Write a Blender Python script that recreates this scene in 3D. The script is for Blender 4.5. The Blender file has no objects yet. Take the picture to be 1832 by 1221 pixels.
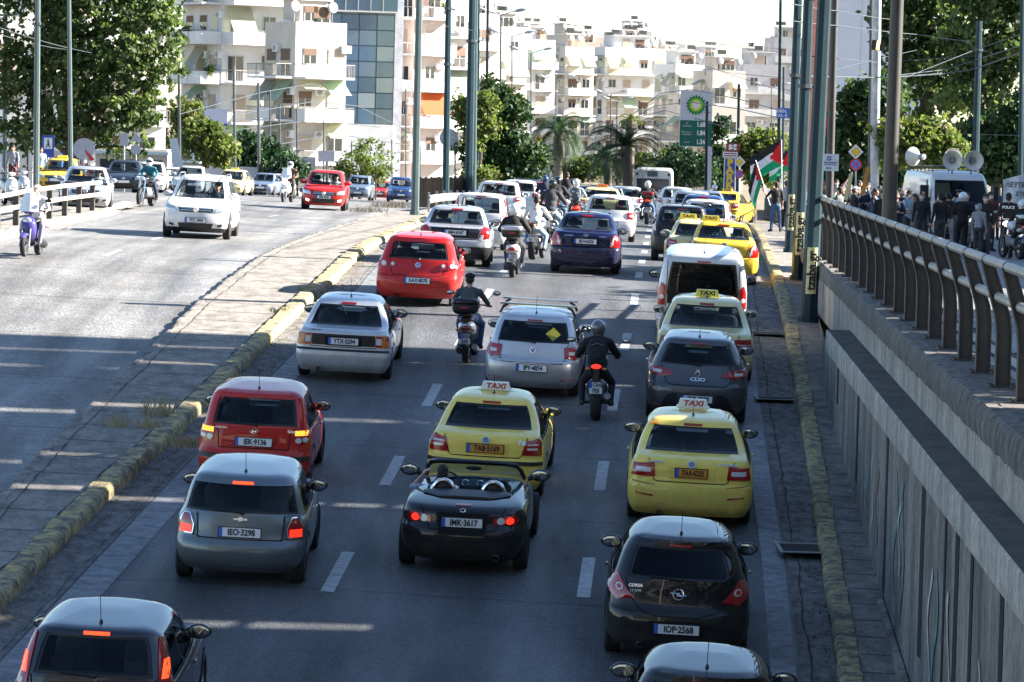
import bpy, bmesh, math, random
import numpy as np
from mathutils import Vector, Matrix
random.seed(7); rng = np.random.default_rng(7)
R = math.radians
SC = bpy.context.scene
COL = SC.collection

# ---------------------------------------------------------------- camera
F_PX = 6600.0; HOR = 235.0; ROLL = 0.026; HC = 3.2
pitch = math.atan((610.5 - HOR) / F_PX)
FW = np.array([0, math.cos(pitch), -math.sin(pitch)])
R0 = np.array([1.0, 0, 0]); U0 = np.cross(R0, FW)
RT = math.cos(ROLL) * R0 + math.sin(ROLL) * U0
UP = -math.sin(ROLL) * R0 + math.cos(ROLL) * U0
cam_d = bpy.data.cameras.new('camera'); cam = bpy.data.objects.new('camera', cam_d); COL.objects.link(cam)
cam.matrix_world = Matrix(((RT[0], UP[0], -FW[0], 0), (RT[1], UP[1], -FW[1], 0), (RT[2], UP[2], -FW[2], HC), (0, 0, 0, 1)))
cam_d.sensor_width = 36; cam_d.lens = F_PX / 1832 * 36
cam_d.clip_start = 0.5; cam_d.clip_end = 6000
cam_d.dof.use_dof = False
SC.camera = cam

# ---------------------------------------------------------------- sky, sun, exposure
SUN_EL, SUN_AZ = 27.0, 82.0      # azimuth clockwise from +Y (so 90 = from the right of the picture)
SUN_STRENGTH = 5.0; SKY_STRENGTH = 0.05; EXPOSURE = 2.5
world = bpy.data.worlds.new('World'); SC.world = world; world.use_nodes = True
wn = world.node_tree
sky = wn.nodes.new('ShaderNodeTexSky'); sky.sky_type = 'NISHITA'; sky.sun_disc = False
sky.sun_elevation = R(SUN_EL); sky.sun_rotation = R(SUN_AZ); sky.dust_density = 0.2; sky.ozone_density = 2.6
wn.links.new(sky.outputs[0], wn.nodes['Background'].inputs[0])
wn.nodes['Background'].inputs[1].default_value = SKY_STRENGTH
sd = bpy.data.lights.new('sun', 'SUN'); sd.energy = SUN_STRENGTH; sd.angle = R(0.55); sd.color = (1, 0.93, 0.83)
so = bpy.data.objects.new('sun', sd); COL.objects.link(so)
sdir = Vector((math.sin(R(SUN_AZ)) * math.cos(R(SUN_EL)), math.cos(R(SUN_AZ)) * math.cos(R(SUN_EL)), math.sin(R(SUN_EL))))
so.rotation_euler = sdir.to_track_quat('Z', 'Y').to_euler(); so.location = (60, 40, 60)
SC.view_settings.view_transform = 'Standard'; SC.view_settings.look = 'None'
SC.view_settings.exposure = EXPOSURE; SC.view_settings.gamma = 1; SC.view_settings.use_curve_mapping = False
SC.cycles.max_bounces = 8; SC.cycles.transparent_max_bounces = 12; SC.cycles.diffuse_bounces = 3; SC.cycles.glossy_bounces = 3
SC.cycles.use_denoising = True

# ---------------------------------------------------------------- terrain height and picture helpers
def sp(t, w): return w * np.log1p(np.exp(np.clip(t / w, -40, 40)))
def zs(x, y):
    xx = np.clip(x, -16, 8)
    dip = 0.0185 * (sp(y - 142, 6) - sp(y - 310, 10))
    return -.073 * sp(82 - y, 4) - .027 * xx - dip
def ray(px, py): return FW + RT * (px - 916) / F_PX - UP * (py - 610.5) / F_PX
def gp(px, py, off=0.0):
    r = ray(px, py); lo, hi = 20., 900.
    for _ in range(50):
        m = (lo + hi) / 2
        if HC + r[2] * m - float(zs(r[0] * m, r[1] * m)) - off > 0: lo = m
        else: hi = m
    return Vector(r * lo) + Vector((0, 0, HC))
def at(px, py, d):
    r = ray(px, py); return Vector(r * (d / r[1])) + Vector((0, 0, HC))
def xd(px, d, py=380):
    return at(px, py, d).x
def gd(px, d):
    """point of the ground at depth d below picture column px"""
    x = xd(px, d)
    z = float(zs(x, d))
    for _ in range(4):
        v = np.array([x, d, z - HC]); dep = v @ FW
        ppx = 916 + F_PX * (v @ RT) / dep
        x += (px - ppx) * dep / F_PX
        z = float(zs(x, d))
    return Vector((x, d, z))

# ---------------------------------------------------------------- materials
MATS = {}
def nodes_of(m):
    m.use_nodes = True
    return m.node_tree, m.node_tree.nodes['Principled BSDF']
def mat(name, col, rough=.6, metal=0., coat=0., noise=0., nscale=6., bump=0., bscale=40., emis=None, es=1., spec=None):
    if name in MATS: return MATS[name]
    m = bpy.data.materials.new(name); nt, b = nodes_of(m)
    b.inputs['Base Color'].default_value = (*col, 1); b.inputs['Roughness'].default_value = rough
    b.inputs['Metallic'].default_value = metal; b.inputs['Coat Weight'].default_value = coat
    b.inputs['Coat Roughness'].default_value = .05
    if spec is not None: b.inputs['Specular IOR Level'].default_value = spec
    tc = nt.nodes.new('ShaderNodeTexCoord')
    if noise:
        n = nt.nodes.new('ShaderNodeTexNoise'); n.inputs['Scale'].default_value = nscale; n.inputs['Detail'].default_value = 6; n.inputs['Roughness'].default_value = .65
        nt.links.new(tc.outputs['Object'], n.inputs['Vector'])
        mr = nt.nodes.new('ShaderNodeMapRange'); mr.inputs['From Min'].default_value = .3; mr.inputs['From Max'].default_value = .7
        mr.inputs['To Min'].default_value = 1 - noise; mr.inputs['To Max'].default_value = 1 + noise
        nt.links.new(n.outputs['Fac'], mr.inputs['Value'])
        mx = nt.nodes.new('ShaderNodeVectorMath'); mx.operation = 'SCALE'; mx.inputs[0].default_value = col
        nt.links.new(mr.outputs[0], mx.inputs['Scale']); nt.links.new(mx.outputs[0], b.inputs['Base Color'])
    if bump:
        n2 = nt.nodes.new('ShaderNodeTexNoise'); n2.inputs['Scale'].default_value = bscale; n2.inputs['Detail'].default_value = 4
        nt.links.new(tc.outputs['Object'], n2.inputs['Vector'])
        bp = nt.nodes.new('ShaderNodeBump'); bp.inputs['Strength'].default_value = bump; bp.inputs['Distance'].default_value = .02
        nt.links.new(n2.outputs['Fac'], bp.inputs['Height']); nt.links.new(bp.outputs[0], b.inputs['Normal'])
    if emis:
        b.inputs['Emission Color'].default_value = (*emis, 1); b.inputs['Emission Strength'].default_value = es
    MATS[name] = m; return m
def paint(name, col, metal=.0):
    k = 'paint_' + name
    if k in MATS: return MATS[k]
    m = mat(k, col, rough=.38 if not metal else .36, metal=metal, coat=.8, noise=.10, nscale=3., spec=.05 if not metal else .4)
    nt = m.node_tree; b = nt.nodes['Principled BSDF']; b.inputs['Coat Roughness'].default_value = .035
    # road dust on the lower panels
    tc = nt.nodes.new('ShaderNodeTexCoord'); sx = nt.nodes.new('ShaderNodeSeparateXYZ'); nt.links.new(tc.outputs['Object'], sx.inputs[0])
    r1 = nt.nodes.new('ShaderNodeMapRange'); r1.inputs[1].default_value = .25; r1.inputs[2].default_value = .85; r1.inputs[3].default_value = .55; r1.inputs[4].default_value = .0; nt.links.new(sx.outputs[2], r1.inputs[0])
    n = nt.nodes.new('ShaderNodeTexNoise'); n.inputs['Scale'].default_value = 9; n.inputs['Detail'].default_value = 7; nt.links.new(tc.outputs['Object'], n.inputs['Vector'])
    ad = nt.nodes.new('ShaderNodeMath'); ad.operation = 'MULTIPLY_ADD'; ad.use_clamp = True; nt.links.new(r1.outputs[0], ad.inputs[0]); nt.links.new(n.outputs['Fac'], ad.inputs[1]); ad.inputs[2].default_value = .02
    src = b.inputs['Base Color'].links[0].from_socket; mx = nt.nodes.new('ShaderNodeMix'); mx.data_type = 'RGBA'; nt.links.new(ad.outputs[0], mx.inputs[0]); nt.links.new(src, mx.inputs[6]); mx.inputs[7].default_value = (.10, .09, .08, 1); nt.links.new(mx.outputs[2], b.inputs['Base Color'])
    r2 = nt.nodes.new('ShaderNodeMapRange'); r2.inputs[3].default_value = .85; r2.inputs[4].default_value = .2; nt.links.new(ad.outputs[0], r2.inputs[0]); nt.links.new(r2.outputs[0], b.inputs['Coat Weight'])
    return m
def glass(name, tint, rough=.02, refl=1.0):
    if name in MATS: return MATS[name]
    m = bpy.data.materials.new(name); m.use_nodes = True; nt = m.node_tree
    for n in list(nt.nodes): nt.nodes.remove(n)
    o = nt.nodes.new('ShaderNodeOutputMaterial'); t = nt.nodes.new('ShaderNodeBsdfTransparent'); g = nt.nodes.new('ShaderNodeBsdfGlossy')
    t.inputs[0].default_value = (*tint, 1); g.inputs['Roughness'].default_value = rough; g.inputs[0].default_value = (.9, .95, 1, 1)
    fr = nt.nodes.new('ShaderNodeFresnel'); fr.inputs['IOR'].default_value = 1.5
    mx = nt.nodes.new('ShaderNodeMixShader')
    mm = nt.nodes.new('ShaderNodeMath'); mm.operation = 'MULTIPLY_ADD'; mm.inputs[1].default_value = .38 * refl; mm.inputs[2].default_value = .004
    mm.use_clamp = True
    nt.links.new(fr.outputs[0], mm.inputs[0]); nt.links.new(mm.outputs[0], mx.inputs[0])
    nt.links.new(t.outputs[0], mx.inputs[1]); nt.links.new(g.outputs[0], mx.inputs[2]); nt.links.new(mx.outputs[0], o.inputs[0])
    MATS[name] = m; return m
GLASS = glass('car_glass', (.66, .74, .77)); GLASSD = glass('dark_car_glass', (.13, .16, .18))
M_BLACK = mat('black_plastic', (.012, .012, .014), .45, noise=.2, nscale=8)
M_TYRE = mat('tyre_rubber', (.018, .018, .02), .85, bump=.3, bscale=90)
M_RIM = mat('alloy', (.45, .46, .48), .35, metal=.9)
M_HUB = mat('dull_hubcap', (.22, .23, .25), .5, metal=.6)
M_CHROME = mat('chrome', (.75, .76, .78), .12, metal=1)
M_RED = mat('tail_lens', (.33, .006, .006), .15, coat=.8)
M_REDLIT = mat('tail_lens_lit', (.5, .02, .01), .2, emis=(1, .03, .015), es=.28)
M_BRAKE = mat('brake_lens_lit', (.6, .05, .01), .2, emis=(1, .07, .015), es=.42)
M_AMBERLIT = mat('amber_lens_lit', (.8, .3, .02), .2, emis=(1, .33, .03), es=.4)
M_AMBER = mat('amber_lens', (.6, .17, .03), .2, coat=.5)
M_CLEAR = mat('clear_lens', (.62, .6, .6), .12, coat=.8)
M_HEAD = mat('headlamp_glass', (.55, .57, .6), .08, metal=.5, coat=1)
M_HEADLIT = mat('headlamp_lit', (.9, .9, .8), .1, emis=(1, .93, .75), es=4)
M_PLATE = mat('plate_white', (.72, .73, .74), .4)
M_PLATEO = mat('plate_orange', (.62, .25, .02), .4)
M_PLATEB = mat('plate_blue', (.03, .12, .5), .4)
M_INK = mat('plate_ink', (.015, .015, .02), .5)
M_SEAT = mat('seat_cloth', (.03, .033, .04), .9, noise=.3, nscale=10)
M_SEATG = mat('seat_cloth_grey', (.09, .105, .12), .9, noise=.3, nscale=10)
M_UNDER = mat('underbody', (.006, .006, .007), .95)
M_MIRGL = mat('mirror_glass', (.5, .55, .6), .04, metal=1)
M_WHITEP = mat('white_letter', (.8, .8, .8), .5)
M_SKIN = mat('skin', (.42, .23, .15), .55, noise=.08, nscale=12)
M_HAIRD = mat('dark_hair', (.018, .013, .010), .7, bump=.6, bscale=120)

# ---------------------------------------------------------------- mesh helpers
class MB:
    def __init__(s): s.v = []; s.f = []; s.m = []; s.mats = []
    def mi(s, m):
        if m not in s.mats: s.mats.append(m)
        return s.mats.index(m)
    def add(s, vs, fs, m):
        o = len(s.v); s.v.extend([tuple(map(float, p)) for p in vs]); k = s.mi(m)
        for f in fs: s.f.append(tuple(i + o for i in f)); s.m.append(k)
    def box(s, a, b, m, M=None):
        x0, y0, z0 = a; x1, y1, z1 = b
        vs = [(x0,y0,z0),(x1,y0,z0),(x1,y1,z0),(x0,y1,z0),(x0,y0,z1),(x1,y0,z1),(x1,y1,z1),(x0,y1,z1)]
        if M is not None: vs = [tuple(M @ Vector(p)) for p in vs]
        s.add(vs, [(0,3,2,1),(4,5,6,7),(0,1,5,4),(1,2,6,5),(2,3,7,6),(3,0,4,7)], m)
    def tube(s, pts, rad, m, n=8, caps=True, ell=1.0):
        pts = [Vector(p) for p in pts]
        if not hasattr(rad, '__len__'): rad = [rad] * len(pts)
        vs = []; fs = []; pu = None
        for i, p in enumerate(pts):
            t = (pts[min(i+1, len(pts)-1)] - pts[max(i-1, 0)]).normalized()
            if pu is None: pu = t.orthogonal().normalized()
            u = (pu - t * pu.dot(t))
            u = u.normalized() if u.length > 1e-5 else t.orthogonal().normalized()
            pu = u; w = t.cross(u)
            for k in range(n):
                a = 2 * math.pi * k / n
                vs.append(p + (u * math.cos(a) + w * math.sin(a) * ell) * rad[i])
        for i in range(len(pts) - 1):
            for k in range(n):
                k2 = (k + 1) % n
                fs.append((i*n+k, i*n+k2, (i+1)*n+k2, (i+1)*n+k))
        if caps: fs.append(tuple(range(n))[::-1]); fs.append(tuple((len(pts)-1)*n + k for k in range(n)))
        s.add(vs, fs, m)
    def lathe(s, prof, m, axis='x', c=(0,0,0), n=24, ang=2*math.pi):
        """prof: list of (axial, radius)"""
        vs = []; fs = []; c = Vector(c)
        for a_, r_ in prof:
            for k in range(n):
                a = ang * k / n
                if axis == 'x': p = (a_, r_*math.cos(a), r_*math.sin(a))
                elif axis == 'y': p = (r_*math.cos(a), a_, r_*math.sin(a))
                else: p = (r_*math.cos(a), r_*math.sin(a), a_)
                vs.append(c + Vector(p))
        for i in range(len(prof) - 1):
            for k in range(n):
                k2 = (k + 1) % n
                fs.append((i*n+k, i*n+k2, (i+1)*n+k2, (i+1)*n+k))
        s.add(vs, fs, m)
    def ell(s, c, r, m, n=12, h=8, M=None):
        vs = []; fs = []; c = Vector(c)
        for i in range(h + 1):
            th = math.pi * i / h
            for k in range(n):
                a = 2*math.pi*k/n
                p = Vector((r[0]*math.sin(th)*math.cos(a), r[1]*math.sin(th)*math.sin(a), r[2]*math.cos(th)))
                if M is not None: p = M @ p
                vs.append(c + p)
        for i in range(h):
            for k in range(n):
                k2 = (k+1) % n
                fs.append((i*n+k, (i+1)*n+k, (i+1)*n+k2, i*n+k2))
        s.add(vs, fs, m)
    def mesh(s, name, smooth=True, angle=35):
        me = bpy.data.meshes.new(name); me.from_pydata(s.v, [], s.f)
        for m in s.mats: me.materials.append(m)
        if len(s.mats) > 1: me.polygons.foreach_set('material_index', s.m)
        finish(me, smooth, angle); return me
    def build(s, name, parent=None, smooth=True, angle=35):
        return obj(name, s.mesh(name, smooth, angle), parent)
def finish(me, smooth=True, angle=35):
    if not smooth: me.update(); return
    bm = bmesh.new(); bm.from_mesh(me)
    bmesh.ops.recalc_face_normals(bm, faces=bm.faces)
    th = R(angle)
    for f in bm.faces: f.smooth = True
    for e in bm.edges:
        if len(e.link_faces) == 2 and e.calc_face_angle(0) > th: e.smooth = False
    bm.to_mesh(me); bm.free(); me.update()
def obj(name, me, parent=None, loc=None, rot=None):
    o = bpy.data.objects.new(name, me); COL.objects.link(o)
    if parent is not None: o.parent = parent
    if loc is not None: o.location = loc
    if rot is not None: o.rotation_euler = rot
    return o
def tag(o, label=None, cat=None, group=None, kind=None):
    if label: o['label'] = label
    if cat: o['category'] = cat
    if group: o['group'] = group
    if kind: o['kind'] = kind
    return o
def thing(name, label, cat, loc=(0,0,0), rz=0., group=None, rot=None):
    o = bpy.data.objects.new(name, None); COL.objects.link(o); o.empty_display_size = .3
    o.location = loc; o.rotation_euler = rot if rot else (0, 0, rz)
    return tag(o, label, cat, group)
def setmat(o, m):
    """material on the object, so that copies may share mesh data"""
    for i, sl in enumerate(o.material_slots): sl.link = 'OBJECT'; sl.material = m[i] if isinstance(m, (list, tuple)) else m
TXT = {}
def text_mesh(s, size, m, bold=.0, extr=.004, shear=0., spacing=1.0):
    k = (s, size, m.name, bold, extr, shear, spacing)
    if k in TXT: return TXT[k]
    cu = bpy.data.curves.new('lettering', 'FONT'); cu.body = s; cu.size = size; cu.align_x = 'CENTER'; cu.align_y = 'CENTER'
    cu.offset = bold * size; cu.extrude = extr; cu.shear = shear; cu.space_character = spacing; cu.resolution_u = 3
    o = bpy.data.objects.new('lettering', cu); COL.objects.link(o)
    me = bpy.data.meshes.new_from_object(o.evaluated_get(bpy.context.evaluated_depsgraph_get()))
    bpy.data.objects.remove(o); me.name = 'lettering'; me.materials.clear(); me.materials.append(m)
    TXT[k] = me; return me
def text(s, size, m, parent, loc, rot=(math.pi/2, 0, 0), bold=.02, sx=1., extr=.004, shear=0., name='lettering'):
    o = obj(name, text_mesh(s, size, m, bold, extr, shear), parent, loc, rot); o.scale = (sx, 1, 1); return o
def pchip(xs, ys):
    xs = np.array(xs, float); ys = np.array(ys, float); h = np.diff(xs); d = np.diff(ys) / h
    m = np.zeros_like(xs)
    for i in range(1, len(xs) - 1):
        if d[i-1] * d[i] > 0:
            w1 = 2*h[i] + h[i-1]; w2 = h[i] + 2*h[i-1]; m[i] = (w1 + w2) / (w1/d[i-1] + w2/d[i])
    m[0] = d[0]; m[-1] = d[-1]
    def f(x):
        x = np.clip(x, xs[0], xs[-1]); i = np.clip(np.searchsorted(xs, x) - 1, 0, len(xs) - 2)
        t = (x - xs[i]) / h[i]
        return (1+2*t)*(1-t)**2*ys[i] + t*(1-t)**2*h[i]*m[i] + t*t*(3-2*t)*ys[i+1] + t*t*(t-1)*h[i]*m[i+1]
    return f
# ================================================================ GROUND, ROADS, KERBS, WALL
def asphalt(name, base, coarse=1.0, tint=(1, 1, 1.03), stria=0.0, bump=.5, grain=1., lanes=False):
    m = bpy.data.materials.new(name); nt, b = nodes_of(m); L = nt.links.new
    tc = nt.nodes.new('ShaderNodeTexCoord')
    def noise(scale, det=5, sc=(1, 1, 1), rough=.6):
        mp = nt.nodes.new('ShaderNodeMapping'); mp.inputs['Scale'].default_value = sc; L(tc.outputs['Object'], mp.inputs[0])
        n = nt.nodes.new('ShaderNodeTexNoise'); n.inputs['Scale'].default_value = scale; n.inputs['Detail'].default_value = det; n.inputs['Roughness'].default_value = rough
        L(mp.outputs[0], n.inputs['Vector']); return n.outputs['Fac']
    def rmp(x, a, bb, c, d):
        r = nt.nodes.new('ShaderNodeMapRange'); L(x, r.inputs['Value'])
        for i, v in enumerate((a, bb, c, d)): r.inputs[i+1].default_value = v
        return r.outputs[0]
    def mul(x, y):
        n = nt.nodes.new('ShaderNodeMath'); n.operation = 'MULTIPLY'; L(x, n.inputs[0]); L(y, n.inputs[1]); return n.outputs[0]
    big = rmp(noise(.35, 4), .35, .65, .82, 1.2)
    trk = rmp(noise(1.3, 4, (1, .04, 1)), .35, .65, .68, 1.3)
    fine = rmp(noise(34 / coarse, 3), .3, .7, .45*grain+1-grain, 1.6*grain+1-grain)
    fine2 = rmp(noise(9 / coarse, 4), .35, .65, .85, 1.15)
    v = nt.nodes.new('ShaderNodeTexVoronoi'); v.inputs['Scale'].default_value = 11 / coarse; L(tc.outputs['Object'], v.inputs['Vector'])
    speck = rmp(v.outputs['Distance'], 0.05, .12, 1+1.6*grain, 1.0)
    val = mul(mul(mul(big, trk), mul(fine, fine2)), speck)
    sc = nt.nodes.new('ShaderNodeVectorMath'); sc.operation = 'SCALE'; sc.inputs[0].default_value = [base * t for t in tint]; L(val, sc.inputs['Scale'])
    # repairs: straight sealed cracks across the lanes
    w = nt.nodes.new('ShaderNodeTexWave'); w.inputs['Scale'].default_value = .055; w.inputs['Distortion'].default_value = 1.2; w.bands_direction = 'Y'; w.inputs['Detail'].default_value = 2
    L(tc.outputs['Object'], w.inputs['Vector'])
    crack = rmp(w.outputs['Fac'], .0, .0012, .45, 1.0)
    sc2 = nt.nodes.new('ShaderNodeVectorMath'); sc2.operation = 'SCALE'; L(sc.outputs[0], sc2.inputs[0]); L(crack, sc2.inputs['Scale'])
    if lanes:
        at_ = nt.nodes.new('ShaderNodeAttribute'); at_.attribute_name = 'lane'; pp = nt.nodes.new('ShaderNodeMath'); pp.operation = 'PINGPONG'; pp.inputs[1].default_value = .5; L(at_.outputs['Fac'], pp.inputs[0])
        cr = nt.nodes.new('ShaderNodeValToRGB'); e = cr.color_ramp.elements; e[0].position = .06; e[0].color = (.95,)*3+(1,); e[1].position = .5; e[1].color = (.55,)*3+(1,)
        for p_, v_ in ((.16, .78), (.24, 1.12), (.31, 1.0), (.40, .66)): q = e.new(p_); q.color = (v_, v_, v_, 1)
        L(pp.outputs[0], cr.inputs[0]); jm = nt.nodes.new('ShaderNodeMix'); jm.data_type = 'RGBA'; L(rmp(noise(.5, 4, (1, .15, 1)), .35, .65, .1, 1.), jm.inputs[0]); jm.inputs[6].default_value = (1, 1, 1, 1); L(cr.outputs[0], jm.inputs[7])
        vm = nt.nodes.new('ShaderNodeVectorMath'); vm.operation = 'MULTIPLY'; L(sc2.outputs[0], vm.inputs[0]); L(jm.outputs[2], vm.inputs[1]); sc2 = vm
    L(sc2.outputs[0], b.inputs['Base Color'])
    L(rmp(noise(.8, 3, (1, .12, 1)), .35, .65, .50, .80), b.inputs['Roughness'])
    bp = nt.nodes.new('ShaderNodeBump'); bp.inputs['Strength'].default_value = bump; bp.inputs['Distance'].default_value = .012 * coarse
    L(fine, bp.inputs['Height']); L(bp.outputs[0], b.inputs['Normal'])
    return m
M_ASPH = asphalt('asphalt', .076, bump=1.0, grain=1.35, lanes=True, tint=(.95, 1, 1.09))  # tint adds the sky's blue cast to the road colour
M_ASPHL = asphalt('asphalt_worn', .15, coarse=2.0, tint=(1, .985, .96), bump=.6, grain=.7)
M_ASPHR = asphalt('asphalt_side', .16, coarse=1.5)
def concrete(name, col, streak=.5, nsc=1.0, bump=.6, vertical=True, dirt=(.25, .25, .26)):
    m = bpy.data.materials.new(name); nt, b = nodes_of(m); L = nt.links.new
    tc = nt.nodes.new('ShaderNodeTexCoord')
    mp = nt.nodes.new('ShaderNodeMapping'); mp.inputs['Scale'].default_value = (1, 1, .22) if vertical else (1, .5, 1); L(tc.outputs['Object'], mp.inputs[0])
    n1 = nt.nodes.new('ShaderNodeTexNoise'); n1.inputs['Scale'].default_value = 2.6 * nsc; n1.inputs['Detail'].default_value = 7; n1.inputs['Roughness'].default_value = .68; L(mp.outputs[0], n1.inputs['Vector'])
    n2 = nt.nodes.new('ShaderNodeTexNoise'); n2.inputs['Scale'].default_value = 14 * nsc; n2.inputs['Detail'].default_value = 7; n2.inputs['Roughness'].default_value = .7; L(tc.outputs['Object'], n2.inputs['Vector'])
    r1 = nt.nodes.new('ShaderNodeValToRGB'); r1.color_ramp.elements[0].position = .36; r1.color_ramp.elements[1].position = .6
    k = [c * (1 - streak) for c in col]; r1.color_ramp.elements[0].color = (*k, 1); r1.color_ramp.elements[1].color = (*col, 1); L(n1.outputs['Fac'], r1.inputs[0])
    mr = nt.nodes.new('ShaderNodeMapRange'); mr.inputs[1].default_value = .32; mr.inputs[2].default_value = .66; mr.inputs[3].default_value = .55; mr.inputs[4].default_value = 1.2; L(n2.outputs['Fac'], mr.inputs[0])
    sc = nt.nodes.new('ShaderNodeVectorMath'); sc.operation = 'SCALE'; L(r1.outputs[0], sc.inputs[0]); L(mr.outputs[0], sc.inputs['Scale']); L(sc.outputs[0], b.inputs['Base Color'])
    b.inputs['Roughness'].default_value = .9
    bp = nt.nodes.new('ShaderNodeBump'); bp.inputs['Strength'].default_value = bump; bp.inputs['Distance'].default_value = .02; L(n2.outputs['Fac'], bp.inputs['Height']); L(bp.outputs[0], b.inputs['Normal'])
    return m
M_CONC = concrete('concrete_wall', (.27, .245, .215), .7, .45)
M_CTOP = concrete('coping_top', (.10, .088, .075), .5, 1, vertical=False)
M_CONCL = concrete('concrete_pale', (.44, .405, .35), .5, .6)
M_PAVE = concrete('pavement_slabs', (.27, .245, .215), .5, 1.2, vertical=False)
M_GUT = concrete('gutter', (.19, .18, .17), .7, 2.2, vertical=False)
M_DECK = concrete('deck_top', (.14, .12, .11), .6, 2, vertical=False)
def kerbmat():
    m = bpy.data.materials.new('worn_yellow_kerb'); nt, b = nodes_of(m); L = nt.links.new
    tc = nt.nodes.new('ShaderNodeTexCoord'); n = nt.nodes.new('ShaderNodeTexNoise'); n.inputs['Scale'].default_value = 5; n.inputs['Detail'].default_value = 8; n.inputs['Roughness'].default_value = .75
    L(tc.outputs['Object'], n.inputs['Vector'])
    r = nt.nodes.new('ShaderNodeValToRGB'); e = r.color_ramp.elements; e[0].position = .42; e[0].color = (.09, .08, .06, 1); e[1].position = .6; e[1].color = (.46, .35, .13, 1)
    x = e.new(.5); x.color = (.25, .21, .12, 1); L(n.outputs['Fac'], r.inputs[0]); L(r.outputs[0], b.inputs['Base Color']); b.inputs['Roughness'].default_value = .85
    bp = nt.nodes.new('ShaderNodeBump'); bp.inputs['Strength'].default_value = .7; bp.inputs['Distance'].default_value = .03; L(n.outputs['Fac'], bp.inputs['Height']); L(bp.outputs[0], b.inputs['Normal'])
    return m
M_KERB = kerbmat()
M_LINE = mat('road_paint', (.30, .31, .32), .6, noise=.4, nscale=9)
M_LINEW = mat('road_paint_worn', (.15, .155, .165), .7, noise=.55, nscale=5)
M_SOIL = mat('dry_soil', (.16, .13, .09), .95, noise=.5, nscale=3, bump=.8)

def line(pts):
    ys = [p[1] for p in pts]; xs = [p[0] for p in pts]
    def f(y):
        y = np.asarray(y, float)
        lo = xs[0] + (y - ys[0]) * (xs[1]-xs[0])/(ys[1]-ys[0]); hi = xs[-1] + (y - ys[-1]) * (xs[-1]-xs[-2])/(ys[-1]-ys[-2])
        return np.where(y < ys[0], lo, np.where(y > ys[-1], hi, np.interp(y, ys, xs)))
    return f
kerbR = line([(3.85,42),(4.38,52.3),(4.80,60),(5.32,70.6),(5.97,84.5),(7.35,110),(8.3,127),(10.6,180),(15,280)])
dashR = line([(1.04,47.5),(1.41,55.6),(1.78,63.5),(2.17,70.8),(2.55,78),(2.95,87),(3.67,104),(5.3,144),(9.2,235),(13,320)])
dashL = line([(-2.15,47.1),(-1.74,55),(-1.36,62.7),(-.6,78),(-.2,87),(.5,104),(2.1,144),(6.0,235),(9.8,320)])
kerbL = line([(-5.95,44),(-5.73,48.5),(-5.41,53.5),(-5.11,57.8),(-4.73,64.3),(-4.21,73.6),(-3.84,80),(-3.5,100),(-2.9,125),(-1.2,160),(2.5,235),(6.5,320)])
edgeL = line([(-5.59,40.7),(-5.02,50.2),(-4.45,59.5),(-3.79,70.2),(-3.31,78.5),(-2.95,95),(-2.3,125),(-.6,160),(3.1,235),(7,320)])
edgeR = line([(3.39,42),(3.77,49.6),(4.15,59.3),(4.75,73),(5.45,86),(6.8,110),(7.8,127),(10,180),(14.4,280)])
medL = line([(-7.05,48),(-6.92,56),(-6.57,65),(-6.38,71.7),(-6.0,81),(-5.54,98.7),(-4.99,121),(-3.97,136.4),(-2.4,160),(1.2,235),(5.2,320)])
wallB = line([(4.04,28.8),(5.5,64),(6.3,76),(6.9,88),(7.6,104)])
def sheet(name, xs_fn, ys, m, dz=0., kind='structure', label=None, cat=None, thick=0., zf=None):
    """ribbon following the ground; xs_fn(y) -> list of x"""
    zf = zf or (lambda x, y: float(zs(x, y)))
    b = MB(); vs = []; n = None
    for y in ys:
        row = xs_fn(y); n = len(row)
        for x in row: vs.append((x, y, zf(x, y) + dz))
    fs = [(i*n+k, i*n+k+1, (i+1)*n+k+1, (i+1)*n+k) for i in range(len(ys)-1) for k in range(n-1)]
    b.add(vs, fs, m); o = b.build(name, smooth=True, angle=60)
    return tag(o, label, cat, kind=kind)
YS = list(np.arange(22, 150, 1.5)) + list(np.arange(150, 340, 5))
def lin(a, b, n): return [a + (b - a) * i / n for i in range(n + 1)]
# one sheet of ground to the horizon, under the roads
def gz(x, y):
    z0 = float(zs(x, min(y, 330))) - .06
    if x > float(wallB(y)) and y < 86: z0 -= .25
    return z0
gy = list(np.arange(10, 340, 4)) + [400, 520, 700, 1000, 1600, 2600, 4500]
gx = [-1500, -600, -250, -120, -60, -30, -18, -14, -11, -8, -6, -4, -2, 0, 2, 4, 6, 7, 8.5, 11, 18, 30, 60, 120, 250, 600, 1500]
b = MB(); vs = [(x, y, gz(x, y)) for y in gy for x in gx]; n = len(gx)
b.add(vs, [(i*n+k, i*n+k+1, (i+1)*n+k+1, (i+1)*n+k) for i in range(len(gy)-1) for k in range(n-1)], M_SOIL)
tag(b.build('ground', angle=60), kind='structure')
rd = sheet('road', lambda y: lin(float(kerbL(y)), float(kerbR(y)), 16), YS, M_ASPH, 0)
at_ = rd.data.attributes.new('lane', 'FLOAT', 'POINT')
at_.data.foreach_set('value', [float((v.co.x-dashL(v.co.y))/(dashR(v.co.y)-dashL(v.co.y)))+4 for v in rd.data.vertices])
sheet('side_road', lambda y: lin(-26, float(medL(y)), 12), YS, M_ASPHL, 0)
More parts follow.
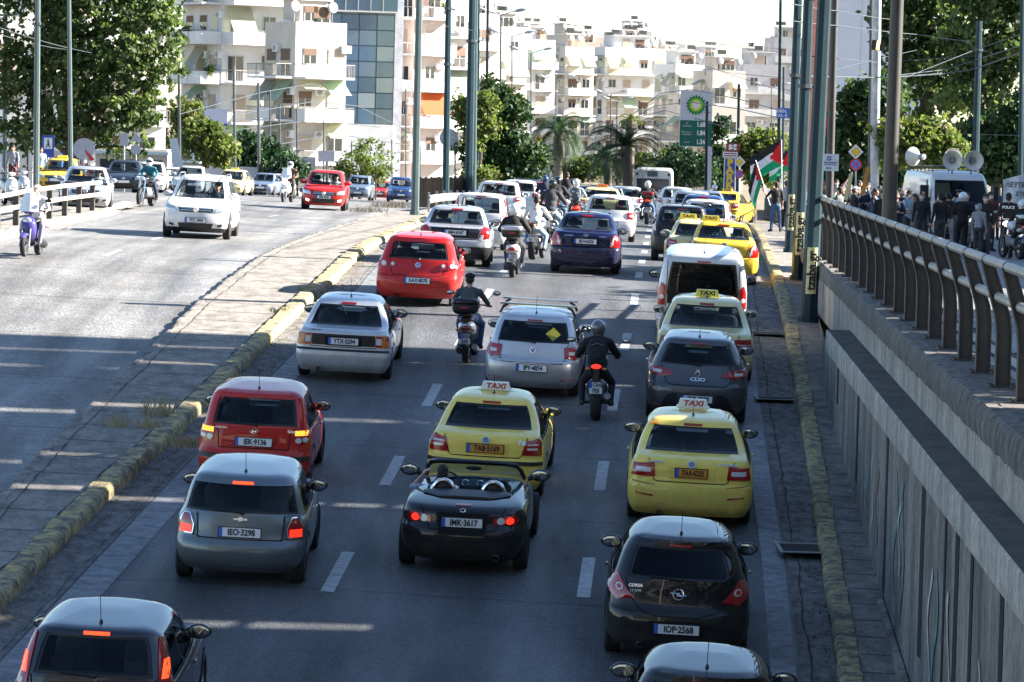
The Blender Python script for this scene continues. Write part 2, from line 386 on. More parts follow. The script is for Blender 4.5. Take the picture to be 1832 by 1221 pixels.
# white edge lines, gutters
sheet('edge_line', lambda y: [float(edgeL(y))-.02, float(edgeL(y))+.42], YS, M_LINEW, .004)
sheet('edge_line', lambda y: [float(edgeR(y))-.32, float(edgeR(y))-.02], YS, M_LINEW, .004)
sheet('gutter', lambda y: [float(edgeR(y))+.02, (float(edgeR(y))+float(kerbR(y)))/2, float(kerbR(y))-.002], YS, M_GUT, .0045)
sheet('gutter', lambda y: [float(kerbL(y))+.002, float(edgeL(y))-.05], YS, M_GUT, .0045)
def dashes(fn, ys, wdt=.15, ln=2.7, name='lane_marking'):
    b = MB()
    for y0 in ys:
        y1 = y0 + ln; rows = [y0, (y0+y1)/2, y1]; vs = []
        for y in rows:
            x = float(fn(y))
            for dx in (-wdt/2, wdt/2): vs.append((x+dx, y, float(zs(x+dx, y)) + .005))
        b.add(vs, [(0,1,3,2),(2,3,5,4)], M_LINE)
    tag(b.build(name, smooth=False), kind='structure')
dashes(dashR, [46.2 + 8.05*i - 8.05 for i in range(32)], .17)
dashes(dashL, [45.7 + 8.0*i - 8 for i in range(32)], .17)
dashes(line([(-10.2, 40), (-9.0, 100), (-6, 160), (-2, 260)]), [84 + 9*i for i in range(18)], .12)
# jagged dark joint between gutter and road on both sides
def ribbon_jag(name, fn, off, w, m, y0, y1):
    b = MB(); ys = np.arange(y0, y1, .22); vs = []; j = 0
    for y in ys:
        j = .8*j + random.uniform(-.015, .015); ww = w * random.uniform(.3, 1.3)
        x = float(fn(y)) + off + j
        vs += [(x-ww/2, y, float(zs(x, y))+.009), (x+ww/2, y, float(zs(x, y))+.009)]
    b.add(vs, [(2*i, 2*i+1, 2*i+3, 2*i+2) for i in range(len(ys)-1)], m); tag(b.build(name, smooth=False), kind='structure')
M_CRACK = mat('crack_dirt', (.02, .018, .016), .95)
ribbon_jag('gutter_crack', edgeR, .16, .028, M_CRACK, 36, 88)
ribbon_jag('gutter_crack', edgeL, -.12, .012, M_CRACK, 38, 90)
# kerbs ------------------------------------------------------------
def kerb(name, fn, side, w, h, m, y0, y1, label, step=1.0, wob=.012, group='kerbstones'):
    """one continuous worn kerb; side=+1 : body lies to the right of fn"""
    ys = np.arange(y0, y1, step/4); b = MB(); vs = []
    prof = [(0, -.06), (.0, .6*h), (.03, .93*h), (.07, h), (w-.01, h), (w, h-.02), (w, -.06)]
    for i, y in enumerate(ys):
        blk = int((y - y0) / step); rs = random.Random(blk*13+5); ox = rs.uniform(-wob, wob); oz = rs.uniform(-wob, wob)
        gap = -.03 if (i % 4 == 0) else 0
        for (dx, dz) in prof:
            x = float(fn(y)) + side * (dx + ox + random.uniform(-.006, .006))
            g = gap if dz > 0 else 0
            vs.append((x, y, float(zs(x, y)) + dz + (oz if dz > 0 else 0) + g + (random.uniform(-.008, .008) if dz > 0 else 0)))
    n = len(prof)
    fs = [(i*n+k, i*n+k+1, (i+1)*n+k+1, (i+1)*n+k) for i in range(len(ys)-1) for k in range(n-1)]
    fs += [tuple(range(n))]
    b.add(vs, fs, m); o = b.build(name, angle=50); return tag(o, label, 'kerb')
kerb('kerb', kerbR, 1, .26, .17, M_KERB, 24, 145, 'long worn yellow kerb along the right side pavement')
kerb('kerb', kerbL, -1, .30, .19, M_KERB, 26, 128, 'long worn yellow kerb of the median beside the near lanes')
kerb('kerb', medL, 1, .16, .14, M_CONC, 26, 140, 'low grey kerb on the far side of the median strip')
sheet('median', lambda y: lin(float(medL(y))+.10, float(kerbL(y))-.27, 4), [y for y in YS if 25 < y < 170], M_PAVE, .135)
ribbon_jag('median_joint', kerbL, -.34, .03, M_CRACK, 26, 125)
ribbon_jag('median_joint', medL, .30, .022, M_CRACK, 26, 130)
for nm in ('gutter_crack', 'median_joint'):
    for o in bpy.data.objects:
        if o.name.startswith('median_joint'): o.location.z = .135
sheet('pavement', lambda y: lin(float(kerbR(y))+.24, max(float(wallB(y)) if y < 86 else 0, float(kerbR(y))+.3) if y < 84 else float(kerbR(y))+2.6+min((y-84)*.1, 1.2), 3), [y for y in YS if y < 150], M_PAVE, .14)
# slab joints in pavement and median
def joints(name, fa, fb, y0, y1, step, dz, skew=0.):
    b = MB()
    for y in np.arange(y0, y1, step):
        xa, xb = float(fa(y)), float(fb(y)); h = .012
        q = [(xa, y), (xb, y + skew), (xb, y + skew + 2*h), (xa, y + 2*h)]
        b.add([(x, yy, float(zs(x, yy)) + dz) for x, yy in q], [(0,1,2,3)], M_CRACK)
    tag(b.build(name, smooth=False), kind='structure')
joints('pavement_joint', lambda y: kerbR(y)+.27, lambda y: np.maximum(wallB(y), kerbR(y)+.3), 30, 84, 1.0, .145)
joints('median_crossing_joint', lambda y: medL(y)+.17, lambda y: kerbL(y)-.31, 30, 130, 1.5, .14)

# the upper street beside the wall -------------------------------------
ZD = .65
rail = line([(5.13,38.1),(6.5,76),(7.6,106)])
slab = line([(4.42,31.5),(6.31,76),(7.45,104)])
YU = list(np.arange(18, 150, 2.)) + list(np.arange(150, 340, 6))
def upx(y): return float(rail(y)) + .3 if y < 100 else float(kerbR(y)) + 3.4 + min(.1*(y-100), 1)
def upz(x, y):
    return .02 - max(0, y-150)*.008
sheet('street', lambda y: lin(upx(y), 48, 8), YU, M_ASPHR, .0, zf=upz)
b = MB()
for y in (66, 72, 78, 84, 90, 96):       # thin pale lines on the upper street
    b.add([(float(rail(y))+.6, y, .03), (26, y+2.4, .03), (26, y+2.52, .03), (float(rail(y))+.6, y+.12, .03)], [(0,1,2,3)], M_LINE)
tag(b.build('street_marking', smooth=False), kind='structure')
# retaining wall
W = thing('retaining_wall', 'tall stained concrete retaining wall below the railing on the right', 'wall', (0, 0, 0))
yw = list(np.arange(18, 86.1, .5))
def strip(name, fx, m, par, jag=0., ys=yw, n=1, ang=50):
    """wall strip between successive (x,z) profile functions"""
    b = MB(); vs = []; k = len(fx(ys[0]))
    for y in ys:
        for (x, z) in fx(y): vs.append((x + random.uniform(-jag, jag), y + random.uniform(-jag, jag), z + random.uniform(-jag, jag)))
    b.add(vs, [(i*k+j, i*k+j+1, (i+1)*k+j+1, (i+1)*k+j) for i in range(len(ys)-1) for j in range(k-1)], m)
    return b.build(name, par, angle=ang)
def wb(y): return float(wallB(y))
def su(y): return min(float(slab(y)), 99)
def beamx(y): return wb(y) - .05
def lowtop(y): return -.46
yb = [y for y in yw if y <= 64]
# lower wall with panels: profile steps at the dark joints
strip('lower_wall', lambda y: [(wb(y), float(zs(wb(y), y))-.1), (wb(y), min(-.1, max(lowtop(y), float(zs(wb(y), y))-.05)))] , M_CONC, W)
strip('coping_beam', lambda y: [(wb(y)+.1, -.47), (beamx(y), -.46), (beamx(y), -.12), (beamx(y)+.02, -.10)], M_CONCL, W, ys=yb)
strip('coping_top', lambda y: [(beamx(y)+.02, -.10), (max(beamx(y)+.12, su(y)+.08), -.10)], M_CTOP, W, ys=yb)
strip('upper_wall', lambda y: [(su(y)+.06, -.5), (su(y)+.06, .34)], M_CONCL, W)
ysl = list(np.arange(18, 88, .3))
strip('deck_edge', lambda y: [(su(y)+.09, .30), (su(y)-.01, .32), (su(y)-.03, .47), (su(y)-.01, .60), (su(y)+.03, ZD), (su(y)+.2, ZD+.005)], concrete('rough_edge', (.22, .20, .18), .75, 3, 1.0), W, jag=.011, ys=ysl, ang=20)
strip('deck_top', lambda y: [(su(y)+.18, ZD+.005), (max(float(rail(y))+.22, su(y)+.4), ZD), (max(float(rail(y))+.3, su(y)+.45), ZD-.02), (max(float(rail(y))+.34, su(y)+.5), 0)], M_DECK, W, ys=ysl)
# dark vertical joints, drain openings
M_HOLE = mat('dark_recess', (.008, .008, .009), .95)
for y, wd, lo in ((60, .25, .5), (53.5, .2, .3), (46.2, .22, .9), (39.6, .34, .7), (36.4, .14, .3), (34.9, .3, 1.4), (33.2, .2, .9), (26.8, .3, .5), (30.2, .24, .9)):
    b = MB(); x = wb(y); g = float(zs(x, y)) + .16
    z0 = g + lo if lo < .8 else g + .1; z1 = -.5
    if z1 - z0 < .3: z0 = g + .1
    b.box((x-.012, y-wd/2, z0), (x+.03, y+wd/2, z1), M_HOLE); b.build('joint_recess', W, smooth=False)
# long low recess on near wall (second beam)
b = MB(); b.box((0,0,0),(1,1,1), M_HOLE)
strip('ledge', lambda y: [(wb(y)-.02, float(zs(wb(y), y))+.3+.02*(42-y)), (wb(y)-.09, float(zs(wb(y), y))+.29+.02*(42-y)), (wb(y)-.09, float(zs(wb(y), y))+.02), (wb(y), float(zs(wb(y), y)))], M_CONC, W, ys=[y for y in yw if y < 47])
# faded graffiti strokes on the lower wall
GR = [mat('faded_teal_spray', (.09, .2, .19), .9, noise=.5, nscale=4), mat('faded_white_spray', (.42, .4, .38), .9, noise=.4, nscale=4), mat('faded_red_spray', (.22, .1, .09), .9, noise=.5, nscale=4)]
for k, (y, z0, h, mi) in enumerate([(50.5,.55,1.0,0),(49.3,.4,1.1,1),(48.2,.5,1.0,2),(44.2,.6,1.5,0),(42.8,.5,1.7,0),(38.2,.7,1.4,1),(37.4,.6,1.6,0),(35.6,.5,1.8,1),(43.4,1.0,.9,1),(32.2,.8,1.6,1)]):
    b = MB(); g = float(zs(wb(y), y)); pts = []; n = 14
    for i in range(n+1):
        t = i/n; yy = y + .28*math.sin(t*7+k*2) ; pts.append((wb(yy)-.006-.001*k, yy, g+z0+h*t))
    vs = []; 
    for i, p in enumerate(pts): w_ = .05+.05*abs(math.sin(i+k)); vs += [(p[0], p[1]-w_, p[2]), (p[0], p[1]+w_, p[2]+.03)]
    vs = [(wb(v[1])-.006-.001*k, v[1], min(v[2], -.5)) for v in vs]
    b.add(vs, [(2*i,2*i+1,2*i+3,2*i+2) for i in range(n)], GR[mi]); b.build('graffiti', W, smooth=False)

# steel railing: bent posts with two pipe rails
M_STEEL = mat('painted_steel', (.065, .058, .05), .55, metal=.1, noise=.35, nscale=5)
M_PIPE = mat('pale_pipe', (.33, .30, .26), .5, noise=.25, nscale=3)
RL = thing('railing', 'long grey steel railing with bent posts and two pipe rails on the retaining wall', 'railing', (0, 0, 0))
def post_mesh():
    b = MB(); hw = .012; pf = [(0, 0, .15), (0, .55, .15), (-.02, .75, .15), (-.20, 1.33, .12)]
    # plate profile in x-z (leaning away to the left), flange width along x
    vs = []; 
    for (dx, z, w) in pf:
        vs += [(-w/2+dx+.0, -hw, z), (w/2+dx, -hw, z), (w/2+dx, hw, z), (-w/2+dx, hw, z)]
    b.add(vs, [(i*4+j, i*4+(j+1)%4, (i+1)*4+(j+1)%4, (i+1)*4+j) for i in range(3) for j in range(4)] + [(12,13,14,15),(0,3,2,1)], M_STEEL)
    for sx in (-1, 1):                      # flanges along the road
        vs = []
        for (dx, z, w) in pf:
            c = sx*w/2+dx; vs += [(c-.006, -.055, z), (c+.006, -.055, z), (c+.006, .055, z), (c-.006, .055, z)]
        b.add(vs, [(i*4+j, i*4+(j+1)%4, (i+1)*4+(j+1)%4, (i+1)*4+j) for i in range(3) for j in range(4)] + [(12,13,14,15)], M_STEEL)
    b.box((-.15, -.12, 0), (.15, .12, .018), M_STEEL)
    for sx in (-.12, .12):
        for sy in (-.09, .09): b.lathe([(0.018, 0), (.018, .02), (.045, .02), (.045, 0)], M_STEEL, 'z', (sx, sy, 0), 6)
    return b.mesh('railing_post', angle=30)
pm = post_mesh()
for i in range(38):
    y = 20.2 + 2.3*i
    if y > 80: break
    obj('post', pm, RL, (float(rail(y)), y, ZD), (0, 0, 0))
for dx, z in ((-.20, 1.34), (-.07, .95)):
    b = MB(); b.tube([(float(rail(y))+dx, y, ZD+z) for y in np.arange(18, 79.5, 1.3)], .052, M_PIPE, 10)
    for i in range(38):
        y = 20.2+2.3*i
        if y < 79: b.tube([(float(rail(y))+dx, y-.03, ZD+z), (float(rail(y))+dx, y+.03, ZD+z)], .058, M_STEEL, 10)
    b.build('pipe_rail', RL)
# guard rail behind the railing (W-beam on short posts)
G = thing('guard_rail', 'low rusty steel guard rail behind the bent railing posts', 'guard rail', (0, 0, 0))
b = MB()
ysg = np.arange(18, 64, 1.5); vs = []; pr = [(0,.30),(.05,.36),(0,.44),(.05,.52),(0,.60)]
for y in ysg:
    for dx, z in pr: vs.append((float(rail(y))+.75+dx, y, z+.05))
b.add(vs, [(i*5+j, i*5+j+1, (i+1)*5+j+1, (i+1)*5+j) for i in range(len(ysg)-1) for j in range(4)], mat('galvanised', (.35, .35, .36), .45, metal=.7, noise=.3)); b.build('beam', G)
for y in np.arange(20, 64, 2): 
    b = MB(); b.box((float(rail(y))+.82, y-.06, -.05), (float(rail(y))+.92, y+.06, .6), M_STEEL); b.build('post', G, smooth=False)
# drain grates at the right kerb
for (px, py) in ((1432, 975), (1385, 712), (1372, 596)):
    p = gp(px, py); t = thing('drain_grate', {975: 'large open storm drain grate by the right kerb beside the black hatchback', 712: 'small storm drain grate in the gutter beside the yellow taxi by the kerb', 596: 'storm drain frame in the gutter beside the pale yellow saloon taxi'}[py], 'drain', p + Vector((0,0,.006)), 0)
    b = MB(); b.box((-.34, -.6, 0), (.3, .6, .006), M_HOLE)
    b.build('opening', t, smooth=False)
    b = MB()
    for k in range(3): b.box((-.34, -.6+.56*k, .006), (.3, -.55+.56*k, .02), mat('cast_iron', (.22, .22, .23), .6, metal=.5))
    b.box((-.36, -.62, .0), (-.31, .62, .022), MATS['cast_iron']); b.build('frame', t, smooth=False); t.scale = (1, 1.9 if py == 975 else 1.2, 1)
# tufts of dry weed on the median
M_WEED = mat('dry_weed', (.30, .25, .13), .9, noise=.3, nscale=8); M_WEEDG = mat('green_weed', (.10, .13, .04), .9)
def weeds(name, c, n, rad, h, m, label):
    b = MB()
    for i in range(n):
        a = random.uniform(0, 6.28); r_ = rad*math.sqrt(random.random()); x, y = c[0]+r_*math.cos(a), c[1]+r_*math.sin(a); z = c[2]
        hh = h*random.uniform(.4, 1.1); dx, dy = random.gauss(0, .4)*hh, random.gauss(0, .4)*hh; w = .005
        b.add([(x-w, y, z), (x+w, y, z), (x+dx*.5+w, y+dy*.5, z+hh*.6), (x+dx*.5-w, y+dy*.5, z+hh*.6), (x+dx, y+dy, z+hh)], [(0,1,2,3),(3,2,4)], m)
    tag(b.build(name, smooth=False), kind='stuff')
for px, py, n, rad, h in ((205, 765, 50, .2, .25), (285, 745, 90, .28, .36), (332, 800, 120, .3, .2), (700, 372, 200, .8, .3), (660, 380, 150, .7, .25), (262, 768, 60, .2, .25), (500, 560, 60, .2, .15), (545, 520, 60, .2, .12)):
    p = gp(px, py, .13); weeds('weeds', p, n, rad, h, M_WEED if px != 330 else M_WEEDG, '')
# broken dirt along the left kerb of the near lanes
b = MB()
for i in range(900):
    y = random.uniform(34, 90); x = float(kerbL(y)) + abs(random.gauss(0, .22)); s = random.uniform(.008, .035)
    if x > float(edgeL(y)): continue
    z = float(zs(x, y)); b.add([(x-s, y-s, z), (x+s, y-s*.6, z), (x+s*.7, y+s, z), (x-s*.8, y+s*.7, z), (x, y, z+s*.9)], [(0,1,4),(1,2,4),(2,3,4),(3,0,4)], M_SOIL)
for i in range(700):
    y = random.uniform(34, 90); x = float(kerbR(y)) - abs(random.gauss(0, .12)); s = random.uniform(.006, .022)
    z = float(zs(x, y)); b.add([(x-s, y-s, z), (x+s, y-s*.6, z), (x+s*.7, y+s, z), (x-s*.8, y+s*.7, z), (x, y, z+s*.9)], [(0,1,4),(1,2,4),(2,3,4),(3,0,4)], M_CRACK)
tag(b.build('gutter_grit', smooth=False), kind='stuff')
# ================================================================ CARS
SHARED = {}
def shared(key, fn):
    if key not in SHARED: SHARED[key] = fn()
    return SHARED[key]
class Shell:
    """car body as stacked plan slices; y=0 at the rear bumper, +y to the front"""
    def __init__(s, L, W, H, rear, front, width, zb, zt, zrb, zrt, tw=.80, tf=.86, cr=.10, cf=.16, crad=.22, taper=(.05, .10), t0=.72):
        s.L, s.H = L, H; s.yr = pchip([p[0] for p in rear], [p[1] for p in rear]); s.yf0 = pchip([p[0] for p in front], [p[1] for p in front])
        s.w = pchip([p[0] for p in width], [p[1] for p in width]); s.zb, s.zt, s.zrb, s.zrt = zb, zt, zrb, zrt
        s.tw, s.tf, s.cr, s.cf, s.crad, s.tp, s.t0 = tw, tf, cr, cf, crad, taper, t0
        zz = set([round(p[0], 4) for p in rear+front+width])
        for a, b_ in ((zb, zt), (zrb, zrt)): zz |= {round(v, 4) for v in (a, a+.025, b_-.025, b_)}
        zz = sorted(z for z in zz if z <= H)
        z2 = [zz[0]]
        for z in zz[1:]:
            if z - z2[-1] < .004: continue
            z2.append(z)
        zz = z2; out = [zz[0]]
        for a, b_ in zip(zz, zz[1:]):
            k = max(1, math.ceil((b_-a)/.07), math.ceil(abs(s.yr(b_)-s.yr(a))/.12), math.ceil(abs(s.yf0(b_)-s.yf0(a))/.15))
            out += [a + (b_-a)*j/k for j in range(1, k+1)]
        s.z = out
    def yf(s, z): return s.L - s.yf0(z)
    def green(s, z): return np.clip((z - s.zb) / (s.zt - s.zb), 0, 1)
    def end(s, side, t, z):
        w = float(s.w(z)); a = abs(t); g = float(s.green(z))
        crad = s.crad * (1-.35*g); u = max(0, (a - s.t0) / (1 - s.t0)); cor = crad * (1 - (1 - min(u, 1)**2.3)**(1/2.3))
        k = min(1., w/.62)**1.5
        c = ((s.cr if side == 'r' else s.cf*(1+.6*g)) * a*a + cor)*k
        if side == 'r': return (t*w*(1-s.tp[0]), float(s.yr(z)) + c)
        return (t*w*(1-s.tp[1]), float(s.yf(z)) - c)
    def side(s, sg, u, z):
        w = float(s.w(z)); y0 = s.end('r', 1, z)[1]; y1 = s.end('f', 1, z)[1]
        x = w*(1 - s.tp[0]*(1-u)**3 - s.tp[1]*u**3); return (sg*x, y0 + (y1-y0)*u)
    def surf(s, side, x, z):
        w = float(s.w(z))*(1-(s.tp[0] if side == 'r' else s.tp[1])); t = max(-1, min(1, x/w)); p = s.end(side, t, z); return Vector((p[0], p[1], z))
    def sidept(s, sg, y, z):
        y0 = s.end('r', 1, z)[1]; y1 = s.end('f', 1, z)[1]; u = max(0, min(1, (y-y0)/(y1-y0))); p = s.side(sg, u, z); return Vector((p[0], p[1], z))
    def ring(s):
        tr = sorted(set([-1, -.985, -.95, -.9, -.85, -s.tw, -s.tw+.05, -.6, -.4, -.2, 0, .2, .4, .6, s.tw-.05, s.tw, .85, .9, .95, .985, 1]))
        tf = sorted(set([-1, -.97, -.92, -s.tf, -s.tf+.04, -.5, 0, .5, s.tf-.04, s.tf, .92, .97, 1]))
        us = [0, .02, .05, .075, .15, .22, .30, .38, .43, .45, .52, .60, .68, .76, .84, .875, .9, .95, 1]
        P = [('r', t) for t in tr] + [('s', u, 1) for u in us[1:-1]] + [('f', t) for t in tf[::-1]] + [('s', u, -1) for u in us[1:-1][::-1]]
        return P
    def pt(s, p, z):
        if p[0] == 's': x, y = s.side(p[2], p[1], z)
        else: x, y = s.end(p[0], p[1], z)
        return (x, y, z)
    def meshes(s, paint_m, low=None, lowz=.30, ub=.06, uf=.91, blackroof=None):
        P = s.ring(); n = len(P); Z = s.z; V = [s.pt(p, z) for z in Z for p in P]
        body = MB(); gl = {'rear': MB(), 'front': MB(), 'right': MB(), 'left': MB()}
        bf, bm_, top = [], [], len(Z)-1; e = 1e-4
        groups = {}
        def kind(i, k):
            p, q = P[k], P[(k+1) % n]; za, zb_ = Z[i], Z[i+1]
            if p[0] == 'r' and q[0] == 'r' and abs(p[1]) <= s.tw+e and abs(q[1]) <= s.tw+e and za >= s.zrb-e and zb_ <= s.zrt+e: return 'rear'
            if p[0] == 'f' and q[0] == 'f' and abs(p[1]) <= s.tf+e and abs(q[1]) <= s.tf+e and za >= s.zb+.02-e+0 and zb_ <= s.zt+e: return 'front'
            if p[0] == 's' and q[0] == 's' and min(p[1], q[1]) >= s.ua-e and max(p[1], q[1]) <= s.ubb+e and za >= s.zb-e and zb_ <= s.zt+e: return 'right' if p[2] > 0 else 'left'
            return 'body'
        s.ua, s.ubb = ub, uf
        faces = {'body': [], 'rear': [], 'front': [], 'right': [], 'left': []}
        for i in range(len(Z)-1):
            for k in range(n):
                faces[kind(i, k)].append((i, k))
        fl = [[], [], []]
        for (i, k) in faces['body']:
            k2 = (k+1) % n; f = (i*n+k, i*n+k2, (i+1)*n+k2, (i+1)*n+k)
            zm = (Z[i]+Z[i+1])/2
            if zm < lowz and low: fl[1].append(f)
            elif blackroof and zm > blackroof[0]: fl[2].append(f)
            else: fl[0].append(f)
        off = 0
        topf = [tuple(top*n+k for k in range(n))]
        me = bpy.data.meshes.new('body'); allf = fl[0]+fl[1]+fl[2]+topf+[tuple(range(n))[::-1]]
        me.from_pydata(V, [], allf)
        for m in (paint_m, low or M_BLACK, blackroof[1] if blackroof else paint_m, M_UNDER): me.materials.append(m)
        mi = [0]*len(fl[0])+[1]*len(fl[1])+[2]*len(fl[2])+[2 if blackroof else 0]+[3]
        me.polygons.foreach_set('material_index', mi); finish(me, True, 38)
        out = {}
        for g in ('rear', 'front', 'right', 'left'):
            fs = faces[g]
            if not fs: continue
            ks = sorted({k for _, k in fs}); is_ = sorted({i for i, _ in fs}); b = MB(); vs = []; idx = {}
            # inset
            cen = np.mean([V[i*n+k] for i, k in fs], axis=0)
            def vid(i, k):
                if (i, k) not in idx:
                    p = np.array(V[i*n+(k % n)]); 
                    d = .012
                    if g == 'rear': p = p + [0, d, 0]
                    elif g == 'front': p = p - [0, d, 0]
                    elif g == 'right': p = p - [d, 0, 0]
                    else: p = p + [d, 0, 0]
                    idx[(i, k)] = len(vs); vs.append(tuple(p))
                return idx[(i, k)]
            fg, fb = [], []
            for i, k in fs:
                f = (vid(i, k), vid(i, k+1), vid(i+1, k+1), vid(i+1, k))
                edge = i in (is_[0], is_[-1]) or k in (ks[0], ks[-1])
                if g in ('right', 'left'):
                    u = P[k][1]; u2 = P[(k+1) % n][1]
                    if abs((u+u2)/2-.44) < .015: edge = True
                    edge = edge and not (k in (ks[0], ks[-1]) and False)
                (fb if edge else fg).append(f)
            b.add(vs, fg, GLASS); b.m = [0]*len(fg); b.mats = [GLASS]
            nb = MB(); nb.v = vs; nb.f = fg+fb; nb.m = [0]*len(fg)+[1]*len(fb); nb.mats = [s.glass, M_BLACK]
            out[g] = nb.mesh('glass', angle=30)
        return me, out
    # ---- things lying on the shell
    def patch(s, b, side, poly, m, off=.006, rows=7, cols=6, mirror=False, thick=.012):
        zs_ = [p[1] for p in poly]; z0, z1 = min(zs_), max(zs_); sg = -1 if side == 'r' else 1
        for mx in ((1, -1) if mirror else (1,)):
            vs = []; R_ = []
            for i in range(rows+1):
                z = z0 + (z1-z0)*i/rows; z = min(max(z, z0+1e-4), z1-1e-4); xs = []
                for a, c in zip(poly, poly[1:]+poly[:1]):
                    if (a[1]-z)*(c[1]-z) <= 0 and abs(a[1]-c[1]) > 1e-6: xs.append(a[0] + (c[0]-a[0])*(z-a[1])/(c[1]-a[1]))
                xa, xb = (min(xs), max(xs)) if xs else (poly[0][0],)*2
                row = []
                for j in range(cols+1):
                    x = (xa + (xb-xa)*j/cols)*mx; p = s.surf(side, x, z); px_ = s.surf(side, x+.01, z); pz = s.surf(side, x, z+.012)
                    nrm = (px_-p).cross(pz-p)
                    if nrm.length < 1e-9: nrm = Vector((0, sg, 0))
                    nrm.normalize()
                    if nrm.y*sg < 0: nrm = -nrm
                    row.append((p, nrm))
                R_.append(row)
            for row in R_: vs += [p+nn*off for p, nn in row]
            c1 = cols+1
            fs = [(i*c1+j, i*c1+j+1, (i+1)*c1+j+1, (i+1)*c1+j) for i in range(rows) for j in range(cols)]
            o = len(vs); per = [(0, j) for j in range(cols+1)] + [(i, cols) for i in range(1, rows+1)] + [(rows, j) for j in range(cols-1, -1, -1)] + [(i, 0) for i in range(rows-1, 0, -1)]
            for (i, j) in per: p, nn = R_[i][j]; vs.append(p - nn*thick)
            m_ = len(per)
            fs += [(per[a][0]*c1+per[a][1], o+a, o+(a+1) % m_, per[(a+1) % m_][0]*c1+per[(a+1) % m_][1]) for a in range(m_)]
            b.add(vs, fs, m)
    def stroke(s, b, side, pts, w, m, off=.003, closed=False):
        """thin line on the shell"""
        P = list(pts) + ([pts[0]] if closed else []); Q = []
        for a, c in zip(P, P[1:]):
            k = max(1, int(math.hypot(a[0]-c[0], a[1]-c[1])/.06))
            Q += [(a[0]+(c[0]-a[0])*i/k, a[1]+(c[1]-a[1])*i/k) for i in range(k)]
        Q.append(P[-1]); vs = []; sg = -1 if side == 'r' else 1
        for i, q in enumerate(Q):
            a, c = Q[max(i-1, 0)], Q[min(i+1, len(Q)-1)]; d = Vector((c[0]-a[0], c[1]-a[1])); d = d.normalized() if d.length > 0 else Vector((1, 0)); nx, nz = -d.y*w/2, d.x*w/2
            for sgn in (-1, 1):
                p = s.surf(side, q[0]+nx*sgn, q[1]+nz*sgn); vs.append(p + Vector((0, sg*off, off)))
        b.add(vs, [(2*i, 2*i+1, 2*i+3, 2*i+2) for i in range(len(Q)-1)], m)

def mk_tyre(r, w, front=False):
    b = MB(); h = w/2
    b.lathe([(-h*.75, r*.66), (-h, r*.78), (-h*.95, r*.93), (-h*.7, r), (h*.7, r), (h*.95, r*.93), (h, r*.78), (h*.75, r*.66)], M_TYRE, 'x', n=26)
    for a in (-.45, 0, .45): b.lathe([(a*h-.004, r*1.001), (a*h+.004, r*1.001)], M_UNDER, 'x', n=26)
    return b.mesh('tyre', angle=40)
def mk_rim(r, w, alloy=True):
    b = MB(); h = w/2*.72; m = M_RIM if alloy else M_HUB
    for sg in (1, -1): b.lathe([(sg*h*.2, r*.62), (sg*h, r*.66), (sg*h*1.02, r*.60), (sg*h*.4, r*.56)], m, 'x', n=26)
    b.lathe([(-h*.3, 0.001), (-h*.3, r*.62), (h*.3, r*.62), (h*.3, .001)], M_UNDER if alloy else m, 'x', n=26)
    if alloy:
        for sg in (1, -1):
            for k in range(5):
                a = 2*math.pi*k/5; M = Matrix.Rotation(a, 4, 'X'); b.box((sg*h*.35, -.035, .02), (sg*h*.85, .035, r*.6), m, M)
            b.lathe([(sg*h*.9, .001), (sg*h*.9, .055), (sg*h*.3, .06)], m, 'x', n=10)
    return b.mesh('rim', angle=40)
def mk_mirror(m, big=1.0):
    """right hand mirror; glass faces the rear"""
    b = MB(); b.ell((.10*big, .0, 0), (.135*big, .07, .085*big), m, 14, 10)
    b.tube([(-.06, .03, -.06), (.05, .02, -.02)], [.035, .028], M_BLACK, 8)
    for i, v in enumerate(b.v):
        if v[1] < -.02: b.v[i] = (v[0], -.02 + (v[1]+.02)*.15, v[2])
    return b.mesh('wing_mirror')
def mk_mirglass(big=1.0):
    b = MB(); b.ell((.10*big, -.028, 0), (.11*big, .006, .066*big), M_MIRGL, 16, 10); return b.mesh('mirror_glass')
def mk_seat(m, hollow=False):
    b = MB()
    def rb(c, sx, sy, sz, tilt=0.):
        M = Matrix.Rotation(-tilt, 4, 'X'); vs = []; n = 16
        b.ell(c, (1, 1, 1), m, 16, 10)
        k = len(b.v) - 16*11
        for i in range(k, len(b.v)):
            p = Vector(b.v[i]) - Vector(c); q = Vector([math.copysign(abs(a)**.45, a) for a in p]); q = Vector((q.x*sx, q.y*sy, q.z*sz)); b.v[i] = tuple(M @ q + Vector(c))
    rb((0, .25, .42), .24, .25, .09); rb((0, -.03, .72), .23, .07, .30, .15)
    if hollow:
        pts = [(.11*math.cos(a), -.10, 1.13+.085*math.sin(a)) for a in [i*math.pi/8 for i in range(17)]]; b.tube(pts, .035, m, 8)
    else: rb((0, -.10, 1.12), .13, .05, .09, .1)
    b.tube([(-.05, -.07, .98), (-.05, -.09, 1.08)], .008, M_CHROME, 6); b.tube([(.05, -.07, .98), (.05, -.09, 1.08)], .008, M_CHROME, 6)
    return b.mesh('seat')
def mk_rseat(w):
    b = MB(); b.box((-w, .0, .45), (w, .12, .92), M_SEAT); b.box((-w, .1, .35), (w, .5, .5), M_SEAT)
    for x in (-.38*w/.6, .38*w/.6): b.box((x-.11, .02, .95), (x+.11, .09, 1.06), M_SEAT)
    return b.mesh('rear_seat', angle=30)
def mk_dash(w):
    b = MB(); b.box((-w, -.15, .55), (w, .45, .88), M_BLACK)
    b.tube([(-.36+.17*math.cos(a), -.28+.03*math.sin(a), .82+.17*math.sin(a)) for a in [i*math.pi/8 for i in range(17)]], .014, M_BLACK, 6)
    return b.mesh('dashboard', angle=30)
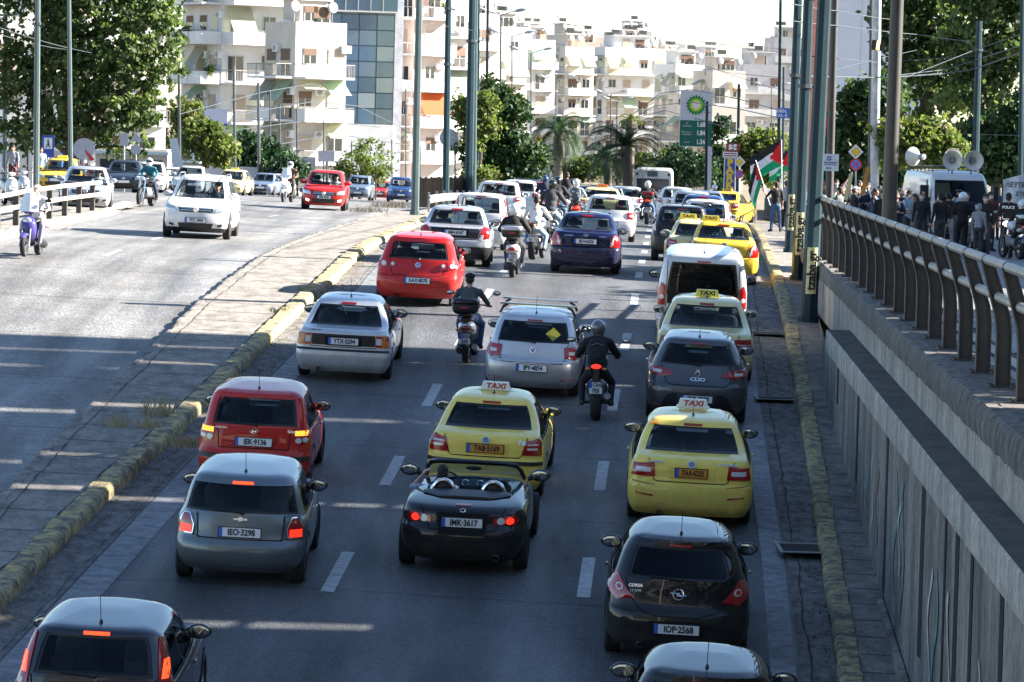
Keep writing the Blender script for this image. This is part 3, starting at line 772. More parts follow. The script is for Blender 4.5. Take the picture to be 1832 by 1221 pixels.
def plate(parent, txt, loc, sq=False, orange=False, front=False, detail=True, tilt=0.):
    b = MB(); w, h = (.52, .115) if not sq else (.44, .12)
    if sq == 'moto': w, h = .21, .19
    m = M_PLATEO if orange else M_PLATE
    b.box((-w/2-.012, -.004, -h/2-.012), (w/2+.012, .012, h/2+.012), M_BLACK); b.box((-w/2, -.009, -h/2), (w/2, -.004, h/2), m)
    if sq != 'moto': b.box((-w/2, -.0105, -h/2), (-w/2+.045, -.009, h/2), M_PLATEB)
    else: b.box((-w/2, -.0105, 0), (-w/2+.05, -.009, h/2), M_PLATEB)
    me = shared(('plate', sq, orange), lambda: b.mesh('licence_plate', smooth=False))
    o = obj('licence_plate', me, parent, loc, (tilt if not front else -tilt, 0, math.pi if front else 0))
    if detail and txt:
        if sq == 'moto':
            a_, b_ = txt.split('\n'); text(a_, .10, M_INK, o, (.03, -.0125, .045), bold=.03, sx=.8, extr=.001); text(b_, .10, M_INK, o, (.0, -.0125, -.048), bold=.03, sx=.85, extr=.001)
        else: text(txt, .112, M_INK, o, (.022, -.0125, -.002), bold=.035, sx=.80 if not sq else .66, extr=.001)
    return o
SPEC = {}
def spec(kind):
    """returns Shell and dictionary of placement values, per body style"""
    if kind in SPEC: return SPEC[kind]
    def width(wh, zb, zt, H, wr, sh=.03):
        return [(.18, wh-.09), (.3, wh-.03), (.5, wh), (zb-.12, wh-.004), (zb-.03, wh-sh), (zb, wh-sh-.018), (zt, wr), (H-.05, wr-.055), (H-.02, wr-.16), (H-.006, wr-.30), (H, wr-.42)]
    D = dict(ub=.05, uf=.9, wr=.31, axr=.72, axf=.80)
    def front(zh0=.68, zh1=.96, yb=1.05, zt=1.38, yt=1.85, H=1.46, nose=.0):
        return [(.18, .16), (.30, .05), (.45, .0+nose), (zh0-.08, .03), (zh0, .10), (zh0+.06, .24), (zh1-.06, yb-.32), (zh1, yb), (zt, yt), (H-.018, yt+.25), (H, yt+.75)]
    def rearp(zb=.5, z1=.70, zrb=.98, yrb=.14, zrt=1.34, yrt=.40, H=1.46, b0=.0, roof=.14):
        return [(.18, .14), (.30, .03), (zb, b0), (z1-.03, .025), (z1, .05), (zrb-.03, yrb-.01), (zrb, yrb), (zrt, yrt), (H-.05, yrt+.03), (H-.018, yrt+roof), (H, yrt+.9)]
    def S(L, W, H, **k):
        wh = W/2; zb = k.get('zb', .90); zt = k.get('zt', H-.10); wr = k.get('wr_', wh-.20)
        return Shell(L, W, H, k['rear'], k['front'], k.get('width') or width(wh, zb, zt, H, wr), zb, zt, k.get('zrb', .98), k.get('zrt', zt), tw=k.get('tw', .80), cr=k.get('cr', .10), crad=k.get('crad', .22), t0=k.get('t0', .72), cf=k.get('cf', .16), taper=k.get('taper', (.028, .09)))
    if kind == 'polo':
        s = S(3.97, 1.68, 1.46, zb=.90, zt=1.36, zrb=.99, zrt=1.33, wr_=.64, front=front(H=1.46), rear=rearp(H=1.46), tw=.84)
        D.update(lamp=[(.53, .93), (.76, .96), (.80, .78), (.72, .70), (.55, .72)], platez=.55, seam=[(-.60, .98), (-.56, .70), (-.50, .635), (.50, .635), (.56, .70), (.60, .98)], refl=[(.50, .335), (.74, .345), (.74, .375), (.50, .365)], badgez=.86)
    elif kind == 'golf':
        s = S(4.2, 1.76, 1.48, zb=.93, zt=1.38, zrb=1.0, zrt=1.34, wr_=.66, front=front(H=1.48, yb=1.15, yt=2.0), rear=rearp(H=1.48, yrb=.16, yrt=.46, z1=.66), tw=.80)
        D.update(lamp=[(.60, .95), (.80, .93), (.82, .80), (.62, .79)], lamp2=[(.43, .92), (.585, .95), (.585, .80), (.46, .79)], platez=.56, seam=[(-.58, .98), (-.54, .70), (-.48, .66), (.48, .66), (.54, .70), (.58, .98)], badgez=.88)
    elif kind == 'corsa':
        s = S(4.0, 1.73, 1.49, zb=.94, zt=1.39, zrb=1.02, zrt=1.36, wr_=.62, front=front(H=1.49, yb=.95, yt=1.75, zh0=.72), rear=rearp(H=1.49, zb=.52, z1=.66, zrb=1.02, yrb=.16, yrt=.46), tw=.80, crad=.32, t0=.60, cr=.14)
        D.update(lamp=[(.48, .76), (.60, .88), (.70, 1.03), (.80, 1.02), (.82, .84), (.70, .74)], platez=.46, seam=[(-.62, 1.0), (-.57, .82), (-.44, .66), (-.25, .60), (.25, .60), (.44, .66), (.57, .82), (.62, 1.0)], badgez=.86, arcwin=True)
    elif kind == 'mini':
        s = S(3.65, 1.69, 1.42, zb=.90, zt=1.31, zrb=.95, zrt=1.29, wr_=.66, front=front(H=1.42, yb=.88, yt=1.35, zh0=.72, zh1=.95), rear=rearp(H=1.42, zb=.46, z1=.60, zrb=.95, yrb=.13, yrt=.33), tw=.93, crad=.30, t0=.6, cr=.13)
        D.update(lamp=[(.60, .64), (.585, .75), (.64, .89), (.72, .89), (.77, .78), (.77, .64)], platez=.71, seam=[(-.55, .93), (-.53, .62), (.53, .62), (.55, .93)], badgez=.875, uf=.95, ub=.02, axr=.60, axf=.72)
    elif kind == 'getz':
        s = S(3.82, 1.665, 1.49, zb=.92, zt=1.39, zrb=1.0, zrt=1.37, wr_=.66, front=front(H=1.49, yb=1.0, yt=1.7), rear=rearp(H=1.49, zb=.45, z1=.60, zrb=1.0, yrb=.12, yrt=.32), tw=.82)
        D.update(lamp=[(.56, .95), (.74, .95), (.78, .74), (.60, .74)], platez=.76, seam=[(-.60, .99), (-.52, .90), (-.50, .66), (.50, .66), (.52, .90), (.60, .99)], badgez=.915, strip=(.50, .565))
    elif kind == 'clio':
        s = S(4.06, 1.73, 1.45, zb=.94, zt=1.35, zrb=1.02, zrt=1.33, wr_=.60, front=front(H=1.45, yb=1.1, yt=1.9), rear=rearp(H=1.45, zb=.55, z1=.70, zrb=1.02, yrb=.17, yrt=.48), tw=.84, crad=.30, t0=.6, cr=.14)
        D.update(lamp=[(.40, .84), (.62, .80), (.82, .84), (.80, .97), (.62, .95), (.42, .90)], platez=.46, seam=[(-.62, .99), (-.52, .72), (-.45, .68), (.45, .68), (.52, .72), (.62, .99)], badgez=.875, refl=[(.58, .30), (.72, .31), (.72, .335), (.58, .33)], diffuser=True, seamw=.012)
    elif kind == 'fiesta':
        s = S(3.92, 1.68, 1.46, zb=.92, zt=1.37, zrb=.99, zrt=1.37, wr_=.64, front=front(H=1.46, yb=1.0, yt=1.75), rear=rearp(H=1.46, zb=.5, z1=.66, zrb=.99, yrb=.10, yrt=.30), tw=.80)
        D.update(lamp=[(.66, .72), (.645, .95), (.60, 1.36), (.665, 1.36), (.76, 1.02), (.80, .74)], platez=.76, seam=[(-.62, .97), (-.56, .62), (.56, .62), (.62, .97)], badgez=.90)
    elif kind == 'panda':      # small tall hatch with pillar lamps
        s = S(3.6, 1.60, 1.56, zb=.93, zt=1.45, zrb=1.02, zrt=1.44, wr_=.64, front=front(H=1.56, yb=.85, yt=1.5, zt=1.45, zh0=.75, zh1=1.0), rear=rearp(H=1.56, zb=.5, z1=.70, zrb=1.02, yrb=.10, yrt=.24), tw=.76)
        D.update(lamp=[(.63, .93), (.60, 1.43), (.665, 1.43), (.75, 1.02), (.77, .93)], platez=.62, seam=[(-.58, 1.0), (-.55, .55), (.55, .55), (.58, 1.0)], badgez=.9, axr=.6, axf=.7)
    elif kind == 'i10':
        s = S(3.57, 1.60, 1.54, zb=.93, zt=1.42, zrb=1.05, zrt=1.41, wr_=.62, front=front(H=1.54, yb=.85, yt=1.5, zt=1.42, zh0=.75, zh1=1.0), rear=rearp(H=1.54, zb=.5, z1=.72, zrb=1.05, yrb=.13, yrt=.32), tw=.80, crad=.28)
        D.update(lamp=[(.66, .80), (.655, 1.0), (.70, 1.14), (.755, 1.06), (.78, .82)], platez=.55, seam=[(-.60, 1.0), (-.55, .74), (.55, .74), (.60, 1.0)], badgez=.9, axr=.55, axf=.7, darkbump=.72)
    elif kind == 'yaris':
        s = S(3.8, 1.69, 1.52, zb=.95, zt=1.42, zrb=1.04, zrt=1.39, wr_=.62, front=front(H=1.52, yb=.85, yt=1.55, zt=1.42, zh0=.75, zh1=1.02), rear=rearp(H=1.52, zb=.5, z1=.68, zrb=1.04, yrb=.14, yrt=.36), tw=.80, crad=.30)
        D.update(lamp=[(.58, .80), (.66, 1.02), (.78, 1.06), (.79, .84)], platez=.80, seam=[(-.58, 1.0), (-.55, .64), (.55, .64), (.58, 1.0)], badgez=.95)
    elif kind == 'wagon':
        s = S(4.3, 1.74, 1.50, zb=.93, zt=1.40, zrb=1.0, zrt=1.37, wr_=.66, front=front(H=1.50, yb=1.1, yt=1.95), rear=rearp(H=1.50, z1=.62, zrb=1.0, yrb=.13, yrt=.42), tw=.82)
        D.update(lamp=[(.58, .78), (.62, .98), (.77, .99), (.80, .80)], platez=.72, seam=[(-.56, .98), (-.54, .60), (.54, .60), (.56, .98)], badgez=.9)
    elif kind == 'vectra':     # boxy old saloon
        s = S(4.43, 1.70, 1.40, zb=.86, zt=1.29, zrb=.97, zrt=1.29, wr_=.60, front=front(H=1.40, yb=1.25, yt=1.95, zt=1.29, zh0=.68, zh1=.92), rear=[(.18, .14), (.30, .03), (.48, .0), (.585, .02), (.60, .07), (.88, .09), (.935, .14), (.955, .35), (.97, .52), (1.29, 1.0), (1.35, 1.1), (1.382, 1.3), (1.40, 2.0)], tw=.86, crad=.14, t0=.84, cr=.05)
        D.update(lamp=[(.56, .65), (.78, .65), (.78, .86), (.56, .86)], platez=.74, seam=[(-.60, .92), (-.57, .63), (.57, .63), (.60, .92)], strip=(.565, .60), blackpanel=[(-.55, .66), (.55, .66), (.55, .86), (-.55, .86)], sedan=True, axr=.85, axf=.85)
    elif kind in ('octavia', 'octavia3', 'sedan', 'w210', 'volvo', 'accent'):
        L, W_, H_ = dict(octavia=(4.51, 1.73, 1.43), octavia3=(4.66, 1.81, 1.46), sedan=(4.5, 1.76, 1.46), w210=(4.8, 1.80, 1.44), volvo=(4.47, 1.77, 1.45), accent=(4.28, 1.695, 1.47))[kind]
        zd = dict(octavia=1.0, octavia3=1.02, sedan=1.0, w210=.96, volvo=.98, accent=1.03)[kind]; yd = dict(octavia=.34, octavia3=.34, sedan=.5, w210=.60, volvo=.42, accent=.45)[kind]
        zt = H_-.11
        s = S(L, W_, H_, zb=.90, zt=zt, zrb=zd+.035, zrt=zt, wr_=W_/2-.25, front=front(H=H_, yb=1.2, yt=2.0, zt=zt), rear=[(.18, .14), (.30, .03), (.5, 0), (.64, .015), (.67, .06), (zd-.10, .08), (zd-.02, .13), (zd+.012, .14+yd*.5), (zd+.035, .14+yd), (zt, .14+yd+.55), (H_-.05, .14+yd+.62), (H_-.018, .14+yd+.85), (H_, .14+yd+1.6)], tw=.86, crad=.22, t0=.72, cr=.08)
        lamps = dict(octavia=[(.54, .72), (.575, .95), (.74, .96), (.79, .90), (.80, .72)], octavia3=[(.50, .74), (.52, .94), (.80, .93), (.83, .74)], sedan=[(.52, .72), (.55, .94), (.80, .93), (.81, .74)], w210=[(.48, .70), (.50, .86), (.80, .86), (.82, .72)], volvo=[(.56, .66), (.58, .82), (.66, 1.0), (.78, .98), (.82, .84), (.80, .68)], accent=[(.56, .68), (.60, .86), (.66, .98), (.75, .97), (.80, .82), (.79, .68)])
        D.update(lamp=lamps[kind], platez=dict(octavia=.80, octavia3=.82, accent=.80, volvo=.83).get(kind, .80), seam=[(-.60, zd-.03), (-.52, .70), (-.48, .675), (.48, .675), (.52, .70), (.60, zd-.03)], badgez=zd-.08, sedan=True, strip=(.575, .63) if kind == 'octavia' else None, axr=.9, axf=.85)
        if kind == 'octavia3': D['refl'] = [(.52, .46), (.76, .475), (.76, .51), (.52, .495)]
        if kind == 'volvo': D['blackpanel'] = [(-.55, .70), (.55, .70), (.57, .94), (-.57, .94)]; D['darkbump'] = .52
    elif kind == 'doblo':
        s = S(4.25, 1.78, 1.84, zb=1.0, zt=1.62, zrb=1.02, zrt=1.66, wr_=.76, front=front(H=1.84, yb=.9, yt=1.45, zt=1.62, zh0=.8, zh1=1.1), rear=[(.18, .12), (.30, .02), (.52, 0), (.6, .05), (1.0, .07), (1.66, .16), (1.78, .20), (1.822, .34), (1.84, 1.1)], width=[(.18, .80), (.3, .87), (.5, .89), (1.0, .885), (1.62, .80), (1.76, .74), (1.81, .64), (1.835, .4), (1.84, .3)], tw=.80, crad=.14, t0=.85, cr=.04, taper=(.02, .08))
        D.update(lamp=[(.715, .78), (.715, 1.18), (.80, 1.24), (.84, 1.1), (.85, .78)], platez=.72, seam=[(-.70, 1.68), (-.70, .56), (.70, .56), (.70, 1.68)], badgez=.93, bigwin=True, axr=.8, axf=.8)
    elif kind in ('suv', 'tiguan'):
        s = S(4.43, 1.81, 1.68, zb=1.05, zt=1.53, zrb=1.12, zrt=1.50, wr_=.68, front=front(H=1.68, yb=1.05, yt=1.75, zt=1.53, zh0=.88, zh1=1.10), rear=rearp(H=1.68, zb=.6, z1=.80, zrb=1.12, yrb=.14, yrt=.36), tw=.82, cr=.10)
        D.update(lamp=[(.58, .92), (.62, 1.10), (.80, 1.10), (.84, .94)], platez=.85, seam=[(-.58, 1.1), (-.55, .66), (.55, .66), (.58, 1.1)], badgez=1.03, wr=.34, rails=True)
    elif kind == 'swift':
        s = S(3.7, 1.69, 1.50, zb=.93, zt=1.40, zrb=1.0, zrt=1.37, wr_=.64, front=front(H=1.50, yb=.95, yt=1.45, zt=1.40, zh0=.78, zh1=1.0), rear=rearp(H=1.50), tw=.82)
        D.update(lamp=[(.58, .72), (.62, .98), (.76, .98), (.79, .74)], platez=.7, seam=[(-.58, 1.0), (-.55, .6), (.55, .6), (.58, 1.0)], badgez=.9)
    s.glass = GLASS; D['S'] = s; SPEC[kind] = D; return D
def car(kind, label, cat, loc, rz, col, plt=None, group=None, pname='car', lit=False, brake=False, front=False, detail=2, taxi=None, lowblack=False, tintback=False, mircol=None, extra=(), orange=False, sq=False, seats=True, lampm=None, driver=None, roofcol=None, blink=False):
    D = spec(kind); s = D['S']; key = (kind, col[0] if isinstance(col, tuple) else col.name, lowblack, tintback, roofcol.name if roofcol else None)
    cm = col
    zg = float(zs(loc[0], loc[1]))
    # follow the slope and bank of the road
    h = 1.5; fx, fy = -math.sin(rz), math.cos(rz); L = s.L
    def zg_(u, v): x, y = loc[0]+fx*v+fy*u, loc[1]+fy*v-fx*u; return float(zs(x, y)) if not (loc[0] > float(rail(loc[1]))+.3 and loc[1] < 140) else .02
    c0, c1 = D['axr'], L-D['axf']; za, zb_ = zg_(0, c0), zg_(0, c1); pitch_ = math.atan2(zb_-za, c1-c0); bank = math.atan2(zg_(.7, L/2)-zg_(-.7, L/2), 1.4)
    root = thing('taxi' if taxi is not None else pname, label, cat, (loc[0], loc[1], za - c0*math.tan(pitch_)), 0, group, rot=(pitch_, -bank, rz))
    def mk():
        s.glass = GLASSD if tintback else GLASS
        r_ = s.meshes(cm, low=M_BLACK if (lowblack or D.get('darkbump')) else None, lowz=D.get('darkbump', .30) if lowblack or D.get('darkbump') else .3, ub=D['ub'], uf=D['uf'], blackroof=(s.zt+.02, roofcol) if roofcol else None)
        s.glass = GLASS; return r_
    me, gl = shared(('shell',)+key, mk)
    root.scale = (1, 1, .965)
    body = obj('body', me, root)
    for g, nm in (('rear', 'rear_window'), ('front', 'windscreen'), ('right', 'side_window'), ('left', 'side_window')):
        if g in gl: obj(nm, gl[g], root)
    # wheels
    r = D['wr']; wd = .2
    tm = shared(('tyre', r), lambda: mk_tyre(r, wd)); rm = shared(('rim', r, detail > 1), lambda: mk_rim(r, wd, detail > 1))
    for sg in (-1, 1):
        for y in (D['axr'], L-D['axf']):
            x = float(s.w(.4)) - .10 - .022
            w = obj('wheel', tm, root, (sg*x, y, r)); obj('rim', rm, w)
    for sg in (-1, 1):
        for ia, ya in enumerate((D['axr'], L-D['axf'])):
            def mk_arch():
                b = MB(); vs = [s.sidept(sg, ya, r) + Vector((sg*.004, 0, 0))]
                for k in range(19):
                    a = -.45 + (math.pi+.9)*k/18; yy, zz = ya+math.cos(a)*(r+.055), max(.19, r+math.sin(a)*(r+.055)); vs.append(s.sidept(sg, yy, zz) + Vector((sg*.005, 0, 0)))
                b.add(vs, [(0, k, k+1) for k in range(1, 19)], M_UNDER); return b.mesh('wheel_arch', angle=30)
            obj('wheel_arch', shared(('arch', kind, sg, ia), mk_arch), root)
    # mirrors
    mm = mircol or cm; zm = s.zb+.10; ym = L-float(s.yf0(s.zb))-.32
    mme = shared(('mir', mm.name, kind in ('suv', 'doblo')), lambda: mk_mirror(mm, 1.12 if kind in ('suv', 'doblo') else 1.0)); mg = shared('mirg', lambda: mk_mirglass())
    for sg in (1, -1):
        p = s.sidept(sg, ym, zm); o = obj('wing_mirror', mme, root, (p.x+sg*.02, p.y, zm)); o.scale = (sg, 1, 1)
        g_ = obj('mirror_glass', mg, o)
    # interior
    if seats and detail:
        sm = M_SEATG if 'grey_seats' in extra else M_SEAT
        sme = shared(('seat', sm.name, 'hollow' in extra), lambda: mk_seat(sm, 'hollow' in extra))
        for x in (-.36, .36): obj('seat', sme, root, (x, L*.42, .08 + (.14 if kind in ('suv', 'doblo') else 0)))
        obj('rear_seat', shared(('rs', round(s.w(.9), 1)), lambda: mk_rseat(.58)), root, (0, float(s.yr(s.zrb))+.42, .0 if kind not in ('suv', 'doblo') else .15))
        obj('dashboard', shared('dash', lambda: mk_dash(.66)), root, (0, L-float(s.yf0(s.zb))-.35, .04))
    # ---- rear
    if not front:
        lm = lampm or M_RED
        for sg in (1, -1):
            def mkl(sg=sg):
                b = MB(); pl = [(x*sg, z) for x, z in D['lamp']]
                s.patch(b, 'r', pl, lm, off=.014, thick=.03)
                xs = [p[0] for p in D['lamp']]; zz = [p[1] for p in D['lamp']]; cx, cz = sum(xs)/len(xs), sum(zz)/len(zz); wx, hz = (max(xs)-min(xs)), (max(zz)-min(zz))
                if D.get('lamp2'): s.patch(b, 'r', [(x*sg, z) for x, z in D['lamp2']], lm, off=.014, thick=.03)
                def disc(x, z, rr, m, off=.02): s.patch(b, 'r', [(sg*x+rr*math.cos(a), z+rr*1.05*math.sin(a)) for a in [i*math.pi/6 for i in range(12)]], m, off=off, rows=6, cols=4)
                def rect(x0, z0, x1, z1, m, off=.019): s.patch(b, 'r', [(sg*x0, z0), (sg*x1, z0), (sg*x1, z1), (sg*x0, z1)], m, off=off, rows=2, cols=3)
                if kind == 'corsa': disc(.68, .89, .042, M_CLEAR); disc(.68, .89, .026, M_RED, .025)
                elif kind == 'golf': disc(.70, .88, .05, M_CLEAR); disc(.52, .88, .036, M_CLEAR)
                elif kind == 'mini': rect(.61, .66, .75, .76, M_REDLIT if lit else M_CLEAR); s.stroke(b, 'r', [(x*sg, z) for x, z in D['lamp']], .014, M_CHROME, off=.02, closed=True)
                elif kind == 'getz': rect(.58, .87, .745, .94, M_AMBERLIT if blink else M_AMBER); disc(.63, .80, .042, M_CLEAR); disc(.72, .81, .036, M_CLEAR)
                elif kind == 'fiesta': rect(.665, .98, .72, 1.16, M_BRAKE if lit else M_RED, .018); disc(.72, .90, .032, M_CLEAR); disc(.735, .815, .032, M_CLEAR)
                elif kind == 'vectra': rect(.57, .70, .665, .81, M_CLEAR); rect(.675, .66, .775, .85, M_AMBER)
                elif kind in ('octavia3',): rect(.56, .80, .76, .865, M_CLEAR)
                elif kind == 'octavia': rect(.60, .80, .74, .83, M_CLEAR); rect(.60, .865, .74, .885, M_CLEAR)
                elif kind == 'doblo': disc(.785, .95, .045, M_CLEAR)
                elif kind == 'clio': rect(.60, .855, .74, .905, M_CLEAR)
                elif kind == 'accent': rect(.585, .74, .66, .80, M_CLEAR); s.patch(b, 'r', [(sg*.585, .70), (sg*.62, .70), (sg*.68, .92), (sg*.655, .93)], M_CLEAR, off=.02)
                elif kind == 'volvo': s.patch(b, 'r', [(sg*.575, .68), (sg*.66, .68), (sg*.68, .80), (sg*.60, .80)], M_CLEAR, off=.02)
                elif kind == 'w210': rect(.50, .76, .80, .775, M_CLEAR)
                elif kind == 'i10': s.patch(b, 'r', [(sg*.665, .82), (sg*.70, .82), (sg*.71, .93), (sg*.665, .95)], M_CLEAR, off=.02)
                elif detail: rect(cx-wx*.2, cz-hz*.1, cx+wx*.2, cz+hz*.12, M_CLEAR)
                if lit and kind not in ('mini', 'fiesta'): disc(cx, cz, .05, M_REDLIT, .022)
                return b.mesh('tail_light', angle=40)
            obj('tail_light', shared(('tl', kind, lit, blink, lm.name, sg), mkl), root)
        if D.get('refl') and detail:
            for sg in (1, -1):
                b = MB(); s.patch(b, 'r', [(x*sg, z) for x, z in D['refl']], M_RED, off=.008, rows=2, cols=4); obj('reflector', b.mesh('reflector'), root)
        if detail:
            def mkseam():
                b = MB(); s.stroke(b, 'r', D['seam'], D.get('seamw', .014), M_UNDER)
                w_ = float(s.w(.6))*.95
                zz = .645 if not D.get('bigwin') else .55
                if kind not in ('octavia', 'vectra', 'getz'): s.stroke(b, 'r', [(-w_, zz+.02), (-.5, zz-.015)], .007, M_UNDER); s.stroke(b, 'r', [(w_, zz+.02), (.5, zz-.015)], .007, M_UNDER)
                return b.mesh('shut_line', smooth=False)
            obj('shut_line', shared(('seam', kind), mkseam), root)
            pz = D['platez']; x0 = 0
            # plate recess, plate
            b = MB(); s.patch(b, 'r', [(-.31, pz-.085), (.31, pz-.085), (.33, pz+.085), (-.33, pz+.085)], M_UNDER if kind in ('vectra', 'volvo', 'accent', 'corsa', 'conv') else cm, off=.010, rows=3, cols=6, thick=.02)
            obj('plate_recess', b.mesh('plate_recess', angle=30), root)
            p = s.surf('r', 0, pz); p2 = s.surf('r', 0, pz+.05); tl = math.atan2(p2.y-p.y, .05)
            if plt is not None: plate(root, plt, (0, p.y-.022, pz), sq=sq, orange=orange, tilt=-tl)
            if D.get('blackpanel'):
                b = MB(); s.patch(b, 'r', D['blackpanel'], M_BLACK, off=.007, rows=4, cols=10); obj('lamp_panel', b.mesh('lamp_panel'), root)
            if D.get('strip'):
                a, c = D['strip']; w_ = float(s.w(a))*.945
                b = MB(); s.patch(b, 'r', [(-w_, a), (w_, a), (w_, c), (-w_, c)], M_BLACK, off=.018, rows=3, cols=24, thick=.02); obj('bumper_strip', b.mesh('bumper_strip'), root)
            if D.get('diffuser') or 'diffuser' in extra:
                b = MB(); s.patch(b, 'r', [(-.62, .26), (.62, .26), (.50, .52), (.40, .545), (-.40, .545), (-.50, .52)], M_BLACK, off=.004, rows=5, cols=12); obj('bumper_insert', b.mesh('bumper_insert'), root)
            if D.get('arcwin'):
                for sg in (1, -1):
                    b = MB(); s.patch(b, 'r', [(sg*.70, 1.0), (sg*.40, 1.0), (sg*.53, 1.045), (sg*.60, 1.10), (sg*.64, 1.18)], cm, off=-.004, thick=.01, rows=6, cols=5); obj('window_corner', b.mesh('window_corner'), root)
            if D.get('bigwin'):
                b = MB(); s.patch(b, 'r', [(-.68, .82), (.68, .82), (.68, 1.06), (-.68, 1.06)], M_UNDER, off=.004, rows=2, cols=8); obj('tailgate_panel', b.mesh('tailgate_panel'), root)
            # badge
            bz = D.get('badgez')
            if bz and 'nobadge' not in extra:
                p = s.surf('r', 0, bz); p2 = s.surf('r', 0, bz+.03); tl = math.atan2(p2.y-p.y, .03); b = MB()
                if 'badge_oval' in extra: b.lathe([(-.006, 0), (-.006, .055), (.004, .06)], M_PLATEB, 'y', n=20); b.lathe([(-.007, .052), (-.007, .06), (.004, .064)], M_CHROME, 'y', n=20); sx = 1.0; sz = .45
                elif 'badge_ring' in extra: b.tube([(.062*math.cos(a), -.008, .062*math.sin(a)) for a in [i*math.pi/10 for i in range(21)]], .010, M_CHROME, 6); b.tube([(-.095, -.01, .012), (.02, -.01, .012), (-.02, -.01, -.012), (.095, -.01, -.012)], .008, M_CHROME, 5); sx = sz = 1
                elif 'badge_diamond' in extra: b.tube([(0, -.006, .075), (.04, -.006, 0), (0, -.006, -.075), (-.04, -.006, 0), (0, -.006, .075)], .013, M_CHROME, 5); sx = sz = 1
                elif 'badge_wings' in extra: b.lathe([(-.006, 0), (-.006, .028), (.004, .03)], M_CHROME, 'y', n=14); b.box((-.085, -.004, -.012), (.085, .0, .012), M_CHROME); sx = sz = 1
                elif 'badge_h' in extra: b.tube([(.055*math.cos(a), -.004, .028*math.sin(a)) for a in [i*math.pi/10 for i in range(21)]], .006, M_CHROME, 6); b.box((-.03, -.006, -.025), (-.02, 0, .025), M_CHROME); b.box((.02, -.006, -.025), (.03, 0, .025), M_CHROME); b.box((-.02, -.006, -.006), (.02, 0, .006), M_CHROME); sx = sz = 1
                else:
                    b.lathe([(-.008, 0), (-.008, .048)], M_PLATEB if 'badge_vw' in extra else M_HUB, 'y', n=20); b.lathe([(-.012, .046), (-.012, .056), (.004, .058)], M_CHROME, 'y', n=20); sx = sz = 1
                    if 'badge_vw' in extra:
                        for (x1, z1, x2, z2) in ((-.02, .045, 0, .004), (.02, .045, 0, .004), (-.042, .02, -.02, -.04), (.042, .02, .02, -.04), (-.02, -.04, 0, .0), (.02, -.04, 0, .0)): b.tube([(x1, -.012, z1), (x2, -.012, z2)], .006, M_CHROME, 5)
                o = b.build('badge', root); o.location = (0, p.y-.008, bz); o.rotation_euler = (-tl, 0, 0); o.scale = (sx, 1, sz)
            # third brake light, wiper, aerial
            zt = s.zrt+.025
            if 'brake3' in extra or detail > 1:
                b = MB(); s.patch(b, 'r', [(-.13, zt-.016), (.13, zt-.016), (.13, zt+.012), (-.13, zt+.012)], M_BRAKE if ('brake3' in extra) else M_RED, off=.012, rows=2, cols=4); obj('brake_light', b.mesh('brake_light'), root)
            if not D.get('sedan') and detail > 1:
                b = MB(); p = s.surf('r', .02, s.zrb+.01); q = s.surf('r', -.34, s.zrb+.035); b.tube([p+Vector((0, -.03, 0)), q+Vector((0, -.02, 0))], [.016, .009], M_BLACK, 6); b.ell(p+Vector((0, -.02, 0)), (.03, .025, .025), M_BLACK, 8, 6); b.build('wiper', root)
            if 'noaerial' not in extra:
                b = MB(); yy = float(s.yr(s.H-.018))+.18; b.tube([(0, yy, s.H-.02), (0, yy, s.H+.02)], [.025, .012], M_BLACK, 8); b.tube([(0, yy, s.H+.0), (0, yy-.14, s.H+.30)], .004, M_BLACK, 5); b.build('aerial', root)
            if detail > 1:
                b = MB()
                for x in ((-.42,) if kind != 'mini' else (-.045, .045)): b.lathe([(-.03, .034), (.12, .036), (.12, .02), (-.02, .026)], M_CHROME if kind == 'mini' else M_HUB, 'y', (x, .06, .235 if kind != 'mini' else .30), 12)
                b.build('exhaust', root)
    else:
        # ---- front: headlights, grille, intake, plate, badge
        zh = float({'suv': .86, 'tiguan': .86}.get(kind, .72)) - .02; w_ = float(s.w(zh))*.9
        for sg in (1, -1):
            b = MB(); s.patch(b, 'f', [(sg*w_*.62, zh-.12), (sg*w_*.97, zh-.08), (sg*w_*.99, zh+.06), (sg*w_*.80, zh+.05), (sg*w_*.62, zh-.02)], M_HEADLIT if lit == 'head' else M_HEAD, off=.012, thick=.03); obj('headlight', b.mesh('headlight'), root)
            b = MB(); s.patch(b, 'f', [(sg*w_*.70, .33), (sg*w_*.84, .34), (sg*w_*.84, .42), (sg*w_*.70, .41)], M_HEADLIT if 'foglit' in extra else M_BLACK, off=.006, rows=3, cols=3); obj('fog_light', b.mesh('fog_light'), root)
        b = MB(); s.patch(b, 'f', [(-w_*.52, zh-.13), (w_*.52, zh-.13), (w_*.56, zh-.01), (-w_*.56, zh-.01)], M_BLACK, off=.006, rows=4, cols=10)
        for k in (0, 1): s.stroke(b, 'f', [(-w_*.5, zh-.04-.05*k), (w_*.5, zh-.04-.05*k)], .014, M_CHROME, off=.012)
        obj('grille', b.mesh('grille'), root)
        b = MB(); s.patch(b, 'f', [(-w_*.5, .28), (w_*.5, .28), (w_*.56, .42), (-w_*.56, .42)], M_BLACK, off=.006, rows=4, cols=10); obj('lower_intake', b.mesh('lower_intake'), root)
        p = s.surf('f', 0, .50); plate(root, plt, (0, p.y+.016, .50), front=True, detail=detail > 1)
        p = s.surf('f', 0, zh-.07); b = MB(); b.lathe([(.012, 0), (.012, .06), (.0, .07)], M_CHROME, 'y', n=18); o = b.build('badge', root); o.location = (0, p.y+.012, zh-.07)
        for sg in (1, -1):
            b = MB(); yy = L-float(s.yf0(s.zb))+.02; b.tube([(sg*.1, yy, s.zb+.02), (sg*.1+.5, yy-.03, s.zb+.07)], .009, M_BLACK, 5); b.build('wiper', root)
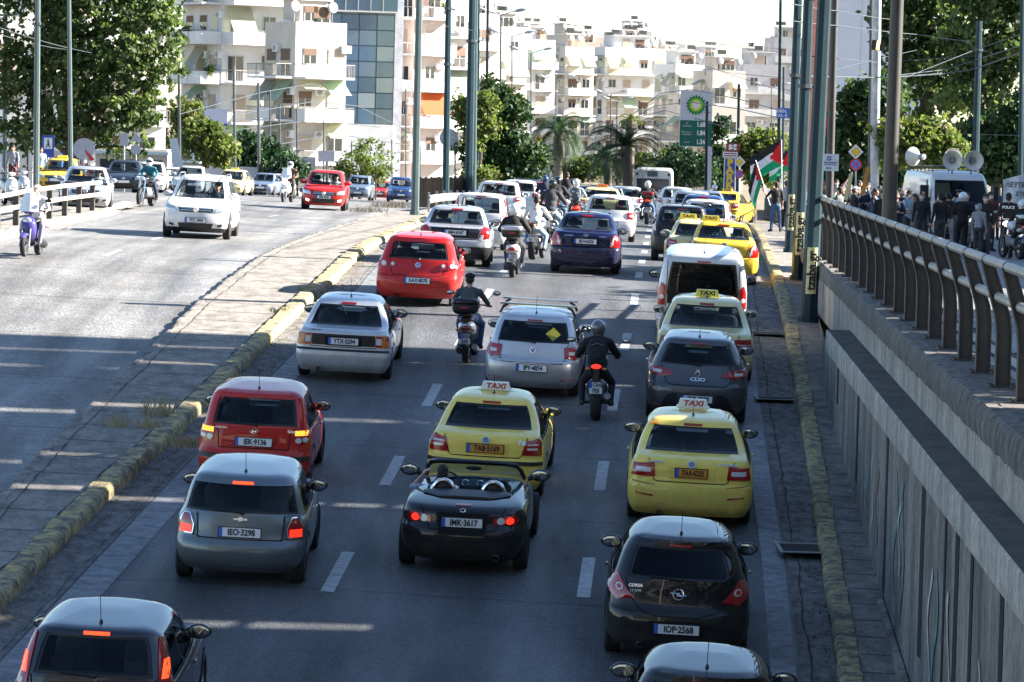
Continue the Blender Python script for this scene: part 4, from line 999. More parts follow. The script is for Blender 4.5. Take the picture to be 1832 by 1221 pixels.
    if D.get('rails') or 'rails' in extra:
        for sg in (1, -1):
            b = MB(); x = float(s.w(s.zt+.02))-.06; ys_ = lin(float(s.yr(s.zt))+.25, L-float(s.yf0(s.zt))-.15, 8)
            b.tube([(sg*x, y, s.H-.02+(.05 if 0 < i < 8 else -.02)) for i, y in enumerate(ys_)], .018, M_CHROME if 'rails' not in extra else M_BLACK, 6); b.build('roof_rail', root)
    if 'rack' in extra:
        for y in (1.15, 1.95):
            b = MB(); b.box((-.66, y-.03, s.H+.07), (.66, y+.03, s.H+.10), M_CHROME)
            for sg in (1, -1): b.tube([(sg*.52, y, s.H+.07), (sg*.60, y, s.H+.02), (sg*.66, y, s.H-.09)], .022, M_BLACK, 7)
            b.build('roof_rack', root, angle=30)
    if taxi is not None:
        m_bg, m_tx = taxi; t = obj('taxi_sign', shared(('taxi', m_bg.name), lambda: mk_taxi(m_bg)), root, (-.3 if 'signleft' in extra else 0, L*.42 if 'signfwd' not in extra else L*.5, s.H-.005))
        if not front and detail: text('TAXI', .115, m_tx, t, (0, -.082, .058), bold=.03, shear=.15 if m_tx.name == 'taxi_red' else 0, extr=.002, rot=(math.pi/2-.37, 0, 0), sx=1.15)
    if driver is not None:
        DRIVERS.append((root, L, driver, kind))
    # door lines and handles on the flanks
    if detail > 1:
        def mkdoor():
            b = MB()
            for sg in (1, -1):
                for yy in (L*.42, L*.66):
                    vs = []
                    for z in lin(.32, s.zb, 6):
                        for dy in (-.006, .006): vs.append(s.sidept(sg, yy+dy, z)+Vector((sg*.003, 0, 0)))
                    b.add(vs, [(2*i, 2*i+1, 2*i+3, 2*i+2) for i in range(6)], M_UNDER)
            return b.mesh('door_line', smooth=False)
        obj('door_line', shared(('door', kind), mkdoor), root)
        for sg in (1, -1):
            b = MB(); p = s.sidept(sg, L*.44, s.zb-.09); b.tube([p+Vector((sg*.02, 0, 0)), p+Vector((sg*.02, .15, 0))], .014, cm if kind != 'mini' else M_CHROME, 6); b.build('door_handle', root)
    return root
DRIVERS = []
M_TAXIRED = mat('taxi_red', (.45, .02, .03), .5); M_TAXIBLK = mat('taxi_black', (.015, .015, .01), .5)
M_SIGNW = mat('taxi_sign_white', (.75, .73, .62), .35); M_SIGNY = mat('taxi_sign_yellow', (.75, .62, .06), .35); M_SIGNO = mat('taxi_sign_orange', (.85, .35, .08), .4)
def mk_taxi(m):
    b = MB(); vs = [(-.22, -.10, 0), (.22, -.10, 0), (.22, .10, 0), (-.22, .10, 0), (-.19, -.055, .115), (.19, -.055, .115), (.19, .055, .115), (-.19, .055, .115)]
    b.add(vs, [(0,1,5,4), (1,2,6,5), (2,3,7,6), (3,0,4,7), (4,5,6,7)], m); b.box((-.24, -.11, -.02), (.24, .11, .004), m); return b.mesh('taxi_sign', smooth=False)

def letter(root, kind, txt, x, z, size, m, off=.012, **k):
    s = spec(kind)['S']; p = s.surf('r', x, z); q = s.surf('r', x, z+.03); tl = math.atan2(q.y-p.y, .03); return text(txt, size, m, root, (p.x, p.y-off, z), (math.pi/2-tl, 0, 0), **k)
# ---------------------------------------------------------------- the cars of this street
P_RED = paint('red', (.48, .016, .012)); P_REDO = paint('orange_red', (.46, .010, .008)); P_SILV = paint('silver', (.50, .52, .56), .55); P_SILVL = paint('light_silver', (.55, .57, .60), .35)
P_WHITE = paint('white', (.74, .74, .73)); P_BLACK = paint('black', (.004, .004, .006)); P_NAVY = paint('navy', (.006, .009, .050), .0); P_DNAVY = paint('dark_navy', (.008, .010, .018), .1)
P_GREY = paint('grey', (.065, .068, .082), .4); P_MINI = paint('steel_blue_grey', (.13, .165, .185), .45); P_YEL = paint('taxi_yellow', (.88, .66, .13)); P_YELD = paint('deep_yellow', (.74, .48, .04)); P_CREAM = paint('cream', (.74, .63, .30))
P_CHARC = paint('charcoal', (.05, .055, .065), .3); P_BLUE = paint('mid_blue', (.02, .06, .20), .3); P_SBLUE = paint('steel_blue', (.20, .26, .36), .5)
def heading(px, d):
    return None
def hd(x, y):
    """lane direction (rotation about z) at a point of the near road"""
    dx = float(dashR(y+4)) - float(dashR(y-4)); return -math.atan2(dx, 8)
F_RIB = mat('red_ribbon', (.5, .04, .02), .7)
CARS_G = 'cars driving away in the near lanes'; ONC = 'cars coming towards the camera on the far road'
def put(kind, label, px, d=None, py=None, cat='car', dz=0, yaw=0, **k):
    p = gp(px, py) if py else gd(px, d); h = hd(p.x, p.y)+R(yaw); a = spec(kind)['axr'] if py else 0
    k.setdefault('group', CARS_G)
    return car(kind, label, cat, (p.x+math.sin(h)*a, p.y-math.cos(h)*a), h, k.pop('col'), **k)
put('fiesta', 'near black hatchback at bottom left with lit pillar lamps and plate ending 8415', 156, d=36.1, col=P_DNAVY, plt='IMA·8415', lit=True, extra=('badge_oval', 'brake3'), yaw=1.5)
put('corsa', 'black hatchback cut by the bottom edge in front of which another black hatchback drives', 1250, d=35.2, col=P_BLACK, plt=None, lampm=M_RED, extra=(), yaw=.3)
put('corsa', 'shiny black hatchback with round ringed badge and plate ending 2568', 1206, py=1170, col=P_BLACK, plt='IOP·2568', mircol=P_BLACK, extra=('badge_ring',), tintback=True, yaw=.4)
put('mini', 'small blue grey retro hatchback with pale roof, twin exhaust and lit lamps, plate ending 3298', 431, py=1035, col=P_MINI, plt='IEO·3298', lit=True, extra=('badge_wings', 'brake3'), mircol=P_BLACK, yaw=2)
put('octavia3', 'bright yellow taxi with plate ending 6232 behind the grey hatchback', 1230, py=928, cat='taxi', col=P_YEL, plt='TAA·6232', orange=True, sq=True, taxi=(M_SIGNW, M_TAXIRED), mircol=P_BLACK, driver='white', yaw=.4, extra=('signfwd',))
put('octavia', 'yellow taxi with black bumper strip in the middle lane ahead of the black roadster', 870, py=880, cat='taxi', col=P_YEL, plt='TAB·5169', orange=True, taxi=(M_SIGNW, M_TAXIRED), mircol=P_BLACK, driver='dark', yaw=-.6)
put('getz', 'red hatchback with amber indicators lit and plate ending 9136', 457, py=868, col=P_RED, plt='IEK·9136', blink=True, extra=('badge_h',), mircol=P_BLACK, driver='dark', yaw=1.5)
put('clio', 'dark grey hatchback with diamond badge and plate ending 7078', 1243, py=750, col=P_GREY, plt='ITO·7078', extra=('badge_diamond',), mircol=P_BLACK, yaw=.4, seats=True)
put('polo', 'silver hatchback with roof rack and plate ending 4874', 952, py=703, col=P_SILV, plt='IPY·4874', extra=('badge_vw', 'rack'), mircol=P_SILV, driver='dark', yaw=-.3)
put('vectra', 'boxy old silver saloon with black tail panel and plate ending 5294', 617, py=673, col=P_SILVL, plt='YTX·5294', extra=('hollow', 'grey_seats', 'nobadge'), mircol=P_BLACK, driver='dark', yaw=1.2)
put('w210', 'pale yellow saloon taxi between the grey hatchback and the silver van', 1258, d=66.1, cat='taxi', col=P_CREAM, plt='TAE·5675', orange=True, taxi=(M_SIGNY, M_TAXIBLK), mircol=P_CREAM, driver='dark', yaw=.6, extra=('grey_seats',))
put('golf', 'bright red hatchback with round lamps and plate ending 8570', 747, py=543, col=P_REDO, plt='XAX·8570', extra=('badge_vw',), mircol=P_BLACK, driver='dark', yaw=1.2)
put('doblo', 'tall silver white van car with dark tailgate glass', 1251, d=71.6, cat='van', pname='van', col=P_SILVL, plt='IZE·4410', tintback=True, mircol=P_BLACK, yaw=.5, extra=())
put('accent', 'dark blue saloon in the middle lane with plate ending 6326', 1046, py=488, col=P_NAVY, plt='IKH·6326', extra=('badge_h',), driver='dark', yaw=-.2)
put('volvo', 'silver grey saloon with black tail panel and plate ending 6347', 813, py=474, col=P_SILV, plt='IMH·6347', extra=('nobadge',), mircol=P_BLACK, yaw=1.5)
put('octavia', 'yellow taxi half hidden right in front of the silver van', 1250, d=87, cat='taxi', col=P_CREAM, plt=None, taxi=(M_SIGNY, M_TAXIBLK), yaw=.5, detail=1, extra=('signleft',))
put('accent', 'deep yellow taxi beside the kerb with red lamps, at the head of the taxis', 1290, py=506, cat='taxi', col=P_YELD, plt=None, taxi=(M_SIGNY, M_TAXIBLK), mircol=P_BLACK, driver='white', yaw=.8, extra=('signleft',))
put('i10', 'small tall black hatchback to the left of the deep yellow taxi', 1216, py=468, col=P_BLACK, plt=None, extra=(), yaw=0)
put('panda', 'small white hatchback with long red pillar lamps ahead of the silver grey saloon', 857, py=446, col=P_WHITE, plt=None, yaw=-.6)
put('polo', 'white hatchback with red ribbon behind glass ahead of the dark blue saloon', 1088, py=431, col=P_WHITE, plt='IZO·2250', extra=('badge_vw',), yaw=0)
put('wagon', 'white estate with roof rails ahead of the small white hatchback', 888, d=128, col=P_WHITE, plt=None, extra=('rails',), yaw=-.6)
put('polo', 'white hatchback between the white estate and the red brown car', 926, d=148, col=P_WHITE, plt=None, yaw=-.6, detail=1)
put('golf', 'dark red car partly hidden by the riders', 956, d=163, col=paint('maroon', (.2, .02, .02)), plt=None, yaw=0, detail=1)
put('suv', 'dark blue tall car with roof rails in the left lane', 938, d=182, col=P_SBLUE, plt=None, yaw=0, detail=1)
put('wagon', 'pale blue car farthest ahead in the left lane', 962, d=205, col=P_SILV, plt=None, yaw=0, detail=1)
put('panda', 'white hatchback with red pillar lamps ahead of the small tall black hatchback', 1262, d=107, col=P_WHITE, plt=None, yaw=.5)
put('sedan', 'dark blue saloon ahead of the white hatchback in the kerb lane', 1256, d=123, col=P_BLUE, plt=None, yaw=.5, mircol=P_BLACK)
put('polo', 'white car ahead of the dark blue saloon', 1235, d=133, col=P_SILVL, plt=None, yaw=.5, detail=1)
put('octavia', 'pale blue grey saloon farther ahead in the kerb lane', 1262, d=146, col=P_SBLUE, plt=None, yaw=.6, detail=1)
put('yaris', 'rounded white hatchback with triangular lamps near the bus', 1208, d=152, col=P_WHITE, plt=None, yaw=-1, detail=1)
put('sedan', 'grey saloon near the head of the kerb lane', 1245, d=168, col=P_CHARC, plt=None, yaw=.6, detail=1)
put('wagon', 'silver estate beside the parking sign', 1262, d=184, col=P_SILV, plt=None, yaw=.6, detail=1)
put('polo', 'white hatchback in the middle lane beside the rider with top box', 1118, d=158, col=P_WHITE, plt=None, yaw=0, detail=1)
put('octavia', 'cream taxi with orange roof sign ahead of the white hatchback', 1072, d=131, cat='taxi', col=P_CREAM, plt=None, taxi=(M_SIGNO, M_TAXIRED), yaw=0, detail=1)
put('wagon', 'silver estate car in the middle lane far ahead', 1086, d=178, col=P_SILVL, plt=None, yaw=0, detail=1)
put('suv', 'black tall car in the middle lane far ahead', 1074, d=200, col=P_CHARC, plt=None, yaw=0, detail=1)
put('suv', 'dark car at the far head of the middle lane', 1050, d=222, col=P_BLUE, plt=None, yaw=0, detail=1)
put('suv', 'grey car far ahead between the lanes', 1000, d=225, col=P_GREY, plt=None, yaw=0, detail=1)
for px, d, kd, c, lb in ((905, 232, 'suv', P_DNAVY, 'dark tall car at the far end of the left lane'), (925, 256, 'polo', P_WHITE, 'farthest white hatchback in the left lane'), (1004, 262, 'wagon', P_SILV, 'far silver estate behind the riders'), (1034, 240, 'polo', P_CHARC, 'far dark hatchback right of the riders'), (1136, 192, 'golf', P_SILVL, 'pale hatchback just ahead of the white hatchback by the top box rider'), (1226, 206, 'polo', P_WHITE, 'white hatchback beside the bus'), (1240, 232, 'golf', P_BLUE, 'blue hatchback far ahead in the kerb lane')):
    put(kd, lb, px, d, col=c, plt=None, detail=1)
p = gd(1284, 152)
car('octavia', 'yellow taxi angled at the kerb beside the parking sign', 'taxi', (p.x, p.y), hd(p.x, p.y)+R(-12), P_YELD, group=CARS_G, taxi=(M_SIGNY, M_TAXIBLK), detail=1)
by = {o['label'][:22]: o for o in bpy.data.objects if o.parent is None and 'label' in o}
def L_(start): return next(o for k, o in by.items() if start.startswith(k) or k.startswith(start[:22]))
r_ = L_('dark grey hatchback with diamond'); letter(r_, 'clio', 'CLIO', 0, .785, .085, M_CHROME, bold=.02, sx=1.3)
r_ = L_('silver grey saloon with black tail'); letter(r_, 'volvo', 'V  O  L  V  O', 0, .955, .07, M_CHROME, bold=.03, off=.02)
r_ = L_('silver hatchback with roof rack'); letter(r_, 'polo', 'POLO', -.47, .76, .05, M_CHROME, bold=.02)
s_p = spec('polo')['S']; b = MB(); c = s_p.surf('r', .33, 1.14); b.add([(c.x-.13, c.y-.005, c.z), (c.x, c.y-.035, c.z-.12), (c.x+.13, c.y-.005, c.z), (c.x, c.y+.02, c.z+.12)], [(0, 1, 2, 3)], M_SIGNY); b.build('window_sticker', r_, smooth=False)
r_ = L_('bright yellow taxi with plate'); letter(r_, 'octavia3', 'SKODA', -.50, .955, .05, M_CHROME, bold=.02, sx=1.2); letter(r_, 'octavia3', 'OCTAVIA', .50, .955, .05, M_CHROME, bold=.02, sx=1.2); letter(r_, 'octavia3', '840', -.55, 1.37, .09, M_PLATEO, bold=.03, off=.02)
r_ = L_('yellow taxi with black bumper'); letter(r_, 'octavia', 'Tdi', .52, .90, .08, M_CHROME, bold=.03)
r_ = L_('shiny black hatchback with round'); letter(r_, 'corsa', 'CORSA', -.50, .93, .05, M_CHROME, bold=.03); letter(r_, 'corsa', '1.3 CDTI', -.50, .87, .035, M_CHROME, bold=.03)
r_ = L_('red hatchback with amber'); letter(r_, 'getz', 'Getz', .53, .93, .055, M_CHROME, bold=.02); letter(r_, 'getz', 'HYUNDAI', -.48, .945, .04, M_CHROME, bold=.02)
r_ = L_('dark blue saloon in the'); letter(r_, 'accent', 'ACCENT', .40, .93, .045, M_CHROME, bold=.02); letter(r_, 'accent', 'HYUNDAI', -.40, .93, .045, M_CHROME, bold=.02)
r_ = L_('boxy old silver saloon'); letter(r_, 'vectra', 'VECTRA', -.48, .925, .05, M_HUB, bold=.02)
r_ = L_('white hatchback with red ribbon'); b = MB(); 
for k in range(5): b.ell(s_p.surf('r', .38+.05*k, .99-.02*(k % 2))+Vector((0, -.03, 0)), (.06, .02, .03), F_RIB, 8, 6)
b.build('ribbon', r_)
# oncoming
def onc(kind, label, px, d=None, py=None, yaw=0, cat='car', **k):
    p = gp(px, py) if py else gd(px, d); h = hd(p.x, p.y) + math.pi + R(yaw); L = spec(kind)['S'].L - (spec(kind)['axf'] if py else 0)
    loc = (p.x + math.sin(h)*L, p.y - math.cos(h)*L); k.setdefault('group', ONC)
    return car(kind, label, cat, loc, h, k.pop('col'), front=True, **k)
onc('tiguan', 'large white off roader with silver roof rails nearest on the far road', 352, py=426, col=P_WHITE, plt='YPZ 3904', driver='dark', yaw=3, lowblack=True)
onc('swift', 'red hatchback with lit fog lights on the far road', 579, py=376, col=P_RED, plt='IMZ 8240', driver='white', yaw=3, extra=('foglit',))
onc('octavia', 'silver saloon behind the striped pole on the left', 152, py=377, col=P_SILV, plt='', driver='white', yaw=8)
onc('sedan', 'yellow taxi behind the guard rail on the left', 98, d=152, cat='taxi', col=P_YELD, plt='', taxi=(M_SIGNY, M_TAXIBLK), yaw=3, detail=1)
onc('golf', 'dark blue hatchback behind the rider in teal', 220, d=158, col=P_DNAVY, plt='', yaw=6, detail=1)
onc('yaris', 'white people carrier behind the dark blue hatchback', 266, d=170, col=P_WHITE, plt='', yaw=6, detail=1)
onc('octavia', 'silver car seen just behind the white off roader', 334, d=176, col=P_SILVL, plt='', yaw=3, detail=1)
onc('golf', 'white car at the back left behind the people carrier', 300, d=200, col=P_WHITE, plt='', yaw=2, detail=1)
onc('octavia3', 'cream taxi to the right of the white off roader', 406, d=200, cat='taxi', col=P_CREAM, plt='', taxi=(M_SIGNY, M_TAXIBLK), yaw=-1, detail=1, driver='dark')
onc('golf', 'dark grey hatchback beside the cream taxi', 464, d=232, col=P_SBLUE, plt='', yaw=-2, detail=1)
onc('yaris', 'white hatchback behind the white scooter', 486, d=246, col=P_WHITE, plt='', yaw=2, detail=1)
onc('suv', 'pale blue off roader right of the red hatchback', 638, d=238, col=P_SBLUE, plt='', yaw=1, detail=1)
onc('golf', 'small red car far away on the far road', 677, d=272, col=P_RED, plt='', yaw=0, detail=1)
onc('suv', 'dark blue tall car nearest the median pole far away', 716, d=232, col=P_BLUE, plt='', yaw=4, detail=1)
onc('suv', 'second dark car far away behind the median pole', 748, d=255, col=P_DNAVY, plt='', yaw=4, detail=1)
onc('sedan', 'blue car half hidden beside the white scooter', 528, d=285, col=P_BLUE, plt='', yaw=0, detail=1)
# ================================================================ PEOPLE
def prim(b, kind, a, c=None, ra=.05, rb=None, M=None):
    """tapered capsule a-c, or ellipsoid"""
    if kind == 'e': b.ell(a, ra, M_SKIN, 14, 10, M)
    else:
        a, c = Vector(a), Vector(c); rb = ra if rb is None else rb; d = (c-a).normalized(); L = (c-a).length
        pts, rr = [], []
        for t in (-1, -.7, -.35): pts.append(a + d*ra*t); rr.append(ra*math.sqrt(max(0, 1-t*t))+.0005)
        for t in lin(0, 1, 4): pts.append(a + d*L*t); rr.append(ra+(rb-ra)*t)
        for t in (.35, .7, 1): pts.append(c + d*rb*t); rr.append(rb*math.sqrt(max(0, 1-t*t))+.0005)
        b.tube(pts, rr, M_SKIN, 12)
def remesh(b, name, vox, it=4):
    me = b.mesh(name, smooth=False); o = bpy.data.objects.new(name, me); COL.objects.link(o)
    m = o.modifiers.new('r', 'REMESH'); m.mode = 'VOXEL'; m.voxel_size = vox; m.use_smooth_shade = True
    s = o.modifiers.new('s', 'SMOOTH'); s.factor = .5; s.iterations = it
    me2 = bpy.data.meshes.new_from_object(o.evaluated_get(bpy.context.evaluated_depsgraph_get()))
    bpy.data.objects.remove(o); me2.name = name
    me2.materials.clear(); me2.materials.append(M_SKIN)
    me2.polygons.foreach_set('use_smooth', [True]*len(me2.polygons)); me2.update(); return me2
def V3(*a): return Vector(a)
def base_pose():
    return dict(pel=V3(0,0,.95), che=V3(0,.01,1.28), nek=V3(0,0,1.47), hed=V3(0,.015,1.62), yaw=0., tilt=0.,
        sh=[V3(-.185,0,1.42), V3(.185,0,1.42)], el=[V3(-.235,-.02,1.14), V3(.235,-.02,1.14)], wr=[V3(-.25,.06,.90), V3(.25,.06,.90)], hd=[V3(0,.02,-1), V3(0,.02,-1)],
        hip=[V3(-.09,0,.92), V3(.09,0,.92)], kn=[V3(-.10,.03,.50), V3(.10,.03,.50)], an=[V3(-.11,-.02,.09), V3(.11,-.02,.09)], toe=[V3(-.13,.14,.035), V3(.13,.14,.035)])
def pose(name):
    p = base_pose()
    if name == 'stand': pass
    elif name == 'phone': p['el'][1] = V3(.25,.10,1.16); p['wr'][1] = V3(.14,.10,1.42); p['hd'][1] = V3(-.2,0,1); p['an'][0] = V3(-.15,.02,.09); p['toe'][0] = V3(-.2,.17,.035)
    elif name == 'cross':
        p['el'] = [V3(-.25,.05,1.16), V3(.25,.05,1.16)]; p['wr'] = [V3(.03,.20,1.17), V3(-.03,.20,1.20)]; p['hd'] = [V3(1,.1,0), V3(-1,.1,0)]
    elif name == 'hold':
        p['el'] = [V3(-.24,.06,1.16), V3(.24,.06,1.16)]; p['wr'] = [V3(-.10,.27,1.20), V3(.12,.27,1.18)]; p['hd'] = [V3(.5,.8,0), V3(-.5,.8,0)]
        p['kn'][0] = V3(-.12,.06,.50); p['an'][0] = V3(-.14,.04,.09); p['toe'][0] = V3(-.17,.2,.035)
    elif name == 'raise':
        p['el'][0] = V3(-.33,.10,1.22); p['wr'][0] = V3(-.38,.24,1.40); p['hd'][0] = V3(-.1,.3,1)
        p['kn'] = [V3(-.12,.04,.50), V3(.13,.02,.50)]; p['an'] = [V3(-.16,0,.09), V3(.17,-.03,.09)]; p['toe'] = [V3(-.2,.16,.035), V3(.22,.12,.035)]
    elif name == 'walk':
        p['kn'] = [V3(-.09,.18,.52), V3(.09,-.02,.50)]; p['an'] = [V3(-.09,.22,.10), V3(.09,-.30,.16)]; p['toe'] = [V3(-.1,.38,.05), V3(.1,-.16,.05)]
        p['el'] = [V3(-.23,-.12,1.16), V3(.23,.08,1.15)]; p['wr'] = [V3(-.24,-.10,.93), V3(.24,.24,.97)]
    elif name in ('scooter', 'moto', 'lean'):
        ln = {'scooter': .10, 'moto': .22, 'lean': .30}[name]; z0 = .82 if name != 'scooter' else .84
        p['pel'] = V3(0,.0,z0); p['che'] = V3(0,ln*.65,z0+.33); p['nek'] = V3(0,ln,z0+.52); p['hed'] = V3(0,ln+.05,z0+.67)
        p['sh'] = [V3(-.19,ln*.9,z0+.46), V3(.19,ln*.9,z0+.46)]; hy = .62
        p['el'] = [V3(-.33,ln+.18,z0+.24), V3(.33,ln+.18,z0+.24)]; p['wr'] = [V3(-.32,ln+.40,z0+.20), V3(.32,ln+.40,z0+.20)]; p['hd'] = [V3(.1,1,-.1), V3(-.1,1,-.1)]
        p['hip'] = [V3(-.11,.02,z0-.03), V3(.11,.02,z0-.03)]
        if name == 'scooter':
            p['kn'] = [V3(-.21,.42,.70), V3(.21,.42,.70)]; p['an'] = [V3(-.17,.50,.30), V3(.17,.50,.30)]; p['toe'] = [V3(-.18,.66,.26), V3(.18,.66,.26)]
        else:
            p['kn'] = [V3(-.25,.36,.60), V3(.25,.36,.60)]; p['an'] = [V3(-.24,.10,.28), V3(.24,.10,.28)]; p['toe'] = [V3(-.26,.27,.25), V3(.26,.27,.25)]
    elif name == 'drive':
        z0 = .0; p['pel'] = V3(0,0,.12); p['che'] = V3(0,-.06,.45); p['nek'] = V3(0,-.08,.64); p['hed'] = V3(0,-.05,.79)
        p['sh'] = [V3(-.19,-.07,.58), V3(.19,-.07,.58)]; p['el'] = [V3(-.27,.10,.36), V3(.27,.10,.36)]; p['wr'] = [V3(-.16,.32,.46), V3(.16,.32,.46)]; p['hd'] = [V3(.2,1,.3), V3(-.2,1,.3)]
        p['hip'] = [V3(-.1,.02,.10), V3(.1,.02,.10)]; p['kn'] = [V3(-.13,.45,.22), V3(.13,.45,.22)]; p['an'] = [V3(-.13,.75,-.05), V3(.13,.75,-.05)]; p['toe'] = [V3(-.13,.88,.0), V3(.13,.88,.0)]
    elif name == 'drive_arm':
        p = pose('drive'); p['el'][0] = V3(-.44,-.02,.60); p['wr'][0] = V3(-.27,-.05,.80); p['hd'][0] = V3(.6,.1,.7)
    elif name == 'cop_sit':
        p = pose('moto'); p['an'] = [V3(-.30,.15,.10), V3(.30,.15,.10)]; p['kn'] = [V3(-.28,.32,.52), V3(.28,.32,.52)]; p['toe'] = [V3(-.33,.30,.04), V3(.33,.30,.04)]
    return p
def hand(b, w, d, sgn, el):
    d = d.normalized(); fo = (w-el).normalized(); side = d.cross(Vector((0, 0, 1)) if abs(d.z) < .9 else Vector((0, 1, 0))).normalized()
    nr = side.cross(d).normalized()
    prim(b, 'c', w, w+d*.035, .027, .030)
    for k in range(4):
        o = side*(-.030+.020*k); L = (.062, .072, .066, .052)[k]
        a = w + d*.05 + o; m = a + d*L*.55 - nr*.008; prim(b, 'c', w+d*.03+o*.8, a, .013, .012); prim(b, 'c', a, m, .0105, .010); prim(b, 'c', m, m+d*L*.38-nr*.022, .0098, .009)
    prim(b, 'c', w+d*.02-side*.022*sgn, w+d*.055-side*.052*sgn-nr*.01, .013, .0105); prim(b, 'c', w+d*.055-side*.052*sgn-nr*.01, w+d*.085-side*.055*sgn-nr*.02, .0105, .009)
def piece(pn, what):
    def mk():
        p = pose(pn); b = MB(); g = 0.
        if what == 'body':
            prim(b, 'e', p['hed']+V3(0,0,.035), ra=(.074, .092, .095)); prim(b, 'e', p['hed']+V3(0,.035,-.03), ra=(.055, .058, .075)); prim(b, 'c', p['hed']+V3(0,.092,.015), p['hed']+V3(0,.108,-.012), .010, .015)
            prim(b, 'c', p['hed']+V3(-.028,.082,-.048), p['hed']+V3(.028,.082,-.048), .010)
            prim(b, 'c', p['hed']+V3(-.030,.078,.034), p['hed']+V3(-.052,.070,.034), .012); prim(b, 'c', p['hed']+V3(.030,.078,.034), p['hed']+V3(.052,.070,.034), .012)
            for sx in (-1, 1): prim(b, 'e', p['hed']+V3(sx*.077,-.005,.0), ra=(.014, .024, .033))
            prim(b, 'c', p['hed']+V3(0,-.01,-.03), p['nek'], .052, .056); prim(b, 'c', p['nek'], p['che']+V3(0,0,.1), .058, .08)
            g = -.006
        if what in ('body', 'shirt', 'jacket'):
            g = {'body': -.012, 'shirt': .004, 'jacket': .022}[what]
            up = (p['nek']-p['pel']).normalized(); Mr = Vector((0,0,1)).rotation_difference(up).to_matrix().to_4x4()
            prim(b, 'e', p['che']+up*.03, ra=(.165+g, .112+g, .19+g), M=Mr); prim(b, 'e', p['pel'].lerp(p['che'], .45), ra=(.145+g, .10+g, .19), M=Mr); prim(b, 'e', p['pel']+up*.02, ra=(.155+g, .115+g, .13), M=Mr)
            prim(b, 'c', p['sh'][0]+V3(.02,0,0), p['sh'][1]-V3(.02,0,0), .058+g)
            prim(b, 'c', p['nek'], p['sh'][0]+V3(.03,0,.01), .05+g, .05+g); prim(b, 'c', p['nek'], p['sh'][1]+V3(-.03,0,.01), .05+g, .05+g)
            for i in (0, 1):
                prim(b, 'c', p['sh'][i], p['el'][i], .056+g, .042+g)
                if what != 'shirt': prim(b, 'c', p['el'][i], p['wr'][i], .040+g, .028+g*.8)
                else: pass
        if what == 'sleeve':   # long sleeves
            for i in (0, 1): prim(b, 'c', p['el'][i]+(p['sh'][i]-p['el'][i])*.15, p['wr'][i], .046, .034)
        if what == 'body':
            for i, sg in ((0, -1), (1, 1)): hand(b, p['wr'][i], p['hd'][i], sg, p['el'][i])
        if what == 'gloves':
            for i in (0, 1): prim(b, 'c', p['wr'][i]-(p['wr'][i]-p['el'][i]).normalized()*.05, p['wr'][i]+p['hd'][i].normalized()*.06, .036, .040); prim(b, 'c', p['wr'][i]+p['hd'][i].normalized()*.05, p['wr'][i]+p['hd'][i].normalized()*.10+V3(0,0,-.02), .034, .02)
        if what in ('body', 'trousers'):
            g = -.012 if what == 'body' else .008
            for i in (0, 1):
                prim(b, 'c', p['hip'][i], p['kn'][i], .085+g, .058+g); prim(b, 'c', p['kn'][i], p['an'][i], .056+g, .042+g)
            prim(b, 'e', p['pel']+V3(0,-.01,-.02), ra=(.155+g, .115+g, .11))
            if what == 'trousers': prim(b, 'e', p['pel']+V3(0,0,.05), ra=(.155, .11, .08))
        if what in ('body', 'shoes'):
            g = -.008 if what == 'body' else .006
            for i in (0, 1):
                a, t = p['an'][i], p['toe'][i]; h = a + (a-t)*.25; h.z = min(a.z, t.z+.02); prim(b, 'c', h, t, .040+g, .036+g); prim(b, 'c', a+V3(0,0,.0), (h+t)/2, .044+g, .042+g)
        vox = {'body': .0125, 'gloves': .012}.get(what, .016)
        return remesh(b, what, vox)
    return shared(('piece', pn, what), mk)
def headpiece(what):
    def mk():
        b = MB()
        if what == 'hair':
            b.ell((0, -.012, .055), (.083, .098, .092), M_HAIRD, 16, 12); b.ell((0, -.045, .0), (.078, .065, .085), M_HAIRD, 14, 10)
        elif what == 'long_hair':
            b.ell((0, -.012, .055), (.088, .10, .095), M_HAIRD, 16, 12); b.ell((0, -.06, -.05), (.095, .062, .16), M_HAIRD, 14, 10); b.ell((0, -.07, -.16), (.08, .05, .14), M_HAIRD, 14, 10)
        elif what == 'helmet':
            b.ell((0, -.005, .03), (.128, .148, .135), M_SKIN, 20, 14); b.ell((0, .03, -.06), (.105, .12, .08), M_SKIN, 16, 10)
        elif what == 'cap':
            b.ell((0, -.005, .075), (.098, .11, .055), M_SKIN, 16, 8); b.box((-.06, .07, .06), (.06, .17, .07), M_SKIN)
        elif what == 'peaked_cap':
            b.ell((0, -.0, .10), (.125, .135, .045), M_SKIN, 18, 8); b.lathe([(.05, .092), (.09, .098)], M_SKIN, 'z', n=18); b.box((-.07, .06, .048), (.07, .15, .058), M_UNDER)
        elif what == 'hood': b.ell((0, -.02, .03), (.105, .12, .14), M_SKIN, 16, 12)
        return b.mesh(what, angle=60)
    return shared(('head', what), mk)
M_VISOR = mat('dark_visor', (.01, .01, .012), .06, coat=1)
def visor():
    def mk():
        b = MB(); vs = []; n = 12; m = 4
        for j in range(m+1):
            for i in range(n+1):
                a = -1.15+2.3*i/n; z = -.025+.085*j/m; r_ = math.sqrt(max(.1, 1-((z-.0)/.135)**2)); vs.append((.131*math.sin(a)*r_, -.005+.151*math.cos(a)*r_, .03+z))
        b.add(vs, [(j*(n+1)+i, j*(n+1)+i+1, (j+1)*(n+1)+i+1, (j+1)*(n+1)+i) for j in range(m) for i in range(n)], M_VISOR); return b.mesh('visor')
    return shared('visor', mk)
